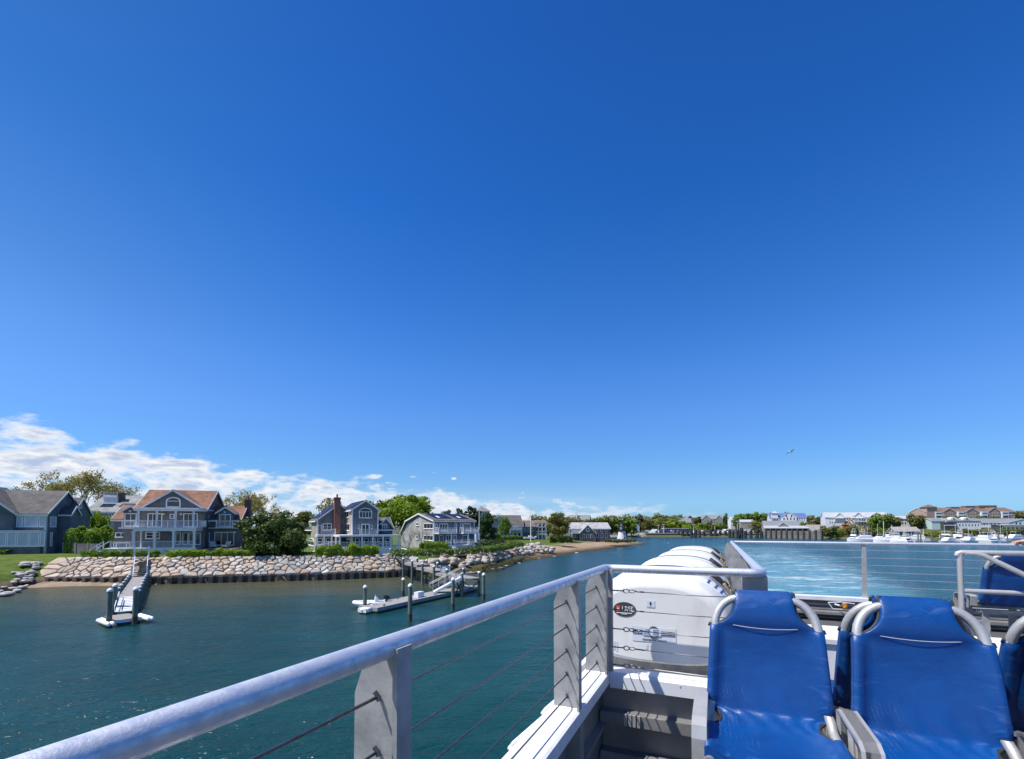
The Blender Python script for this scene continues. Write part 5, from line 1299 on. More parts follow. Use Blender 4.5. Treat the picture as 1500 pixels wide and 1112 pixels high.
def patio_chair(label, p, rz, group, m=None):
    t = thing('garden_chair', label, 'chair', p, rz, group); m = m or mat('pale_cushion', (.55,.53,.48), (.45,.43,.39), 4, .9) if 'pale_cushion' not in bpy.data.materials else bpy.data.materials['pale_cushion']
    b = MB(); b.box(-.38,.38,-.4,.4,.25,.45); b.build('cushion', m, t); b = MB(); b.prism([(-.38,.3,.45),(-.38,.45,.45),(-.38,.62,1.0),(-.38,.48,1.02)], (.76,0,0)); b.build('back', m, t)
    for sx_ in (-1,1):
        b = MB(); b.box(sx_*.44-.05,sx_*.44+.05,-.42,.5,.55,.62); b.box(sx_*.44-.04,sx_*.44+.04,-.4,-.32,0,.55); b.box(sx_*.44-.04,sx_*.44+.04,.38,.46,0,.55); b.build('arm', WOOD, t)
for a, lab in ((1012,'left cushioned garden chair on the patio of the red roofed house'),(1120,'right cushioned garden chair on the patio of the red roofed house')):
    patio_chair(lab, hw(H1, H1.x(a,2.2), 2.2, PZ1), H1.a+R(25 if a < 1100 else -20), 'patio chairs')
def table():
    p = hw(H1, H1.x(270,1.2), 1.2, ZF1); t = thing('deck_table', 'white dining table on the left deck of the red roofed house', 'table', p, H1.a)
    b = MB(); b.box(-.9,.9,-.5,.5,.70,.75); b.build('tabletop', WHITE, t)
    for sx_ in (-1,1):
        for sy_ in (-1,1): b = MB(); b.box(sx_*.78-.04,sx_*.78+.04,sy_*.4-.04,sy_*.4+.04,0,.70); b.build('leg', WHITE, t)
table()
# ---------------------------------------------------------------- house at the far left
def house_zero():
    H = HF(67.5,67,R(16),3.2,(0,700,6.95)); t = H.thing('house', 'grey house at the left edge with two rows of pale shaded windows'); X = H.x
    w = MB(); r = MB(); tr = MB(); ze = H.z(362,0,470); D = 8.6; zr = H.qx(692,146,0.0)[1]
    gable(w, r, tr, -11, 0, 0, D, -.5, ze, zr, 'x', .3)
    gx1 = X(135,-.5); gable(w, r, tr, gx1-9, gx1, -.6, 5, -.5, H.z(345,-.6,140), H.z(345,-.6,140)+3.6, 'y', .3)
    # small wing behind on the right
    xw = .9; (ya, za), (yb, zb) = H.qx(735,365,xw), H.qx(918,365,xw); zrw = H.qx(826,212,xw)[1]
    gable(w, r, tr, -4, xw, ya, yb, -.5, za, zrw, 'x', .25)
    xw2 = 1.5; (yc, zc), (yd, zd) = H.qx(728,372,xw2), H.qx(832,372,xw2); gable(w, r, tr, -1, xw2, yc-.1, yd-.4, -.5, zc, H.qx(785,298,xw2)[1], 'x', .15)
    parts(t, wall=(w, SH_SLATE), roof=(r, RF_GREY), trim=(tr, WHITE))
    b = MB(); b.box(-11,-.02,-.06,-.005,H.z(500,0,300)-.9,H.z(500,0,300)-.1); b.build('shingle_band', SH_DARK, t)
    b = MB(); b.box(-.14,.12,-.16,.10,-.5,ze); b.build('corner_board', mat('sage_trim', (.50,.58,.57), (.45,.53,.52), 2, .6), t)
    zs0, zs1 = H.z(700,-.8,300), H.z(545,-.8,300)
    b = MB(); b.box(-12,-.15,-.78,-.02,zs0-.05,zs1); b.build('sunroom', WHITE, t); b = MB(); b.box(-12,-.2,-.74,-.03,-.5,zs0-.055); b.build('stone_base', SH_MID, t)
    for zt, zb_, xs, yl in ((385,500,(165,240,395,470),-.03),(550,695,(-110,-20,72,172,300,405,466),-.80)):
        for a, b in zip(xs, xs[1:]): wq(H, t, (a+2,zt,b-2,zb_), yl, nx=1, ny=1, gm=GLASSB, tr=.10)
    b = MB(); b.box(-12,-.1,-.95,-.0,zs1+.002,zs1+.14); b.box(X(98),.2,-.2,0,H.z(392,0,300)-.0,H.z(383,0,300)); b.build('sill_course', WHITE, t)
    for zt, zb_ in ((395,500),(555,695)): wqx(H, t, (505,zt,572 if zt < 500 else 532,zb_), .02, nx=1, ny=1, gm=GLASSB, sgn=1)
    wqx(H, t, (800,248,832,308), xw+.01, nx=1, ny=1, sgn=1)
    # board fence under the hedge
    a = PZ(93,811,3.2); b_ = PZ(148,812,3.2); f = thing('garden_fence', 'grey board fence below the hedge between the left houses', 'fence', a, 0); d = b_-a
    for i in range(3):
        p, q = d*(i/3), d*((i+1)/3); m = MB(); m.bar(p+Vector((0,0,.75)), q-d*.01+Vector((0,0,.75)), .06, 1.5); m.build('fence_panel', SH_MID, f); m = MB(); m.box(p.x-.09,p.x+.09,p.y-.12,p.y+.06,-.3,1.6); m.build('fence_post', WOOD, f)
house_zero()
# ---------------------------------------------------------------- pale house behind, between the two
def house_back():
    H = HF(180,92,R(12),3.6,(130,690,5.5556)); t = H.thing('house', 'pale grey roofed house with roof deck, behind the red roofed house'); X = H.x
    w = MB(); r = MB(); tr = MB(); gable(w, r, tr, X(-20), X(470), 0, 12, -.5, H.z(330,0,100), H.q(300,205,6)[1], 'x', .4)
    parts(t, wall=(w, SH_GREY), roof=(r, RF_LIGHT), trim=(tr, WHITE))
    chimney(t, X(232,4), X(282,4), 3.4, 4.4, 2, H.q(255,178,4)[1], BRICKD, False)
    z0 = H.q(150,262,3)[1]; b = MB(); b.box(X(112,3),X(225,3),3,5,z0,H.q(150,212,3)[1]); b.build('roof_deck', WHITE, t)
    b = MB(); rail(b, (X(112,3),3,H.q(150,212,3)[1]), (X(225,3),3,H.q(150,212,3)[1]), .9); b.build('deck_railing', WHITE, t)
    for a in (85,245): b = MB(); z = H.q(a+50,285,1.8)[1]; b.prism([(X(a,1.6),1.3,z-.35),(X(a+110,1.6),1.3,z-.35),(X(a+110,1.6),2.6,z+.42),(X(a,1.6),2.6,z+.42)], (0,0,.10)); b.build('skylight', GLASS, t)
    for a in (160,195): wq(H, t, (a,345,a+28,400), 0, nx=1, ny=2)
house_back()
# ---------------------------------------------------------------- grey house with the tall brick chimney
def house_two():
    H = HF(516.4,74,R(30),3.2,(340,690,5.357)); t = H.thing('house', 'grey house with tall brick chimney, solar roof and arched gable window'); X = H.x
    w = MB(); wt2 = MB(); r = MB(); tr = MB(); so2 = MB()
    x1 = X(1142,0); ze = H.z(302,0,1045); zr = H.z(236,0,1048); yb = min(5.5, abs(H.qx(850,400,0)[0])); D = yb+4.5
    gable(w, r, tr, 0, x1, 0, D, -.5, ze, zr, 'y', .3)
    wt3 = MB(); wt3.box(-.03,0,.12,yb,-.5,ze-.02); wt3.build('shingled_side', SH_TAN_SUNLIT, t)  # tan facing puts the sun on this left wall into its colour
    xL = X(668,yb); xm = X(835,yb); zeL = H.z(382,yb,670); zrL = H.z(262,yb,835)
    gable(w, r, tr, xL, 2*xm-xL, yb, yb+8, -.5, zeL, zrL, 'y', .35, mid=xm)
    wt2.box(xL-.03,xL,yb+.12,yb+7.9,-.5,zeL-.02)
    x2 = X(1258,1.6); z2 = H.z(455,1.6,1200); gable(w, r, tr, x1-.1, x2, 1.6, 7, -.5, z2, z2+1.9, 'x', .25)
    da, db = X(1168,1.5), X(1240,1.5); gable(w, r, tr, da, db, 1.5, 4.5, z2-1.2, H.z(412,1.5,1200), H.z(372,1.5,1200), 'y', .2, .1)
    parts(t, wall=(w, SH_SLATE), shingled_side=(wt2, SH_TAN_SUNLIT), roof=(r, RF_GREY), trim=(tr, WHITE))  # slate fronts and tan left sides: shade and sun put into the colours
    # solar panels on the slopes that face left
    for (xa, za, xm_, zm, y0, y1) in ((xL,zeL,xm,zrL,yb+.2,yb+7.6),(0,ze,x1/2,zr,.3,D-.3)):
        s = Vector((xm_-xa,0,zm-za)); nn = Vector((-s.z,0,s.x)).normalized(); a = Vector((xa,0,za))+s*.06+nn*.20; b = Vector((xa,0,za))+s*.95+nn*.20
        so2.prism([(a.x,y0,a.z),(b.x,y0,b.z),(b.x,y1,b.z),(a.x,y1,a.z)], nn*.05)
    so2.build('solar_panel', SOLAR, t)
    chimney(t, X(800,yb-.9), X(846,yb-.9), yb-1.1, yb-.02, -.5, H.z(207,yb-.9,822), BRICK, True)
    for q in ((-.12,.03,-.12,.03,-.5,ze),(xL-.1,xL+.1,yb-.06,yb+.1,-.5,zeL),(x1-.05,x1+.1,-.06,.1,-.5,ze)): b = MB(); b.box(*q); b.build('corner_board', WHITE, t)
    wq(H, t, (995,290,1098,368), 0, nx=4, ny=1, arch=1); wq(H, t, (1013,415,1078,500), 0, nx=2, ny=1, name='glass_door')
    for a in (980,1083): wq(H, t, (a,416,a+27,462), 0, nx=1, ny=1, arch=2)
    wqx(H, t, (918,312,850,364), -.035, nx=4, ny=1); wqx(H, t, (924,414,870,468), -.035, nx=3, ny=1)
    wq(H, t, (710,412,782,466), yb, nx=2, ny=2); wqx(H, t, (625,415,575,468), xL-.035, nx=2, ny=1); wqx(H, t, (642,522,596,590), xL-.035, nx=2, ny=1, arch=1)
    wq(H, t, (1178,416,1216,468), 1.5, nx=2, ny=1)
    for a in (668,735,): wq(H, t, (a,525,a+42,580), yb, nx=1, ny=1)
    wqx(H, t, (930,530,878,600), -.035, nx=2, ny=1, name='glass_door')
    for a, yl in ((965,0),(1035,0),(1085,0),(1120,0)): wq(H, t, (a,525,a+36,580), yl, nx=1, ny=1)
    for a in (1150,1200): wq(H, t, (a,525,a+38,572), 1.6, nx=1, ny=1)
    # wrap-round porch with flat roof
    yp = -2.6; za = H.z(516,yp,1100); zf = H.z(600,yp,1100); zf = max(.3, zf)
    d = MB(); d.box(-2.4,X(1322,yp),yp,-.02,za,za+.28); d.box(-2.4,-.04,-.02,yb-.02,za,za+.28); d.box(xL-.3,-2.4,yb-2.6,yb-.02,za,za+.28); d.build('porch_roof', WHITE, t)
    d = MB(); d.box(-2.4,X(1322,yp),yp,-.02,-.5,zf); d.box(-2.4,-.04,-.02,yb-.02,-.5,zf); d.box(xL-.3,-2.4,yb-2.6,yb-.02,-.5,zf); d.build('porch_deck', WHITE, t)
    for a in (1020,1105,1185,1247,1312): x = X(a,yp+.2); c = MB(); c.box(x-.11,x+.11,yp+.1,yp+.32,zf,za); c.build('porch_column', WHITE, t)
    for y in (yp+.2,1.2): c = MB(); c.box(-2.38,-2.16,y-.11,y+.11,zf,za); c.build('porch_column', WHITE, t)
    for a in (662,722,782): x = X(a,yb-2.4); c = MB(); c.box(x-.10,x+.10,yb-2.5,yb-2.3,zf,za); c.build('porch_column', WHITE, t)
    m = MB(); rail(m, (X(1005,yp+.2),yp+.2,za+.28), (X(1140,yp+.2),yp+.2,za+.28), .9); m.build('balcony_railing', WHITE, t)
    m = MB(); rail(m, (X(700,yb-2.4),yb-2.4,za+.28), (X(810,yb-2.4),yb-2.4,za+.28), .9); rail(m, (xL-.2,yb-2.4,za+.28), (X(700,yb-2.4),yb-2.4,za+.28), 1.5, bal=9); m.build('balcony_railing', WHITE, t)
    m = MB(); rail(m, (-2.2,yp+.2,zf), (X(1380,yp+.2),yp+.2,zf), .9); rail(m, (xL-.2,yb-2.4,zf), (X(840,yb-2.4),yb-2.4,zf), .9); m.build('porch_railing', WHITE, t)
    m = MB()
    for i in range(5): m.box(-4.2,-2.5,1.0-.0,2.4,-.6,zf-.15*(i+1)+.0) if i == 0 else m.box(-2.5-.34*(i+1)-1.7,-2.5-.34*i-1.7,.6,2.6,-.6,zf-.15*(i+1))
    m.bar((-2.4,.5,zf+.9),(-5.2,.5,zf+.2),.08,.07); m.bar((-2.4,2.7,zf+.9),(-5.2,2.7,zf+.2),.08,.07); m.box(-5.25,-5.1,.42,.58,-.4,zf+.4); m.box(-5.25,-5.1,2.62,2.78,-.4,zf+.4); m.build('steps', WHITE, t)
    f = PZ(469.5,806,3.2); p = thing('flagpole', 'bare white flagpole in front of the house with the tall brick chimney', 'flagpole', f); h = (806-750)*f.y/FPX
    b = MB(); b.tube([(0,0,-.3),(0,0,h*.6),(0,0,h)], [.10,.09,.06], 10); b.build('pole', WHITE, p, 60); b = MB(); b.lathe([(.01,h),(.09,h+.06),(.09,h+.12),(.01,h+.18)], 10); b.build('finial', WHITE, p, True)
house_two()
# ---------------------------------------------------------------- pale gabled house with balconies
def house_three():
    H = HF(635.5,86,R(40),2.95,(560,690,6.818)); t = H.thing('house', 'pale shingled house with saltbox gable, solar panels and white balconies'); X = H.x
    w = MB(); wl_ = MB(); r = MB(); tr = MB()
    ze = H.z(498,0,515); y1, zb = H.qx(190,632,0); ym, zr = H.qx(372,430,0); x1 = X(918,0)
    gable(w, r, tr, 0, x1, 0, 2*ym, -.5, ze, zr, 'x', .3, mid=ym)
    k = (zr-ze)/ym; zb2 = zr-k*.85*(y1-ym)
    w.prism([(0,2*ym,-.5),(0,y1,-.5),(0,y1,max(.6,zb)),(0,2*ym,ze)], (x1,0,0))
    r.prism([(-.3,2*ym,ze+.02),(-.3,y1+.3,max(.6,zb)-.1),(-.3,y1+.3,max(.6,zb)+.06),(-.3,2*ym,ze+.18)], (x1+.6,0,0))
    tr.prism([(-.34,2*ym-.1,ze-.1),(-.34,y1+.3,max(.6,zb)-.2),(-.34,y1+.3,max(.6,zb)+.10),(-.34,2*ym-.1,ze+.24)], (.03,0,0))
    wl_.prism([(-.03,.1,-.5),(-.03,y1,-.5),(-.03,y1,max(.5,zb-.1)),(-.03,ym,zr-.18),(-.03,.1,ze-.06)], (.03,0,0))
    parts(t, wall=(w, SH_SLATE), gable_wall=(wl_, SH_GREY), roof=(r, RF_GREY), trim=(tr, WHITE))  # pale left gable, slate front: sunlit and shaded tones painted in
    s = Vector((0,ym,zr-ze)); nn = Vector((0,-s.z,s.y)).normalized()
    def pan(fa, fb, ga, gb, m, name, up=.2):
        a = Vector((0,0,ze))+s*fa+nn*up; b = Vector((0,0,ze))+s*fb+nn*up; q = MB(); q.prism([(x1*ga,a.y,a.z),(x1*gb,a.y,a.z),(x1*gb,b.y,b.z),(x1*ga,b.y,b.z)], nn*.05); q.build(name, m, t)
    pan(.22,.95,.12,.52,SOLAR,'solar_panel'); pan(.22,.92,.64,.95,SOLAR,'solar_panel')
    for g in (.2,.72): pan(.28,.5,g,g+.05,FRAME,'skylight',.26)
    chimney(t, X(600,ym), X(668,ym), ym-.4, ym+.5, zr-1, H.q(635,403,ym)[1], mat('pale_stone', (.36,.33,.29), (.28,.26,.23), 3, .9), False)
    for q in ((-.12,.14,-.10,.12,-.5,ze-.05),(x1-.1,x1+.06,-.06,.1,-.5,ze-.05)): b = MB(); b.box(*q); b.build('corner_board', WHITE, t)
    for zt, zb_ in ((522,578),(640,696)):
        wqx(H, t, (512,zt,416,zb_), -.035, nx=3, ny=1)
    wqx(H, t, (366,516,338,546), -.035, nx=1, ny=1); wqx(H, t, (364,645,336,682), -.035, nx=1, ny=2)
    zu = H.z(618,-1.9,700)
    for a, b_ in ((568,655),(810,878)): wq(H, t, (a,525,b_,600), 0, nx=3, ny=1, name='glass_door')
    for a in (524,720,776): wq(H, t, (a,525,a+24,565), 0, nx=1, ny=1)
    for a, b_ in ((566,608),(634,690),(706,740),(800,850)): wq(H, t, (a,640,b_,720), 0, nx=2, ny=1, name='glass_door')
    d = MB(); d.box(X(566,-1.8),X(748,-1.8),-1.8,-.01,zu-.2,zu); d.box(X(812,-1.8),X(962,-1.8),-1.8,-.01,zu-.2,zu); d.build('balcony_deck', WHITE, t)
    for a, b_ in ((568,745),(815,960)):
        m = MB(); rail(m, (X(a,-1.7),-1.7,zu), (X(b_,-1.7),-1.7,zu), .95); rail(m, (X(a,-1.7),-1.7,zu), (X(a,-1.7),-.1,zu), .95); m.build('balcony_railing', WHITE, t)
    zf = H.z(738,-2.6,860)
    d = MB(); d.box(X(640,-2.6),X(1016,-2.6),-2.6,-.01,zf-.2,zf); d.build('porch_deck', WHITE, t); d = MB(); d.box(X(720,-2.5),X(1010,-2.5),-2.5,-.01,-.8,zf-.205); d.build('deck_skirt', SKIRT, t)
    m = MB(); rail(m, (X(720,-2.5),-2.5,zf), (X(1014,-2.5),-2.5,zf), .95); rail(m, (X(640,-2.5),-2.5,zf), (X(690,-2.5),-2.5,zf), .95); m.build('porch_railing', WHITE, t)
    for a in (858,958,690): x = X(a,-1.7); c = MB(); c.box(x-.10,x+.10,-1.8,-1.6,zf,zu-.2); c.build('porch_column', WHITE, t)
    m = MB()
    for i in range(5): m.box(X(690,-2.6)+.05,X(720,-2.6),-2.6-.3*(i+1),-2.6-.3*i,-.8,zf-.17*(i+1))
    m.build('steps', WHITE, t)
    f = PZ(702,802,2.9); p = thing('flagpole', 'white flagpole at the corner of the house with white balconies', 'flagpole', f); h = (802-747)*f.y/FPX
    b = MB(); b.tube([(0,0,-.3),(0,0,h*.6),(0,0,h)], [.10,.09,.06], 10); b.build('pole', WHITE, p, 60); b = MB(); b.lathe([(.01,h),(.09,h+.06),(.09,h+.12),(.01,h+.18)], 10); b.build('finial', WHITE, p, True)
house_three()
# ================================================================ near planting
reg('shrub', 3, 8.9, 8.4, -1.5, L_DARK, .22, 3, ncl=84, nl=190, leaf=.20, cr=.15)
reg('bigleaf', 8, 12.5, 10.2, 2.2, L_BRIGHT, .35, 7, ncl=54, nl=190, leaf=.30, shape='dome', cr=.17)
reg('mid', 12, 8, 8, 1.6, L_MID, .25, 5, ncl=30, nl=110, leaf=.30, cr=.22)
reg('bright', 13, 4, 5, .6, L_BRIGHT, .14, 3, ncl=24, nl=90, leaf=.20, cr=.23)
reg('olive', 21, 8.5, 8.6, .5, L_OLIVE, .28, 4, ncl=46, nl=110, leaf=.30, shape='dome', cr=.18)
reg('darktree', 22, 4.6, 8, .4, L_DARK, .18, 4, ncl=34, nl=110, leaf=.22, cr=.22, shape='dome')
reg('pine', 23, 6, 10, 2, L_PINE, .22, 8, ncl=26, nl=70, leaf=.34, cr=.20)
reg('cone', 24, 4.5, 9, .5, L_PINE, .16, 8, ncl=26, nl=60, leaf=.34, cr=.22, shape='cone')
reg('tan', 25, 9, 8, 2, L_TAN, .26, 6, ncl=34, nl=90, leaf=.26, cr=.20)
for k, sd, m in (('fg',31,L_MID),('fb',33,L_BRIGHT),('fo',35,L_OLIVE),('ft',37,L_TAN),('fd',39,L_DARK),('fr',41,L_RED)):
    for v in range(2):
        reg(k+str(v), sd+v*50, 8.6, 8.6, .1, m, .26, 5, ncl=22, nl=46, leaf=.58, cr=.23)
bare('bare_yellow', 4, 15, 6, .58, .22, leafmat('yellow_buds', (.24,.21,.05), (.42,.36,.09), .4, .4), 5, .17); bare('bare_grey', 9, 12, 6, .55, .18, L_TAN, 2, .13); bare('bare_small', 15, 4.2, 5, .5, .06)
def on(px, Y): return Vector(((px-CX)/FPX*Y, Y, 0))
def nt(kind, label, px, Y, ytop, wpx=None, nomh=10., nomw=9., rz=0., name='tree', cat='tree', group=None):
    p = on(px, Y); g = land_h(p.x, p.y) if Y < 300 and inside(p.x, p.y, SHORE) else far_h(p.x, p.y); g = max(g, 1.0)
    h = CAMH-(ytop-773)*Y/FPX-g; sz = h/nomh; s = (wpx*Y/FPX)/nomw if wpx else sz
    return tree(kind, label, cat, (p.x, p.y, g-.1), rz, s, group, sz, name)
nt('shrub','huge dark rounded evergreen shrub on the sea wall beside the red roofed house', 402,67.5,741,98,6.9,8.9,name='evergreen_shrub',cat='shrub')
nt('bigleaf','large bright green spreading tree behind the pale gabled house', 592,104,717,90,12.4,12.5)
nt('mid','paler green tree at the left shoulder of the large bright green tree', 553,108,724,46,9.6,8)
nt('bright','small bright green tree between the two left houses', 146,82,742,34,5.6,4)
nt('tan','tan budding tree behind the roof of the house with the brick chimney', 487,118,726,44,10,9,rz=1)
nt('darktree','dark leafy tree at the right end of the pale gabled house', 714,98,746,30,8.4,4.6)
nt('bright','small green shrub tree at the base of the dark leafy tree', 728,100,775,14,5.6,4,rz=2)
nt('olive','round brownish green tree between the far grey houses', 818,170,748,34,9.1,8.5)
for i,(px,y,w) in enumerate(((4,712,26),(22,713,30),(40,714,18))): nt('pine','%s dark pine top above the grey roof at the far left'%ORD[i], px,140,y,w,12,6,group='pines behind the left house',name='pine_tree',rz=i)
for i,(px,y,w) in enumerate(((655,744,22),(672,741,20),(690,738,26),(700,745,20))): nt('pine','%s dark pine behind the pale gabled house, counting from the left'%ORD[i], px,130,y,w,12,6,group='pines behind the pale house',name='pine_tree',rz=i*2)
for i,(px,y,w,k) in enumerate(((430,752,40,'mid'),(447,746,34,'olive'),(463,748,34,'mid'),(405,748,30,'olive'),(530,748,30,'mid'),(640,750,30,'olive'),(740,752,20,'mid'))):
    nt(k,['mid green tree just right of the dark shrub top','olive tree second to the right of the dark shrub','mid green tree left of the brick chimney house','olive tree peeping over the dark shrub','mid green tree right of the grey gable','olive tree over the ridge of the pale house','small green tree beside the hip roofed tower'][i], px,150,y,w,9.6 if k=='mid' else 9.1,8 if k=='mid' else 8.5,rz=i)
bare_tree('bare_yellow','tall yellowish budding tree rising behind the left houses', on(122,108)+Vector((0,0,3.2)), 1.22)
bare_tree('bare_grey','grey bare tree behind the pale roof deck', on(172,118)+Vector((0,0,3.2)), 1.42, 1.)
bare_tree('bare_grey','grey bare tree at the left of the yellowish tree', on(78,122)+Vector((0,0,3.2)), .95, 2.2)
bare_tree('bare_yellow','half bare tree behind the right wing of the red roofed house', on(352,104)+Vector((0,0,3.2)), .88, 2.)
bare_tree('bare_small','leafless shrub left of the pale gable wall', on(598,80)+Vector((0,0,3.0)), 1.15, 0, name='bare_shrub')
bare_tree('bare_small','leafless shrub in front of the pale gable wall windows', on(618,80)+Vector((0,0,3.0)), 1.05, 1.4, name='bare_shrub')
# hedges and bushes
hedge('bright green hedge above the board fence between the left houses', 2, [PZ(80,812,3.2)+Vector((0,2.2,0)), PZ(112,812,3.2)+Vector((0,2.2,0)), PZ(150,812,3.2)+Vector((0,3,0))], 1.9, 3.7, L_HEDGE, 5200, .17, .14)
def sw(px, back, z=3.0): c, d, n_ = shore_pt(px); return c+n_*back+Vector((0,0,z))
hedge('low clipped hedge on top of the sea wall left of the pier stairs', 4, [sw(78,4.3), sw(120,4.3), sw(193,4.3)], 1.3, .95, L_HEDGE, 3400, .13)
hedge('low green hedge along the sea wall right of the pier stairs', 6, [sw(211,4.3), sw(280,4.3), sw(362,4.4)], 1.4, 1.0, L_HEDGE, 4600, .13)
hedge('loose green bushes on the sea wall in front of the brick chimney house', 8, [sw(455,4.2), sw(500,4.2), sw(560,4.0)], 2.0, 1.4, L_HEDGE, 5200, .15, .4, 'bushes')
hedge('bright rounded clipped hedge in front of the pale gabled house', 10, [PZ(620,810,2.9)+Vector((0,-1,0)), PZ(653,809,2.9)+Vector((0,-1,0))], 2.6, 1.75, L_HEDGE, 3200, .16, .12)
hedge('green shrub strip above the riprap bank', 12, [PZ(572,815,3.0), PZ(620,814,3.0), PZ(700,811,2.9), PZ(760,800,2.8)], 2.4, .9, L_MID, 7500, .15, .45, 'shrubs')
hedge('dark green bushes right of the house with white balconies', 14, [PZ(704,806,2.9), PZ(735,802,2.8)], 2.2, 1.5, L_DARK, 2600, .16, .35, 'bushes')
hedge('low shrubs on the lawn in front of the far grey houses', 16, [PZ(738,791,2.9), PZ(760,790,2.9)], 3, 1.2, L_MID, 900, .3, .4, 'shrubs')
hedge('dark shrub clump left of the cottage with the round gable window', 18, [PZ(812,795,2.4), PZ(832,794.5,2.4)], 4, 2.0, L_DARK, 1200, .32, .3, 'shrubs')
hedge('low dune shrubs at the foot of the small lighthouse', 20, [PZ(893,794,1.9), PZ(925,793.5,1.7)], 4, .8, L_OLIVE, 1100, .34, .4, 'shrubs')
hedge('small bushes at the foot of the far left house', 22, [PZ(-12,815,3.0), PZ(14,815,3.0)], 1.2, .9, L_MID, 1200, .14, .3, 'bushes')
hedge('red flowering bed on the lawn before the far grey house', 24, [PZ(753,787,3.3), PZ(773,787,3.3)], 1.4, .9, leafmat('red_flowers',(.10,.012,.015),(.26,.03,.035),.6), 420, .26, .2, 'flower bed', 'flower_bed')
def dish():
    p = sw(381,4.6,3.0); t = thing('yard_ornament', 'four white lobed propeller shaped ornament in front of the dark shrub', 'ornament', p, R(10))
    for a in (45,135,225,315):
        m = MB(); c = Vector((.42*math.cos(R(a)), 0, 1.0+.42*math.sin(R(a)))); m.lathe([(.02,-.06),(.34,-.03),(.34,.03),(.02,.06)], 14); 
        q = m.build('lobe', GELW, t, True); q.location = c; q.rotation_euler = (R(90),0,0)
    m = MB(); m.tube([(0,.1,-.2),(0,.1,1.0)], .05, 8); m.build('post', WHITE, t)
dish()
# ================================================================ further buildings
WINM = {}
def fwin(parent, x, y, z, w, h, rz=0., dark=True):
    k = (round(w,1), round(h,1))
    if k not in WINM:
        mb = MB(); tr = .14; w_, h_ = k; mb.box(-w_/2,w_/2,-.06,0,-h_/2,h_/2); mb.mi = 1; mb.box(-w_/2+tr,w_/2-tr,-.10,-.061,-h_/2+tr,h_/2-tr); WINM[k] = mb.mesh('window', [FRAME, GLASS])
    return put('window', WINM[k], parent, (x,y,z), rz)
def fb(name, label, px0, px1, yb, ye, yr, Y, wm, rm, rot=0., depth=9., axis='x', grids=(), cat='house', tr=True, ov=.3, base=4., gables=(), extra=None):
    rot = rot-R(17) if Y > 255 else rot
    H = HF((px0+px1)/2, Y, rot, CAMH-(yb-773)*Y/FPX, (0,0,1)); t = H.thing(name, label, cat)
    hw_ = (px1-px0)/2*Y/FPX/math.cos(rot); w = MB(); r = MB(); tm = MB(); ze = (yb-ye)*Y/FPX; zr = (yb-yr)*Y/FPX
    gable(w, r, tm if tr else None, -hw_, hw_, 0, depth, -base, ze, zr, axis, ov, .2)
    sc = Y/FPX
    for gx, gw, gye, gyr, out in gables:          # front cross gables: centre px, width px, eave y, peak y, projection
        x = (gx-(px0+px1)/2)*sc; g0, g1 = x-gw*sc/2, x+gw*sc/2
        gable(w, r, tm if tr else None, g0, g1, -out, depth*.5, -base, (yb-gye)*sc, (yb-gyr)*sc, 'y', ov*.8, .18)
    parts(t, wall=(w, wm), roof=(r, rm), trim=(tm, WHITE))
    for gx0, gx1, n, y0, y1, ww, out in grids:    # rows of windows: from px to px, count, top y, bottom y, width share
        for i in range(n):
            c = gx0+(gx1-gx0)*(i+.5)/n; fwin(t, (c-(px0+px1)/2)*sc, -out-.005, (yb-(y0+y1)/2)*sc, (gx1-gx0)/n*ww*sc, (y1-y0)*sc)
    if extra: extra(H, t, sc, (px0+px1)/2, yb)
    return H, t
def vb(name, m, t, *boxes):
    b = MB()
    for x in boxes: b.box(*x)
    b.build(name, m, t)
# -- the tower house and the grey houses on the point
def ex_tower(H, t, s, cx, yb):
    b = MB(); hw_ = 12.5*s; b.box(-hw_-.3,-hw_+.1,-.1,.3,-2,22*s); b.build('corner_board', WHITE, t)
    m = MB(); z = 40*s; e = 9.5*s
    m.box(-e,e,1,1+2*e,10*s,z); m.build('tower', SH_GREY, t)
    m = MB(); c = (0,1+e,z+9*s); q = [(-e-.5,.5,z),(e+.5,.5,z),(e+.5,1.5+2*e,z),(-e-.5,1.5+2*e,z)]; m.add(q+[c], [(0,1,4),(1,2,4),(2,3,4),(3,0,4),(3,2,1,0)]); m.build('tower_roof', RF_LIGHT, t)
    for i in range(3): fwin(t, (-6+6*i)*s, .99, z-5.5*s, 4.2*s, 6*s)
    vb('balcony_railing', WHITE, t, (-e-.2,e+.2,.6,.75,z-11*s,z-9*s))
fb('house','grey house with a hip roofed lookout tower behind the dark leafy tree',698,722,789,764,757,150,SH_GREY,RF_GREY,R(25),9,'x',((700,720,3,768,776,.6,0),),extra=ex_tower)
def ex_a(H, t, s, cx, yb):
    vb('balcony', WHITE, t, (-6*s,11*s,-1.6,-.01,10*s,11*s), (-6*s,11*s,-1.65,-1.5,11*s,14*s)); vb('porch_column', WHITE, t, (-6*s,-5.3*s,-1.6,-1.2,-2,10*s), (10.3*s,11*s,-1.6,-1.2,-2,10*s))
fb('house','long grey roofed house with balcony, second from the hip roofed tower',738,766,787,770,755,172,SH_GREY,RF_GREY,R(12),10,'x',((745,764,3,773,779,.75,0),(745,764,3,780.5,786,.75,0)),extra=ex_a)
fb('house','steep gabled grey house wing between the tower and the long roof',722,741,788,768,755,168,SH_GREY,RF_GREY,R(30),9,'y',((725,738,2,771,777,.6,0),(725,738,2,779,785,.6,0)))
fb('house','low house with brown roof beside the white glazed bay',764,786,788,771,763,176,SH_MID,RF_BROWN,R(8),8,'x',((766,782,3,774,779,.5,0),))
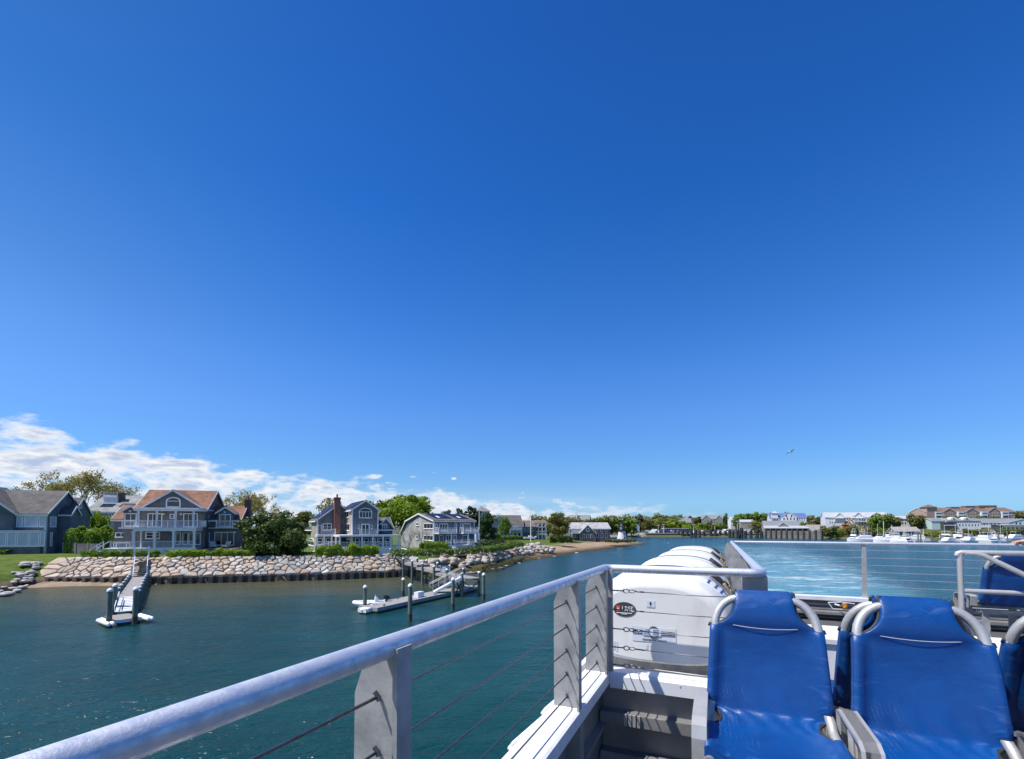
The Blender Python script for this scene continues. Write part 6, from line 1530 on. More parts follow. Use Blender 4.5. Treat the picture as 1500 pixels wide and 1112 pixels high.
def ex_b(H, t, s, cx, yb):
    for z in (17*s,10.5*s): vb('band', WHITE, t, (-9*s,9*s,-.9,-.01,z-.2,z+.2))
    for i in range(4): x = (-8.6+5.7*i)*s; vb('post', WHITE, t, (x-.18,x+.18,-.9,-.5,-1,22*s))
    vb('balcony_railing', WHITE, t, (-9*s,9*s,-.85,-.78,5.2*s,8*s))
fb('house','grey house with a tall white framed glazed bay beside the round tree',782,800,789,766,762.5,178,SH_MID,RF_BROWN,R(6),9,'x',((783.5,798.5,3,768,778,.85,0),(783.5,798.5,3,780,788,.8,0)),extra=ex_b)
def ex_c(H, t, s, cx, yb):
    m = MB(); n = 8; x0, z0, r = (858.5-cx)*s, (789.5-776.3)*s, 2.9*s
    m.prism([(x0+r*math.cos(R(22.5+45*i)),-2.46,z0+r*math.sin(R(22.5+45*i))) for i in range(n)], (0,.05,0)); o = m.build('octagon_window', FRAME, t)
    m = MB(); r *= .6; m.prism([(x0+r*math.cos(R(22.5+45*i)),-2.50,z0+r*math.sin(R(22.5+45*i))) for i in range(n)], (0,.035,0)); m.build('pane', GLASS, o)
    vb('upper_deck', WHITE, t, (-29*s,-18*s,-2.3,-.01,8*s,9*s), (-29*s,-18*s,-2.3,-2.2,9*s,13*s), (-29*s,-28.4*s,-2.3,-1.9,-1,17*s))
    m = MB()
    for i in range(40): m.box((-28.6+.26*i)*s-.02,(-28.6+.26*i)*s+.02,-2.19,-2.16,9*s,12.6*s)
    m.build('deck_railing', WHITE, t)
fb('house','dark grey cottage with white trimmed gable and octagonal window near the lighthouse',835,894,789.5,774.5,766,184,SH_DARK,SH_GREY,R(5),9,'x',((870,892,3,774.8,779.3,.42,0),(872,892,3,781,788,.5,0),(838,846,2,782,788,.7,0),(850,866,3,782.5,788,.55,2.4)),gables=((858.5,23,780.5,769.5,2.4),),extra=ex_c)
a = PZ(893,788.6,2.0); f = thing('garden_fence', 'white picket fence between the grey cottage and the lighthouse', 'fence', a); m = MB(); m.box(0,3.6,-.04,.04,.5,1.5); m.box(-.1,.1,-.08,.08,-.5,1.6); m.box(3.5,3.7,-.08,.08,-.5,1.6); m.build('fence_panel', WHITE, f)
def lighthouse():
    p = PZ(911,791.5,1.75); p.z = 1.6; s = p.y/FPX; t = thing('lighthouse', 'small white lighthouse with black lantern at the end of the beach', 'lighthouse', p)
    m = MB(); m.lathe([(6.7*s,-.6),(6.7*s,0),(6.2*s,5*s),(5.5*s,10*s),(5.1*s,13.6*s)], 24); m.build('tower', WHITE, t, True)
    m = MB(); m.lathe([(5.1*s,13.6*s),(6.3*s,14.4*s),(6.3*s,15.2*s),(4.0*s,15.25*s),(4.0*s,16.4*s)], 24); m.build('gallery', BLACK, t, 30)
    g = MB()
    for i in range(12): a = R(30*i); g.tube([(6.1*s*math.cos(a),6.1*s*math.sin(a),15.2*s),(6.1*s*math.cos(a),6.1*s*math.sin(a),18.2*s)], .04, 5)
    g.tube([(6.1*s*math.cos(R(15*i)),6.1*s*math.sin(R(15*i)),18.2*s) for i in range(25)], .05, 5); g.build('gallery_rail', BLACK, t)
    m = MB(); m.lathe([(2.9*s,16.4*s),(2.9*s,22*s)], 10); m.build('lantern_glass', GLASSB, t)
    m = MB()
    for i in range(8): a = R(45*i); m.tube([(3.0*s*math.cos(a),3.0*s*math.sin(a),16.3*s),(3.0*s*math.cos(a),3.0*s*math.sin(a),22*s)], .09, 5)
    m.lathe([(3.8*s,21.6*s),(3.4*s,22.6*s),(1.2*s,25.2*s),(.7*s,25.4*s),(.8*s,26.2*s),(.2*s,27.4*s)], 14); m.build('lantern_roof', BLACK, t, 30)
    for a, z in ((-70,4),(-70,9.5)):
        m = MB(); m.box(-.22,.22,-.06,.06,0,.75); o = m.build('window', GLASS, t); rr = 6.45*s if z < 6 else 5.75*s; o.location = (rr*math.cos(R(a)), rr*math.sin(R(a)), z*s-.3); o.rotation_euler = (0,0,R(a+90))
lighthouse()
# small white boat on the lawn, flagpole
def lawn_boat():
    p = PZ(777,790.5,3.2); t = thing('lawn_boat', 'small white boat parked on the lawn under the white flagpole', 'boat', p, R(8)); L = 4.2
    m = MB(); m.prism([(-L/2,-.8,.35),(L/2-.8,-.8,.3),(L/2,0,.75),(L/2-.8,.8,.3),(-L/2,.8,.35)], (0,0,.5)); m.build('hull', GELW, t)
    m = MB(); m.box(-.6,.5,-.6,.6,.85,1.25); m.build('cabin', GELW, t); m = MB(); m.box(-1.5,1.0,-.5,.5,-.1,.3); m.build('trailer', BLACK, t)
lawn_boat()
f = PZ(777,792,3.1); p = thing('flagpole', 'tall white flagpole on the lawn before the far grey houses', 'flagpole', f+Vector((0,-3,0))); h = (790-741)*f.y/FPX
b = MB(); b.tube([(0,0,-.3),(0,0,h*.6),(0,0,h)], [.16,.14,.09], 8); b.build('mast', WHITE, p); b = MB(); b.bar((-1.2,0,h*.66),(1.2,0,h*.66),.1,.1); b.build('yardarm', WHITE, p)
# ---------------------------------------------------------------- the far harbour front
WALLW = mat('white_clapboard', (.74,.76,.78), (.66,.68,.71), .8, .6); WALLA = mat('pale_aqua_clapboard', (.52,.68,.66), (.46,.61,.60), .8, .6); WALLB = mat('tan_brick_wall', (.43,.32,.26), (.36,.265,.215), 1.2, .85)
WALLG = mat('grey_shingle_wall_far', (.27,.27,.28), (.21,.21,.22), .8, .8); WALLP = mat('weathered_shed_board', (.34,.32,.29), (.25,.23,.21), 1.0, .85); RFW = mat('pale_flat_roof', (.45,.46,.48), (.36,.37,.39), .6, .7)
RFG = mat('blue_grey_roof', (.22,.235,.25), (.17,.185,.20), .7, .8); RFB = mat('brown_roof_far', (.19,.125,.095), (.145,.10,.08), .7, .85); RFBL = mat('blue_roof', (.10,.15,.36), (.08,.12,.30), .8, .6)
fb('church','far dark roofed building under the thin white steeple',832,862,768,762,754.5,420,WALLG,RFG,0,14,'x',cat='church',extra=lambda H,t,s,cx,yb: (vb('steeple', WHITE, t, ((843-cx)*s-.9,(843-cx)*s+.9,3,4.8,8*s,18*s)), vb('spire', WHITE, t, ((843-cx)*s-.4,(843-cx)*s+.4,3.5,4.3,18*s,23*s))))
fb('house','little white gabled house below the copper red tree',923,937,772,767,760.5,372,WALLW,RFW,R(25),8,'y',((925,932,2,767,770,.5,0),))
fb('house','low house with pale roof left of the ferry docks, under the trees',996,1012,772,765,759.5,400,WALLP,RFG,R(8),9,'x',((998,1010,3,767,770,.5,0),))
fb('house','big grey gabled house on the rise above the ferry docks',1030,1061,767,760,754.5,420,WALLG,RFG,R(-6),10,'x',((1032,1046,4,761.5,765,.5,.8),(1048,1060,3,761.5,765,.5,0)),gables=((1036,11,760,754.2,.8),(1053,9,760,755,.8)))
fb('house','dark roofed house left of the big grey gabled house',1006,1016,764,760,755,430,WALLG,RFG,R(15),9,'y',((1008,1014,2,760.5,763,.5,0),))
fb('house','small white two storey house left of the green mound of trees',1071,1083,771,761.5,757.5,385,WALLW,RFW,R(10),8,'x',((1072.5,1081.5,3,763,766,.6,0),(1072.5,1081.5,3,767.5,770.5,.6,0)))
fb('house','low grey house in front of the green mound of trees',1086,1102,770,764.5,761.5,360,WALLP,RFW,0,8,'x',((1088,1100,4,765.5,768.5,.5,0),))
def ex_hotel(H, t, s, cx, yb):
    vb('cupola', WHITE, t, ((1137-cx)*s-2,(1137-cx)*s+2,-1.5,2.5,10*s,17.5*s)); b = MB(); c = ((1137-cx)*s,.5,20.5*s); q = [((1137-cx)*s-2.6,-2.1,17.5*s),((1137-cx)*s+2.6,-2.1,17.5*s),((1137-cx)*s+2.6,3.1,17.5*s),((1137-cx)*s-2.6,3.1,17.5*s)]; b.add(q+[c], [(0,1,4),(1,2,4),(2,3,4),(3,0,4)]); b.build('cupola_roof', RFW, t)
fb('hotel','white hotel with a blue edged central gable above the ferry terminal',1132,1176,769,757.5,752,345,WALLW,RFBL,R(-4),12,'x',((1133,1142,3,760,764,.5,0),(1146,1163,4,758,762,.45,3),(1165,1176,4,759,763,.5,0),(1148,1161,2,754.5,757.5,.35,3),(1146,1163,4,763.5,767,.45,3)),gables=((1154.5,19,756.5,750.5,3),),cat='hotel',extra=ex_hotel)
def ex_term(H, t, s, cx, yb):
    b = MB(); b.box(-28*s,28*s,-7,-.01,7.5*s,8.2*s); b.prism([(-29*s,-7.6,7.7*s),(29*s,-7.6,7.7*s),(27*s,.3,11*s),(-27*s,.3,11*s)], (0,0,.4)); b.build('canopy', RFW, t)
    for i in range(9): x = (-27+6.75*i)*s; vb('canopy_post', WHITE, t, (x-.2,x+.2,-6.9,-6.5,-2,7.5*s))
fb('ferry_terminal','grey roofed ferry terminal with wide canopy behind the timber fender wall',1124,1172,782,771,763.2,332,WALLG,RFG,0,12,'x',((1128,1168,9,774,779,.6,0),),gables=((1146,13,770.5,765.5,3),),cat='terminal',extra=ex_term)
fb('shed','weathered gable roofed hut beside the right end of the fender wall',1186,1203,784,777,769,322,WALLP,WALLP,R(8),8,'x',((1189,1200,2,778.5,782,.4,0),),cat='shed')
fb('apartment_house','long white condominium with three gables on the far shore',1218,1291,770,757.5,750.5,318,WALLW,RFW,R(-3),12,'x',((1220,1234,5,758.5,761.5,.55,0),(1220,1234,5,763.5,767,.55,0),(1238,1250,4,758.5,762,.55,1.5),(1238,1250,4,764,768,.6,1.5),(1256,1272,5,760,763.5,.55,1.5),(1256,1272,5,765,769,.6,1.5),(1274,1290,5,760,763.5,.55,1.5),(1274,1290,5,765,769,.6,1.5)),gables=((1233,11,757,751.5,1.5),(1256,12,757.2,751,1.5),(1278,15,757.2,751,1.5)),cat='condominium',
   extra=lambda H,t,s,cx,yb: (vb('balcony', WHITE, t, ((1252-cx)*s,(1290-cx)*s,-3.2,-1.55,5.2*s,5.9*s)), vb('balcony_band', WHITE, t, ((1220-cx)*s,(1290-cx)*s,-2.6,-1.52,10.8*s,11.4*s)), vb('stair_tower', WALLW, t, ((1248-cx)*s,(1251-cx)*s,-2.2,-.01,-2,15*s))))
fb('house','square white two storey house between the dark trees on the far shore',1312,1337,769,760,756,305,WALLW,RFW,0,10,'x',((1314,1335,6,760.6,763,.7,0),(1314,1320,1,764.5,768,.8,0),(1321,1327,2,764.5,768,.7,0),(1329,1336,2,764.5,768,.5,0)))
fb('boathouse','weathered open boathouse behind the marina',1315,1343,785,778,772.3,262,WALLP,WALLP,0,9,'x',((1318,1324,1,779,784,.9,0),(1329,1341,3,778.6,783.5,.7,0)),cat='boathouse')
def ex_brown(H, t, s, cx, yb):
    for a, b_ in ((1372,1381),(1403,1411),(1434.5,1443),(1462,1471)):
        x0, x1 = (a-cx)*s, (b_-cx)*s; vb('bay', WHITE, t, (x0,x1,-1.4,-.01,-3,10.5*s)); fwin(t, (x0+x1)/2, -1.42, 3.2*s, (x1-x0)*.8, 3.4*s); fwin(t, (x0+x1)/2, -1.42, 8.2*s, (x1-x0)*.8, 2.0*s)
    for z in (5.5*s, 9.3*s): vb('belt_course', WHITE, t, (-59*s,58*s,-.12,-.004,z,z+.5))
    b = MB(); x = (1368-cx)*s; e = 7*s; q = [(x-e-.6,-1.6,17*s),(x+e+.6,-1.6,17*s),(x+e+.6,2*e-1,17*s),(x-e-.6,2*e-1,17*s)]; b.add(q+[(x,e-1,21.5*s)], [(0,1,4),(1,2,4),(2,3,4),(3,0,4),(3,2,1,0)]); b.build('tower_roof', RFB, t); vb('tower', WALLB, t, (x-e,x+e,-1,2*e-1.6,0,17*s))
    for a, b_, z in ((1405,1417,18),(1426,1438,19.5),(1444,1468,20)): vb('roof_house', RFB, t, ((a-cx)*s,(b_-cx)*s,6,11,14*s,z*s))
fb('hotel','long brown brick hotel with three white edged gables on the hill',1361,1481,760,749.5,743.5,345,WALLB,RFB,R(12),16,'x',tuple((c-7,c+7,4,a,b,.42,.8) for c in (1392,1422.5,1452.5) for a,b in ((751,753.4),(755,758.2))),gables=((1392,15,749.4,744.6,.8),(1422.5,15,749.4,744.2,.8),(1452.5,15,749.4,743.8,.8)),cat='hotel',extra=ex_brown)
fb('motel','pale aqua house with dark porch at the left of the white waterfront row',1367,1392,773,763,759,292,WALLA,RFG,R(6),9,'x',((1378,1390,4,763.6,766,.6,0),),extra=lambda H,t,s,cx,yb: (vb('porch', mat('dark_porch', (.05,.055,.06), None, 1, .7), t, (-2*s,14*s,-3,-.01,-2,8*s)), vb('porch_rail', WHITE, t, (-2*s,14*s,-3.1,-3.01,3*s,4*s))))
def ex_round(H, t, s, cx, yb):
    for a in (1399,1415):
        m = MB(); x = (a-cx)*s; m.prism([(x+4.2*s*math.cos(R(15*i)),-.4,10.5*s+4*s*math.sin(R(15*i))) for i in range(13)], (0,4,0)); o = m.build('round_dormer', WALLW, t); fwin(t, x, -.42, 12*s, 2.6*s, 2.2*s)
fb('motel','white waterfront house with two round topped dormers',1391,1432,772,762.5,759.5,288,WALLW,RFG,R(4),9,'x',((1393,1431,14,763.2,766,.55,0),(1393,1431,10,767.5,770.5,.5,0)),extra=ex_round)
fb('motel','long low white building with grey green roof at the right of the round dormers',1431,1486,770,765.5,759.8,292,WALLW,RFG,R(0),12,'x',((1434,1464,7,766,769,.45,0),))
fb('motel','white gabled end house at the right edge of the waterfront row',1483,1512,777,765,760.5,282,WALLA,RFG,R(0),10,'y',((1488,1497,2,765,768.5,.6,0),))
def ex_porch(H, t, s, cx, yb):
    for z in (3*s,8*s): vb('porch_rail', WALLG, t, (-14*s,14*s,-2.3,-2.2,z,z+.8))
fb('motel','low dark timber building with two open porches behind the right marina',1468,1497,780.5,770,769,272,mat('dark_stained_timber', (.075,.078,.085), (.05,.052,.058), .8, .8),RFG,0,7,'x',((1470,1495,5,771.5,775,.7,0),(1470,1495,5,776,780,.7,0)),tr=False,extra=ex_porch)
# ---------------------------------------------------------------- trees of the far shore
ROWS = [
 ('far band over the stone bank', 884, 1008, 18, 759, 757, 'fo fg ft fo fg fg fo', 410),
 ('far band by the grey gabled house', 1004, 1078, 12, 758, 757, 'fg fo fo fg ft', 445),
 ('far band right of the condominium', 1284, 1372, 11, 757, 758, 'fo fg fd fo', 350),
 ('far band behind the terminal', 1098, 1226, 16, 759, 759, 'fo fg ft fo fg', 385),
 ('low band below the condominium', 1206, 1300, 11, 773, 773, 'fo fd fg ft', 286),  # label of the row, px from, px to, count, tree-top y from, to, kinds, distance
 ('line left of the copper red tree', 872, 928, 8, 757, 757, 'fo fg fo ft fg fo fo fg', 330),
 ('line behind the octagonal window cottage', 775, 872, 9, 756, 760, 'fo ft fg fo fo ft fo fg fo', 310),
 ('dense row above the stone bank', 944, 998, 8, 759, 762, 'fo fg fb fo fg fb fo fg', 375),
 ('back line over the dock cars', 960, 1030, 9, 754, 757, 'fo fg fo ft fo ft fg fo fd', 440),
 ('low row behind the dock cars', 985, 1062, 9, 764, 765, 'fb fg fb fg fb fg fo fb fg', 372),
 ('mound left of the white hotel', 1082, 1128, 8, 752, 750, 'fg fg fd fg fb fg fg fo', 385),
 ('clump around the terminal roof', 1104, 1128, 4, 763, 765, 'fo fg ft fo', 350),
 ('row between hotel and condominium', 1172, 1216, 7, 757, 757, 'fo ft fo fd fo ft fd', 360),
 ('bank before the white condominium', 1205, 1262, 9, 771, 769, 'fo fg ft fo fg ft fo fo fg', 296),
 ('clump right of the condominium', 1284, 1312, 5, 752, 755, 'fg fg fo fg fo', 300),
 ('tangle right of the square house', 1336, 1372, 7, 754, 762, 'fo fd fo fd fd fo fd', 300),
 ('low row behind the left boats', 1268, 1318, 6, 774, 776, 'fo fd fg fo fd fg', 272),
 ('row below the brown hotel', 1384, 1478, 8, 756, 757, 'fo fg fo fg fo fo fg fo', 325),
 ('bank behind the right boats', 1396, 1500, 12, 776, 775, 'fo ft fo fg fo fg ft fo fg fo fg fo', 262),
 ('clump right of the brown hotel', 1478, 1520, 5, 749, 752, 'fo ft fo fo ft', 360),
]
rnd = random.Random(77)
for lab, a, b, n, y0, y1, ks, Y in ROWS:
    ks = ks.split()
    for i in range(n):
        px = a+(b-a)*(i+.5)/n+rnd.uniform(-.15,.15)*(b-a)/n; yt = y0+(y1-y0)*i/max(1,n-1)+rnd.uniform(-2.4,1.2); YY = Y+rnd.uniform(-6,6)
        p = on(px, YY); g = far_h(p.x, p.y) if far_h(p.x, p.y) > 0 else 1.5; 
        if Y <= 330 and px < 930: g = 2.2
        h = max(3.0, CAMH-(yt-773)*YY/FPX-g); s = h/8.8; w = max(s*.95, (b-a)/n*YY/FPX/8.6*1.5)
        nm = {'fo':'olive','fg':'green','fb':'bright green','ft':'tan budding','fd':'dark'}[ks[i%len(ks)]]
        tree(ks[i%len(ks)]+str(i%2), '%s tree, %s from the left, in the %s' % (nm, ORD[i], lab), 'tree', (p.x,p.y,g-.2), rnd.random()*6.28, min(w, s*1.8), lab, s)
def one(kind, lab, px, Y, yt, wpx, **k):
    p = on(px, Y); g = max(1.5, far_h(p.x, p.y)); h = CAMH-(yt-773)*Y/FPX-g
    return tree(kind, lab, 'tree', (p.x,p.y,g-.2), k.get('rz',0), wpx*Y/FPX/8.6, None, h/8.8)
one('fr0','dark copper red tree standing above the little white gabled house', 938, 380, 751.5, 15)
one('fr1','small dark red tree behind the ferry dock cars', 1043, 372, 765, 12)
one('fd0','tall dark tree at the left end of the white condominium', 1215, 330, 748.5, 10)
one('fd1','lone dark crown right of the big grey gabled house', 1064, 400, 751, 9)
one('fg1','bright mid tree right of the white hotel below its blue roof', 1178, 330, 762, 15)
for i,(px,yt) in enumerate(((1129,747),(1133,749),(1151,746.5))): 
    p = on(px, 400); g = far_h(p.x,p.y); h = CAMH-(yt-773)*400/FPX-g; tree('cone', '%s dark conifer spire behind the white hotel' % ORD[i], 'tree', (p.x,p.y,g), i, h/9.5*.6, 'conifers behind the hotel', h/9.5, 'conifer')
bare_tree('bare_grey','pale bare tree beside the copper red tree', on(947,382)+Vector((0,0,3)), 1.3)
hedge('yellow green reed bed between the two groups of boats', 30, [on(1352,262)+Vector((0,0,1)), on(1372,266)+Vector((0,0,1)), on(1390,270)+Vector((0,0,1.3))], 9, 2.8, L_REED, 2600, .5, .4, 'reeds', 'reed_bed')
# ---------------------------------------------------------------- docks, cars and boats over there
DOLP = mat('dark_pile_timber', (.035,.040,.050), (.06,.065,.07), .6, .85); DOLPL = mat('grey_pile_timber', (.22,.20,.175), (.15,.14,.13), .6, .85)
def dolphin():
    mb = MB()
    for i in range(7): a = R(60*i); r = 0 if i == 6 else .62; mb.tube([(r*1.15*math.cos(a), r*1.15*math.sin(a), -2), (r*.85*math.cos(a), r*.85*math.sin(a), 5.2+.2*(i%3))], .32, 7)
    mb.lathe([(1.02,3.6),(1.02,4.1)], 12); return mb.mesh('pile_cluster', DOLP)
dm = dolphin()
for i,(px,yb,s) in enumerate(sorted(((948,786.5,1.0),(962,786.5,1.0),(972,786.5,1.05),(980,786.5,1.0),(989,786.7,1.05),(1000,787,1.1),(1013,787.5,1.25),(1019,787.5,1.2),(1031,787,1.05),(1041,787,1.1),(1055,787,1.15),(967,786.5,.95),(994,786.8,.95),(1007,787,1.0),(1025,787.2,1.0),(1048,787,1.0),(1063,787.2,1.05),(1069,787.4,1.05),(1100,788,1.1),(1116,788,1.1),(1074,787.5,1.15),(1080,788.5,1.25),(1086,788.5,1.3),(1092,788.3,1.2),(1109,788,1.2)))):
    p = PZ(px, yb, 0); o = put('pile_cluster', dm, None, p, i*.7, (s,s,s*(.76+.1*(i%3)))); tag(o, 'dark cluster of mooring piles, %s from the left along the ferry slips' % ORD[i], 'piles', 'mooring pile clusters at the ferry slips')
def pier_block(label, px0, px1, Y, h, dep, m=DOLPL):
    a, b = on(px0, Y), on(px1, Y); t = thing('wharf', label, 'wharf', a); L = b.x-a.x
    q = MB(); q.box(0,L,0,dep,h-.5,h); q.build('deck', RFW, t)
    n = max(3, int(L/3.2))
    for i in range(n+1): q = MB(); q.tube([(L*i/n,.3,-1.5),(L*i/n,.3,h-.5)], .28, 7); q.build('pile', DOLP, t)
    q = MB(); q.box(.05,L-.05,.05,.28,-1,h-.52); q.build('wale', m, t)
pier_block('dark timber wharf on piles below the left dock cars', 944, 1012, 345, 3.0, 22, DOLP)
pier_block('dark timber wharf on piles below the white trucks', 1012, 1070, 347, 3.0, 24, DOLP)
pier_block('timber wharf on piles left of the fender wall', 1094, 1122, 342, 3.0, 20, DOLP)
def canopy():
    p = on(973, 352); p.z = 2.2; t = thing('dock_canopy', 'long flat grey canopy roof over the ferry dock', 'canopy', p); L = 36*352/FPX
    m = MB(); m.box(0,L,0,7,3.9,4.5); m.build('roof', RFW, t)
    for i in range(7): m = MB(); m.box(L*i/6-.15,L*i/6+.15,.3,.6,0,3.9); m.build('post', WALLG, t)
canopy()
def fender():
    A, B = PZ(1122,788.4,0), PZ(1204,790.3,0); d = B-A; L = d.length; t = thing('fender_wall', 'long timber fender wall of pale panels and dark posts beside the terminal', 'fender wall', A, math.atan2(d.y,d.x))
    n = 10
    for i in range(n):
        m = MB(); x0, x1 = L*i/n+.5, L*(i+1)/n-.5
        for k in range(5): m.box(x0,x1,.2,.5,-.6+1.15*k,.3+1.15*k)
        m.build('panel', DOLPL, t)
    for i in range(n+1): m = MB(); x = L*i/n; m.box(x-.45,x+.45,-.5,.8,-1.5,5.3+.3*(i%2)); m.build('post', DOLP, t)
fender()
m = MB(); A, B = PZ(1204,788.2,0), PZ(1240,788.6,0); m.prism([(A.x,A.y,-1),(B.x,B.y,-1),(B.x,B.y,3.0),(A.x,A.y,3.0)], (0,1,0)); tag(m.build('steel_bulkhead', mat('rusty_bulkhead', (.16,.075,.05), (.09,.06,.05), .5, .9)), 'rust brown steel bulkhead right of the fender wall', 'bulkhead')
# stone shore by the ferry docks
m = MB(); r2 = random.Random(3)
for i in range(130):
    p = on(r2.uniform(915,946), r2.uniform(339,352)); p.z = .3+.16*(p.y-339); stone(m, r2, p, Vector((1,0,0)), Vector((0,1,0)), Vector((0,0,1)), r2.uniform(.5,1.0), r2.uniform(.4,.8), r2.uniform(.35,.6), rock_col(r2,.2))
tag(m.build('stone_bank', ROCK, None, 'all'), 'grey stone bank at the waterline left of the ferry docks', 'stone bank', None, 'stuff')
def car_meshes(van=False):
    b = MB(); L, w = 4.6, .9
    pr = [(-2.3,.35),(-2.3,.85),(-1.5,.95),(-.8,1.45),(1.1,1.48),(1.9,1.0),(2.3,.9),(2.3,.35)] if not van else [(-2.6,.4),(-2.6,1.1),(-2.2,1.3),(-1.5,2.1),(2.6,2.15),(2.65,.4)]
    b.prism([(x,-w,z) for x, z in pr], (0,2*w,0)); g = MB()
    if not van: g.prism([(-1.35,-w-.012,.98),(-.75,-w-.012,1.38),(1.05,-w-.012,1.4),(1.6,-w-.012,1.02)], (0,2*w+.024,0))
    else: g.prism([(-2.05,-w-.012,1.35),(-1.5,-w-.012,1.95),(-.6,-w-.012,1.95),(-.6,-w-.012,1.35)], (0,2*w+.024,0))
    wh = MB(); wh.tube([(0,-.1,0),(0,.1,0)], .34, 12); return b, g.mesh('windows', GLASS), wh.mesh('wheel', BLACK)
CB = {}
def car(px, Y, col, label, van=False, rz=0., z=None):
    p = on(px, Y); p.z = max(2.3, far_h(p.x, p.y)) if z is None else z; t = thing('parked_van' if van else 'parked_car', label, 'van' if van else 'car', p, rz, 'vehicles parked behind the ferry docks')
    k = (van, col)
    if k not in CB:
        b, g, w = car_meshes(van); c = {'white':(.78,.78,.78),'silver':(.42,.43,.45),'black':(.02,.02,.025),'blue':(.03,.06,.16),'red':(.30,.02,.02),'grey':(.15,.155,.16)}[col]
        CB[k] = (b.mesh('body', mat(col+'_car_paint', c, None, 1, .3, 0, coat=.4)), g, w)
    b, g, w = CB[k]; put('body', b, t); put('windows', g, t)
    for x in (-1.5,1.45):
        for y in (-.82,.82): put('wheel', w, t, (x,y,.34))
cols = ['white','silver','black','white','grey','white','blue','silver','white','red','black','white']
for r_, (Y, n, a, b) in enumerate(((356,14,950,1068),(366,15,946,1074),(378,12,955,1070))):
    for i in range(n):
        c = cols[(i*5+r_*3) % 12]; px = a+(b-a)*(i+.5)/n+((i*37) % 5-2)*.5
        v = (i*7+r_*5) % 6 == 0
        car(px, Y, c, '%s parked %s, %s from the left in the %s row behind the ferry docks' % (c, 'van' if v else 'car', ORD[i], ['front','middle','back'][r_]), v, R(90*(i % 2))+.1*((i*13) % 7-3), z=max(2.8+.9*r_, far_h(*on(px,Y).to_2d())))
for i,(px,c) in enumerate(((1095,'white'),(1101,'silver'),(1106,'white'),(1112,'white'),(1117,'white'))): car(px, 352, c, '%s parked van, %s from the left beside the terminal' % (c, ORD[i]), True, .2*i, z=3.4)
for i,(px,c) in enumerate(((1186,'white'),(1192,'white'),(1198,'silver'),(1206,'white'))): car(px, 350, c, '%s parked car, %s from the left on the slope right of the white hotel' % (c, ORD[i]), i == 3, .3*i, z=6.2)
def excavator(label, px, Y, z, rz, s=1.):
    p = on(px, Y); p.z = z; t = thing('excavator', label, 'excavator', p, rz, None, s); O_ = mat('orange_machine_paint', (.62,.24,.03), None, 1, .5) if 'orange_machine_paint' not in bpy.data.materials else bpy.data.materials['orange_machine_paint']
    m = MB(); m.box(-1.6,1.6,-1.3,-.7,0,.9); m.box(-1.6,1.6,.7,1.3,0,.9); m.build('tracks', BLACK, t); m = MB(); m.box(-1.8,1.2,-1.2,1.2,1.0,2.1); m.build('body', O_, t)
    m = MB(); m.box(.1,1.3,-1.15,-.1,2.1,3.2); m.build('cab', GLASS, t); m = MB(); m.bar((1,.3,1.9),(3.2,.3,4.4),.5,.6); m.bar((3.2,.3,4.4),(5.6,.3,3.2),.45,.5); m.bar((5.6,.3,3.2),(6.4,.3,1.0),.35,.4); m.box(5.9,6.8,-.2,.8,.4,1.2); m.build('boom', O_, t)
excavator('orange excavator in front of the white condominium', 1238, 306, 8.0, R(5)); excavator('orange excavator on the bank above the left boats', 1236, 290, 5.4, R(3), 1.05); excavator('small orange excavator behind the left marina boats', 1269, 268, 4.2, R(200), .8)
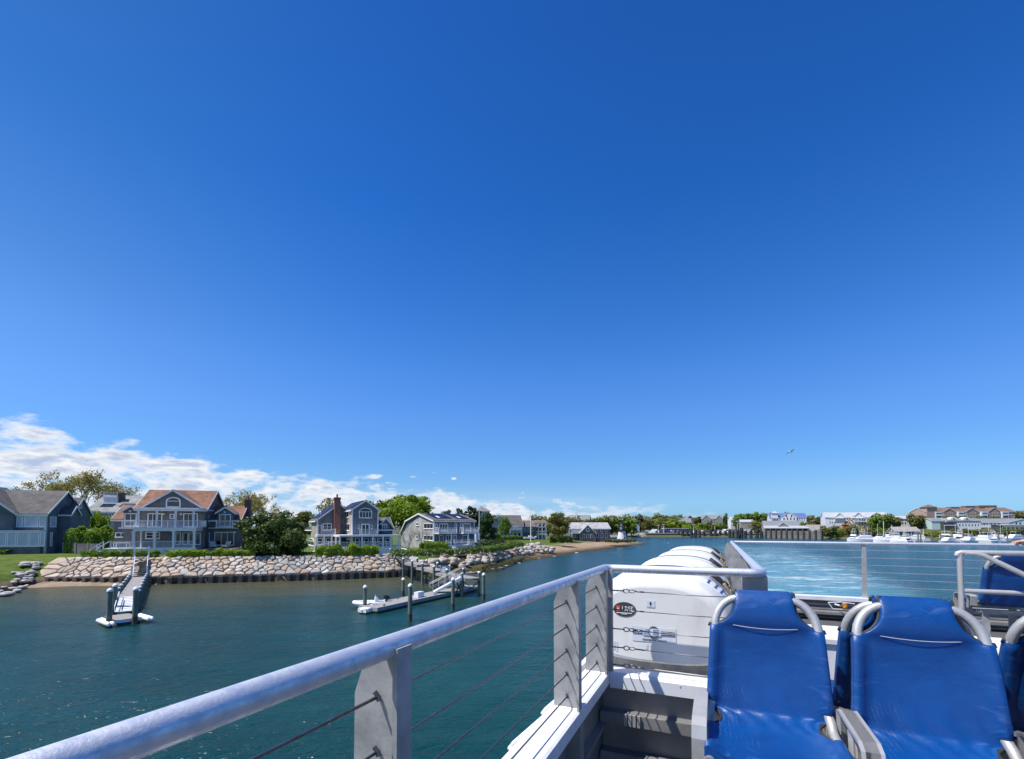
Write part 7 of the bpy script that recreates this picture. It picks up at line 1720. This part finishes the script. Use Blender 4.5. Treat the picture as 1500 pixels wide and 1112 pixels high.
# boats
def boat_meshes():
    def hull(L, W, D, m):
        mb = MB(); st = []
        n = 10
        for i in range(n+1):
            t = i/n; w = W/2*(1-max(0,(t-.45)/.55)**2.2)+.02; sheer = D*(1+.28*t*t); c = -.25+.35*max(0,t-.7)/.3
            st.append([(-L/2+L*t,-w,sheer),(-L/2+L*t-(.15*L*0 if t < 1 else .5),-w*.86,.15),(-L/2+L*t,0,c-.15),(-L/2+L*t,w*.86,.15),(-L/2+L*t,w,sheer)])
        vs = [p for s in st for p in s]; fs = []
        for i in range(n):
            for j in range(4): fs.append((i*5+j, (i+1)*5+j, (i+1)*5+j+1, i*5+j+1))
            fs.append((i*5+4, (i+1)*5+4, (i+1)*5, i*5))
        fs.append((0,1,2,3,4)); mb.add(vs, fs); me = mb.mesh('hull', [m, DGREY])
        for pl in me.polygons:
            if len(pl.vertices) == 4 and max(me.vertices[v].co.z for v in pl.vertices) < .3: pl.material_index = 1
        return me
    B = {}
    for k, L, W, D in (('yacht',12.5,4.0,1.5),('sport',11,3.7,1.3),('small',7,2.5,.95)):
        h = hull(L, W, D, GELW); c = MB(); g = MB(); f = MB()
        if k == 'yacht':
            c.prism([(-4.2,-1.5,1.4),(2.6,-1.5,1.6),(1.0,-1.3,2.9),(-4.2,-1.3,2.9)], (0,3.0,0)); g.prism([(-3.9,-1.53,1.75),(2.2,-1.53,1.85),(1.2,-1.5,2.75),(-3.9,-1.5,2.75)], (0,3.06,0)); g.box(-3.5,.0,-1.25,1.25,3.72,3.95)
            f.prism([(-3.8,-1.2,2.95),(.4,-1.2,2.95),(-.4,-1.1,3.7),(-3.8,-1.1,3.6)], (0,2.4,0)); f.box(-3.6,-.6,-1.1,1.1,4.7,4.8)
            for x in (-3.5,-.7):
                for y in (-1,1): f.tube([(x,y,3.6),(x,y,4.7)], .05, 5)
        elif k == 'sport':
            c.prism([(-2.2,-1.3,1.2),(2.4,-1.3,1.4),(1.0,-1.2,2.6),(-2.2,-1.2,2.6)], (0,2.6,0)); g.prism([(-2.0,-1.33,1.6),(2.1,-1.33,1.65),(1.15,-1.3,2.5),(-2.0,-1.3,2.5)], (0,2.66,0))
            f.box(-2.0,.2,-1.1,1.1,2.65,3.3)
            for x in (-1.9,.0):
                for y in (-.9,.9): f.tube([(x,y,3.2),(x*.5-.4,y*.5,6.0)], .05, 5)
            f.box(-1.2,-.1,-.6,.6,5.9,6.0); f.box(-1.9,.3,-1,1,4.4,4.5)
        else:
            c.box(-.8,.8,-.6,.6,.9,1.9); g.prism([(.82,-.6,1.5),(1.2,-.6,1.5),(.85,-.55,2.2)], (0,1.2,0)); f.box(-1.1,1.0,-.9,.9,2.7,2.78)
            for x in (-1,.9):
                for y in (-.8,.8): f.tube([(x,y,1),(x,y,2.7)], .04, 5)
        B[k] = (h, c.mesh('cabin', GELW), g.mesh('windows', GLASS), f.mesh('flybridge', GELW))
    return B
BT = boat_meshes()
def boat(kind, px, yb, rz, label, s=1.):
    p = PZ(px, yb, 0); t = thing('moored_boat', label, 'boat', p, rz, 'boats moored in the marina', s); h, c, g, f = BT[kind]; put('hull', h, t); put('cabin', c, t); put('windows', g, t); put('flybridge', f, t)
KN = {'yacht':'white motor yacht with flybridge','sport':'white sport boat with tall tuna tower','small':'small white open boat'}
L_ = [(1256,791.5,40,'small'),(1268,791.3,300,'sport'),(1299,791.8,60,'yacht'),(1308,791.6,230,'small'),(1328,792.2,300,'sport'),(1250,792.5,215,'sport'),(1262,794,160,'yacht'),(1272,792.5,250,'small'),(1283,794,130,'yacht'),(1292,793,235,'small'),(1303,795.5,155,'yacht'),(1312,792.5,250,'sport'),(1321,796,125,'yacht'),(1331,796.5,225,'small'),(1339,793,150,'yacht')]
R_ = [(1381,792,60,'small'),(1393,791.8,300,'yacht'),(1403,791.8,130,'sport'),(1413,792,50,'small'),(1422,791.6,290,'yacht'),(1433,791.8,60,'small'),(1451,791.8,130,'sport'),(1463,791.6,60,'yacht'),(1387,796.5,195,'yacht'),(1399,793,240,'yacht'),(1408,794,250,'sport'),(1417,796.5,205,'yacht'),(1428,793,110,'small'),(1437,796,95,'yacht'),(1447,792.5,200,'small'),(1456,796.5,215,'sport'),(1470,793,160,'small'),(1483,793.5,190,'yacht')]
for nm, rows in (('left marina group',L_),('right marina group',R_)):
    for i,(px,y,rz,k) in enumerate(rows): boat(k, px, y, R(rz), '%s, %s from the left in the %s' % (KN[k], ORD[i], nm), (.88 if k == 'yacht' else .9)+.08*((i*3) % 4-1))
mp_ = MB(); mp_.tube([(0,0,-1.5),(0,0,4.6)], .22, 8); mpm = mp_.mesh('marina_pile', DOLPL)
for i,(px,y) in enumerate(((1262,792),(1277,793),(1296,794),(1318,795),(1345,796.5),(1349,796.5),(1365,793),(1378,794),(1395,796),(1411,796),(1425,795),(1441,796),(1452,795),(1463,794),(1476,795))):
    o = put('marina_pile', mpm, None, PZ(px,y,0), 0, (1.3,1.3,1+.08*(i%3))); tag(o, 'grey mooring pile standing among the moored boats, %s from the left' % ORD[i], 'pile', 'marina piles')
for i,(px,yt) in enumerate(((1294,763),(1306,769),(1352,775))):
    p = on(px, 225); t = thing('mast', ['tall bare white mast above the left boats','shorter white mast right of the tall one','short white mast beside the reeds'][i], 'mast', p); h = CAMH-(yt-773)*225/FPX; m = MB(); m.tube([(0,0,-.5),(0,0,h)], .12, 8); m.build('pole', WHITE, t); m = MB(); m.bar((-.1,0,2.4),(3.2,0,2.5),.16,.16); m.build('boom', WHITE, t)
for i,(px,yt) in enumerate(((972,769),(964,770),(1016,769.5),(1080,764),(1047,768),(1128,768))):
    p = on(px, 350); g = 2.6; h = CAMH-(yt-773)*350/FPX-g; t = thing('lamp_post', 'pale lamp post, %s from the left along the ferry docks' % ORD[i], 'lamp post', (p.x,p.y,g), 0, 'lamp posts at the ferry docks'); m = MB(); m.tube([(0,0,-1),(0,0,h)], .14, 7); m.build('pole', WHITE, t); m = MB(); m.box(-.9,.9,-.3,.3,h,h+.4); m.build('lamp_head', WHITE, t)
for i,(px,yb,yt) in enumerate(((1259,792,770),(1271,792,772),(1286,793,768),(1316,793,771),(1325,794,773),(1384,794,770),(1400,793,767),(1419,794,771),(1435,793,769),(1449,793,766),(1466,793,770))):
    p = PZ(px, yb, 0); h = CAMH-(yt-773)*p.y/FPX; t = thing('antenna_mast', 'thin pale antenna mast rising above the moored boats, %s from the left' % ORD[i], 'mast', p, 0, 'antenna masts in the marina'); m = MB(); m.tube([(0,0,.3),(0,0,h)], .07, 6); m.build('pole', WHITE, t); m = MB(); m.bar((-.7,0,h*.8),(.7,0,h*.8), .06); m.build('spreader', WHITE, t)
# ---------------------------------------------------------------- gulls
def gull_mesh(fly=True):
    mb = MB(); mb.tube([(-.24,0,0),(-.20,0,.01),(-.10,0,.02),(.02,0,.02),(.12,0,.02),(.18,0,.035),(.23,0,.04),(.27,0,.03),(.31,0,.025)], [.008,.03,.06,.07,.06,.045,.038,.025,.006], 10)
    mb.prism([(-.22,-.015,0),(-.36,-.07,0),(-.36,.07,0),(-.22,.015,0)], (0,0,.012))
    for s in (-1,1):
        pts = [(.10,s*.04,.03),(.14,s*.28,.12),(.06,s*.50,.10),(-.08,s*.68,.04),(-.10,s*.66,.04),(-.04,s*.45,.09),(-.06,s*.25,.11),(-.08,s*.04,.03)] if fly else [(.08,s*.06,.05),(.02,s*.075,.06),(-.30,s*.03,.05),(-.10,s*.07,-.01)]
        mb.mi = 1; n = len(pts); b = [(x,y,z+.014) for x,y,z in pts]; mb.add(pts+b, [list(range(n)), [n+i for i in range(n)][::-1]]+[(i,(i+1)%n,n+(i+1)%n,n+i) for i in range(n)]); mb.mi = 0
    return mb.mesh('seagull', [mat('gull_white', (.78,.78,.77), None, 1, .7), mat('gull_grey_wing', (.34,.35,.37), (.42,.43,.45), 6, .7)], 40)
gm = gull_mesh()
d = ray(1158,662.5); o = put('seagull', gm, None, Vector((0,0,CAMH))+d*48, R(150)); o.rotation_euler = (R(-18),R(6),R(12)); tag(o, 'white seagull gliding in the empty sky above the stern rail', 'seagull')
d = ray(1188,695); o = put('seagull', gm, None, Vector((0,0,CAMH))+d*190, R(40)); tag(o, 'tiny distant dark bird in the sky below the gliding seagull', 'seagull')
o = put('seagull', gull_mesh(False), None, PZ(979.5,796,.32), R(200), 2.0); tag(o, 'white seagull resting at the tip of the sand spit', 'seagull')
# ---------------------------------------------------------------- the passenger at the stern rail
SKIN = mat('skin', (.56,.33,.25), (.50,.28,.21), 20, .5); NAVY = mat('black_jacket', (.012,.012,.016), (.022,.022,.028), 12, .85, 0, .3, 40); JEAN = mat('dark_trousers', (.03,.035,.055), None, 1, .9); HAIR = mat('brown_hair', (.06,.035,.02), (.10,.06,.035), 30, .6)
def skin(name, V, E, rad, m, parent, lv=2):
    me = bpy.data.meshes.new(name); me.from_pydata(V, E, []); ob = bpy.data.objects.new(name, me); COL.objects.link(ob)
    md = ob.modifiers.new('skin', 'SKIN'); md.use_smooth_shade = True
    for i, r in enumerate(rad): me.skin_vertices[0].data[i].radius = (r, r) if isinstance(r, (int,float)) else r
    me.skin_vertices[0].data[0].use_root = True
    s = ob.modifiers.new('sub', 'SUBSURF'); s.levels = lv; s.render_levels = lv
    dg = bpy.context.evaluated_depsgraph_get(); out = bpy.data.meshes.new_from_object(ob.evaluated_get(dg)); bpy.data.objects.remove(ob); out.name = name; out.materials.clear(); out.materials.append(m)
    o = bpy.data.objects.new(name, out); COL.objects.link(o)
    if parent: o.parent = parent
    return o
def passenger():
    O = (4.62, 8.52, DZ); t = fthing('person', 'passenger in a black jacket resting a hand on the stern rail at the right edge', 'person', O)
    z = lambda h: h
    # y aft (towards the rail), x right; heights above the deck; the left hand lies on the rail
    V = []; E = []; Rr = []
    def v(p, r): V.append(p); Rr.append(r); return len(V)-1
    def e(*ix):
        for a, b in zip(ix, ix[1:]): E.append((a, b))
    pel = v((0,-.10,.92), (.15,.11)); wa = v((0,-.08,1.08), (.135,.10)); ch = v((0,-.02,1.27), (.155,.11)); sh = v((0,.0,1.38), (.11,.085)); nk = v((0,.02,1.46), .055); hd0 = v((0,.04,1.53), .075); hd = v((0,.05,1.61), (.082,.098)); ht = v((0,.04,1.68), .07)
    e(pel, wa, ch, sh, nk, hd0, hd, ht)
    sl_ = v((-.17,.0,1.36), .062); el_ = v((-.42,.12,1.335), .046); wr = v((-.615,.34,1.285), .031); pm = v((-.68,.385,1.27), (.036,.024)); kn = v((-.735,.405,1.262), (.036,.016)); e(sh, sl_, el_, wr, pm, kn)
    for i, (dx, dy, L) in enumerate(((-.03,.035,.9),(-.045,.015,1.0),(-.045,-.008,.95),(-.035,-.03,.78))):
        a = v((-.765+.004*i,.43-.022*i,1.255), .0095); b = v((-.785+.004*i,.445-.026*i,1.225-.01*L), .0088); c = v((-.775+.004*i,.44-.026*i,1.19), .007); e(kn, a, b, c)
    th = v((-.69,.44,1.245), .011); t2 = v((-.705,.462,1.215), .009); e(pm, th, t2)
    sr = v((.17,.0,1.36), .062); er = v((.36,.13,1.24), .046); wrr = v((.25,.36,1.24), .031); pr = v((.20,.40,1.24), (.036,.022)); e(sh, sr, er, wrr, pr)
    for i in range(4): a = v((.165-.0*i,.43-.02*i,1.24), .0095); b = v((.155,.445-.022*i,1.205), .008); e(pr, a, b)
    t3 = v((.22,.44,1.22), .010); e(pr, t3)
    for s in (-1,1):
        hp = v((s*.09,-.09,.86), .085); k = v((s*.10,-.06,.48), .058); an = v((s*.11,-.10,.09), .040); to = v((s*.12,.08,.035), (.045,.032)); e(pel, hp, k, an, to)
    b = skin('body', V, E, Rr, SKIN, t)
    J = [(0,-.10,.84),(0,-.08,1.06),(0,-.02,1.27),(0,.0,1.385),(0,.02,1.44),(-.17,.0,1.365),(-.42,.12,1.34),(-.60,.325,1.29),(.17,.0,1.365),(.36,.13,1.245),(.26,.345,1.245)]
    skin('jacket', J, [(0,1),(1,2),(2,3),(3,4),(3,5),(5,6),(6,7),(3,8),(8,9),(9,10)], [(.178,.138),(.165,.13),(.185,.14),(.135,.11),.075,.085,.070,.050,.085,.070,.050], NAVY, t)
    P = [(0,-.10,.93)]; E2 = []
    for s in (-1,1): i = len(P); P += [(s*.09,-.09,.86),(s*.10,-.06,.48),(s*.11,-.10,.10)]; E2 += [(0,i),(i,i+1),(i+1,i+2)]
    skin('trousers', P, E2, [(.165,.125)]+[.10,.075,.062]*2, JEAN, t)
    m = MB(); m.lathe([(.02,.14),(.07,.125),(.098,.07),(.104,0),(.09,-.06)], 16, (0,.03,1.625)); o = m.build('hair', HAIR, t, True)
    for s in (-1,1): m = MB(); m.lathe([(.004,-.010),(.010,0),(.004,.010)], 8, (s*.032,.148,1.625)); m.build('eye', INK, b, True)
    m = MB(); m.prism([(-.012,.145,1.585),(.012,.145,1.585),(0,.145,1.63)], (0,.022,-.004)); m.build('nose', SKIN, b, True)
    for s in (-1,1): m = MB(); m.box(s*.11-.05,s*.11+.05,-.16,.12,.0,.06); m.build('shoe', BLACK, t)
passenger()
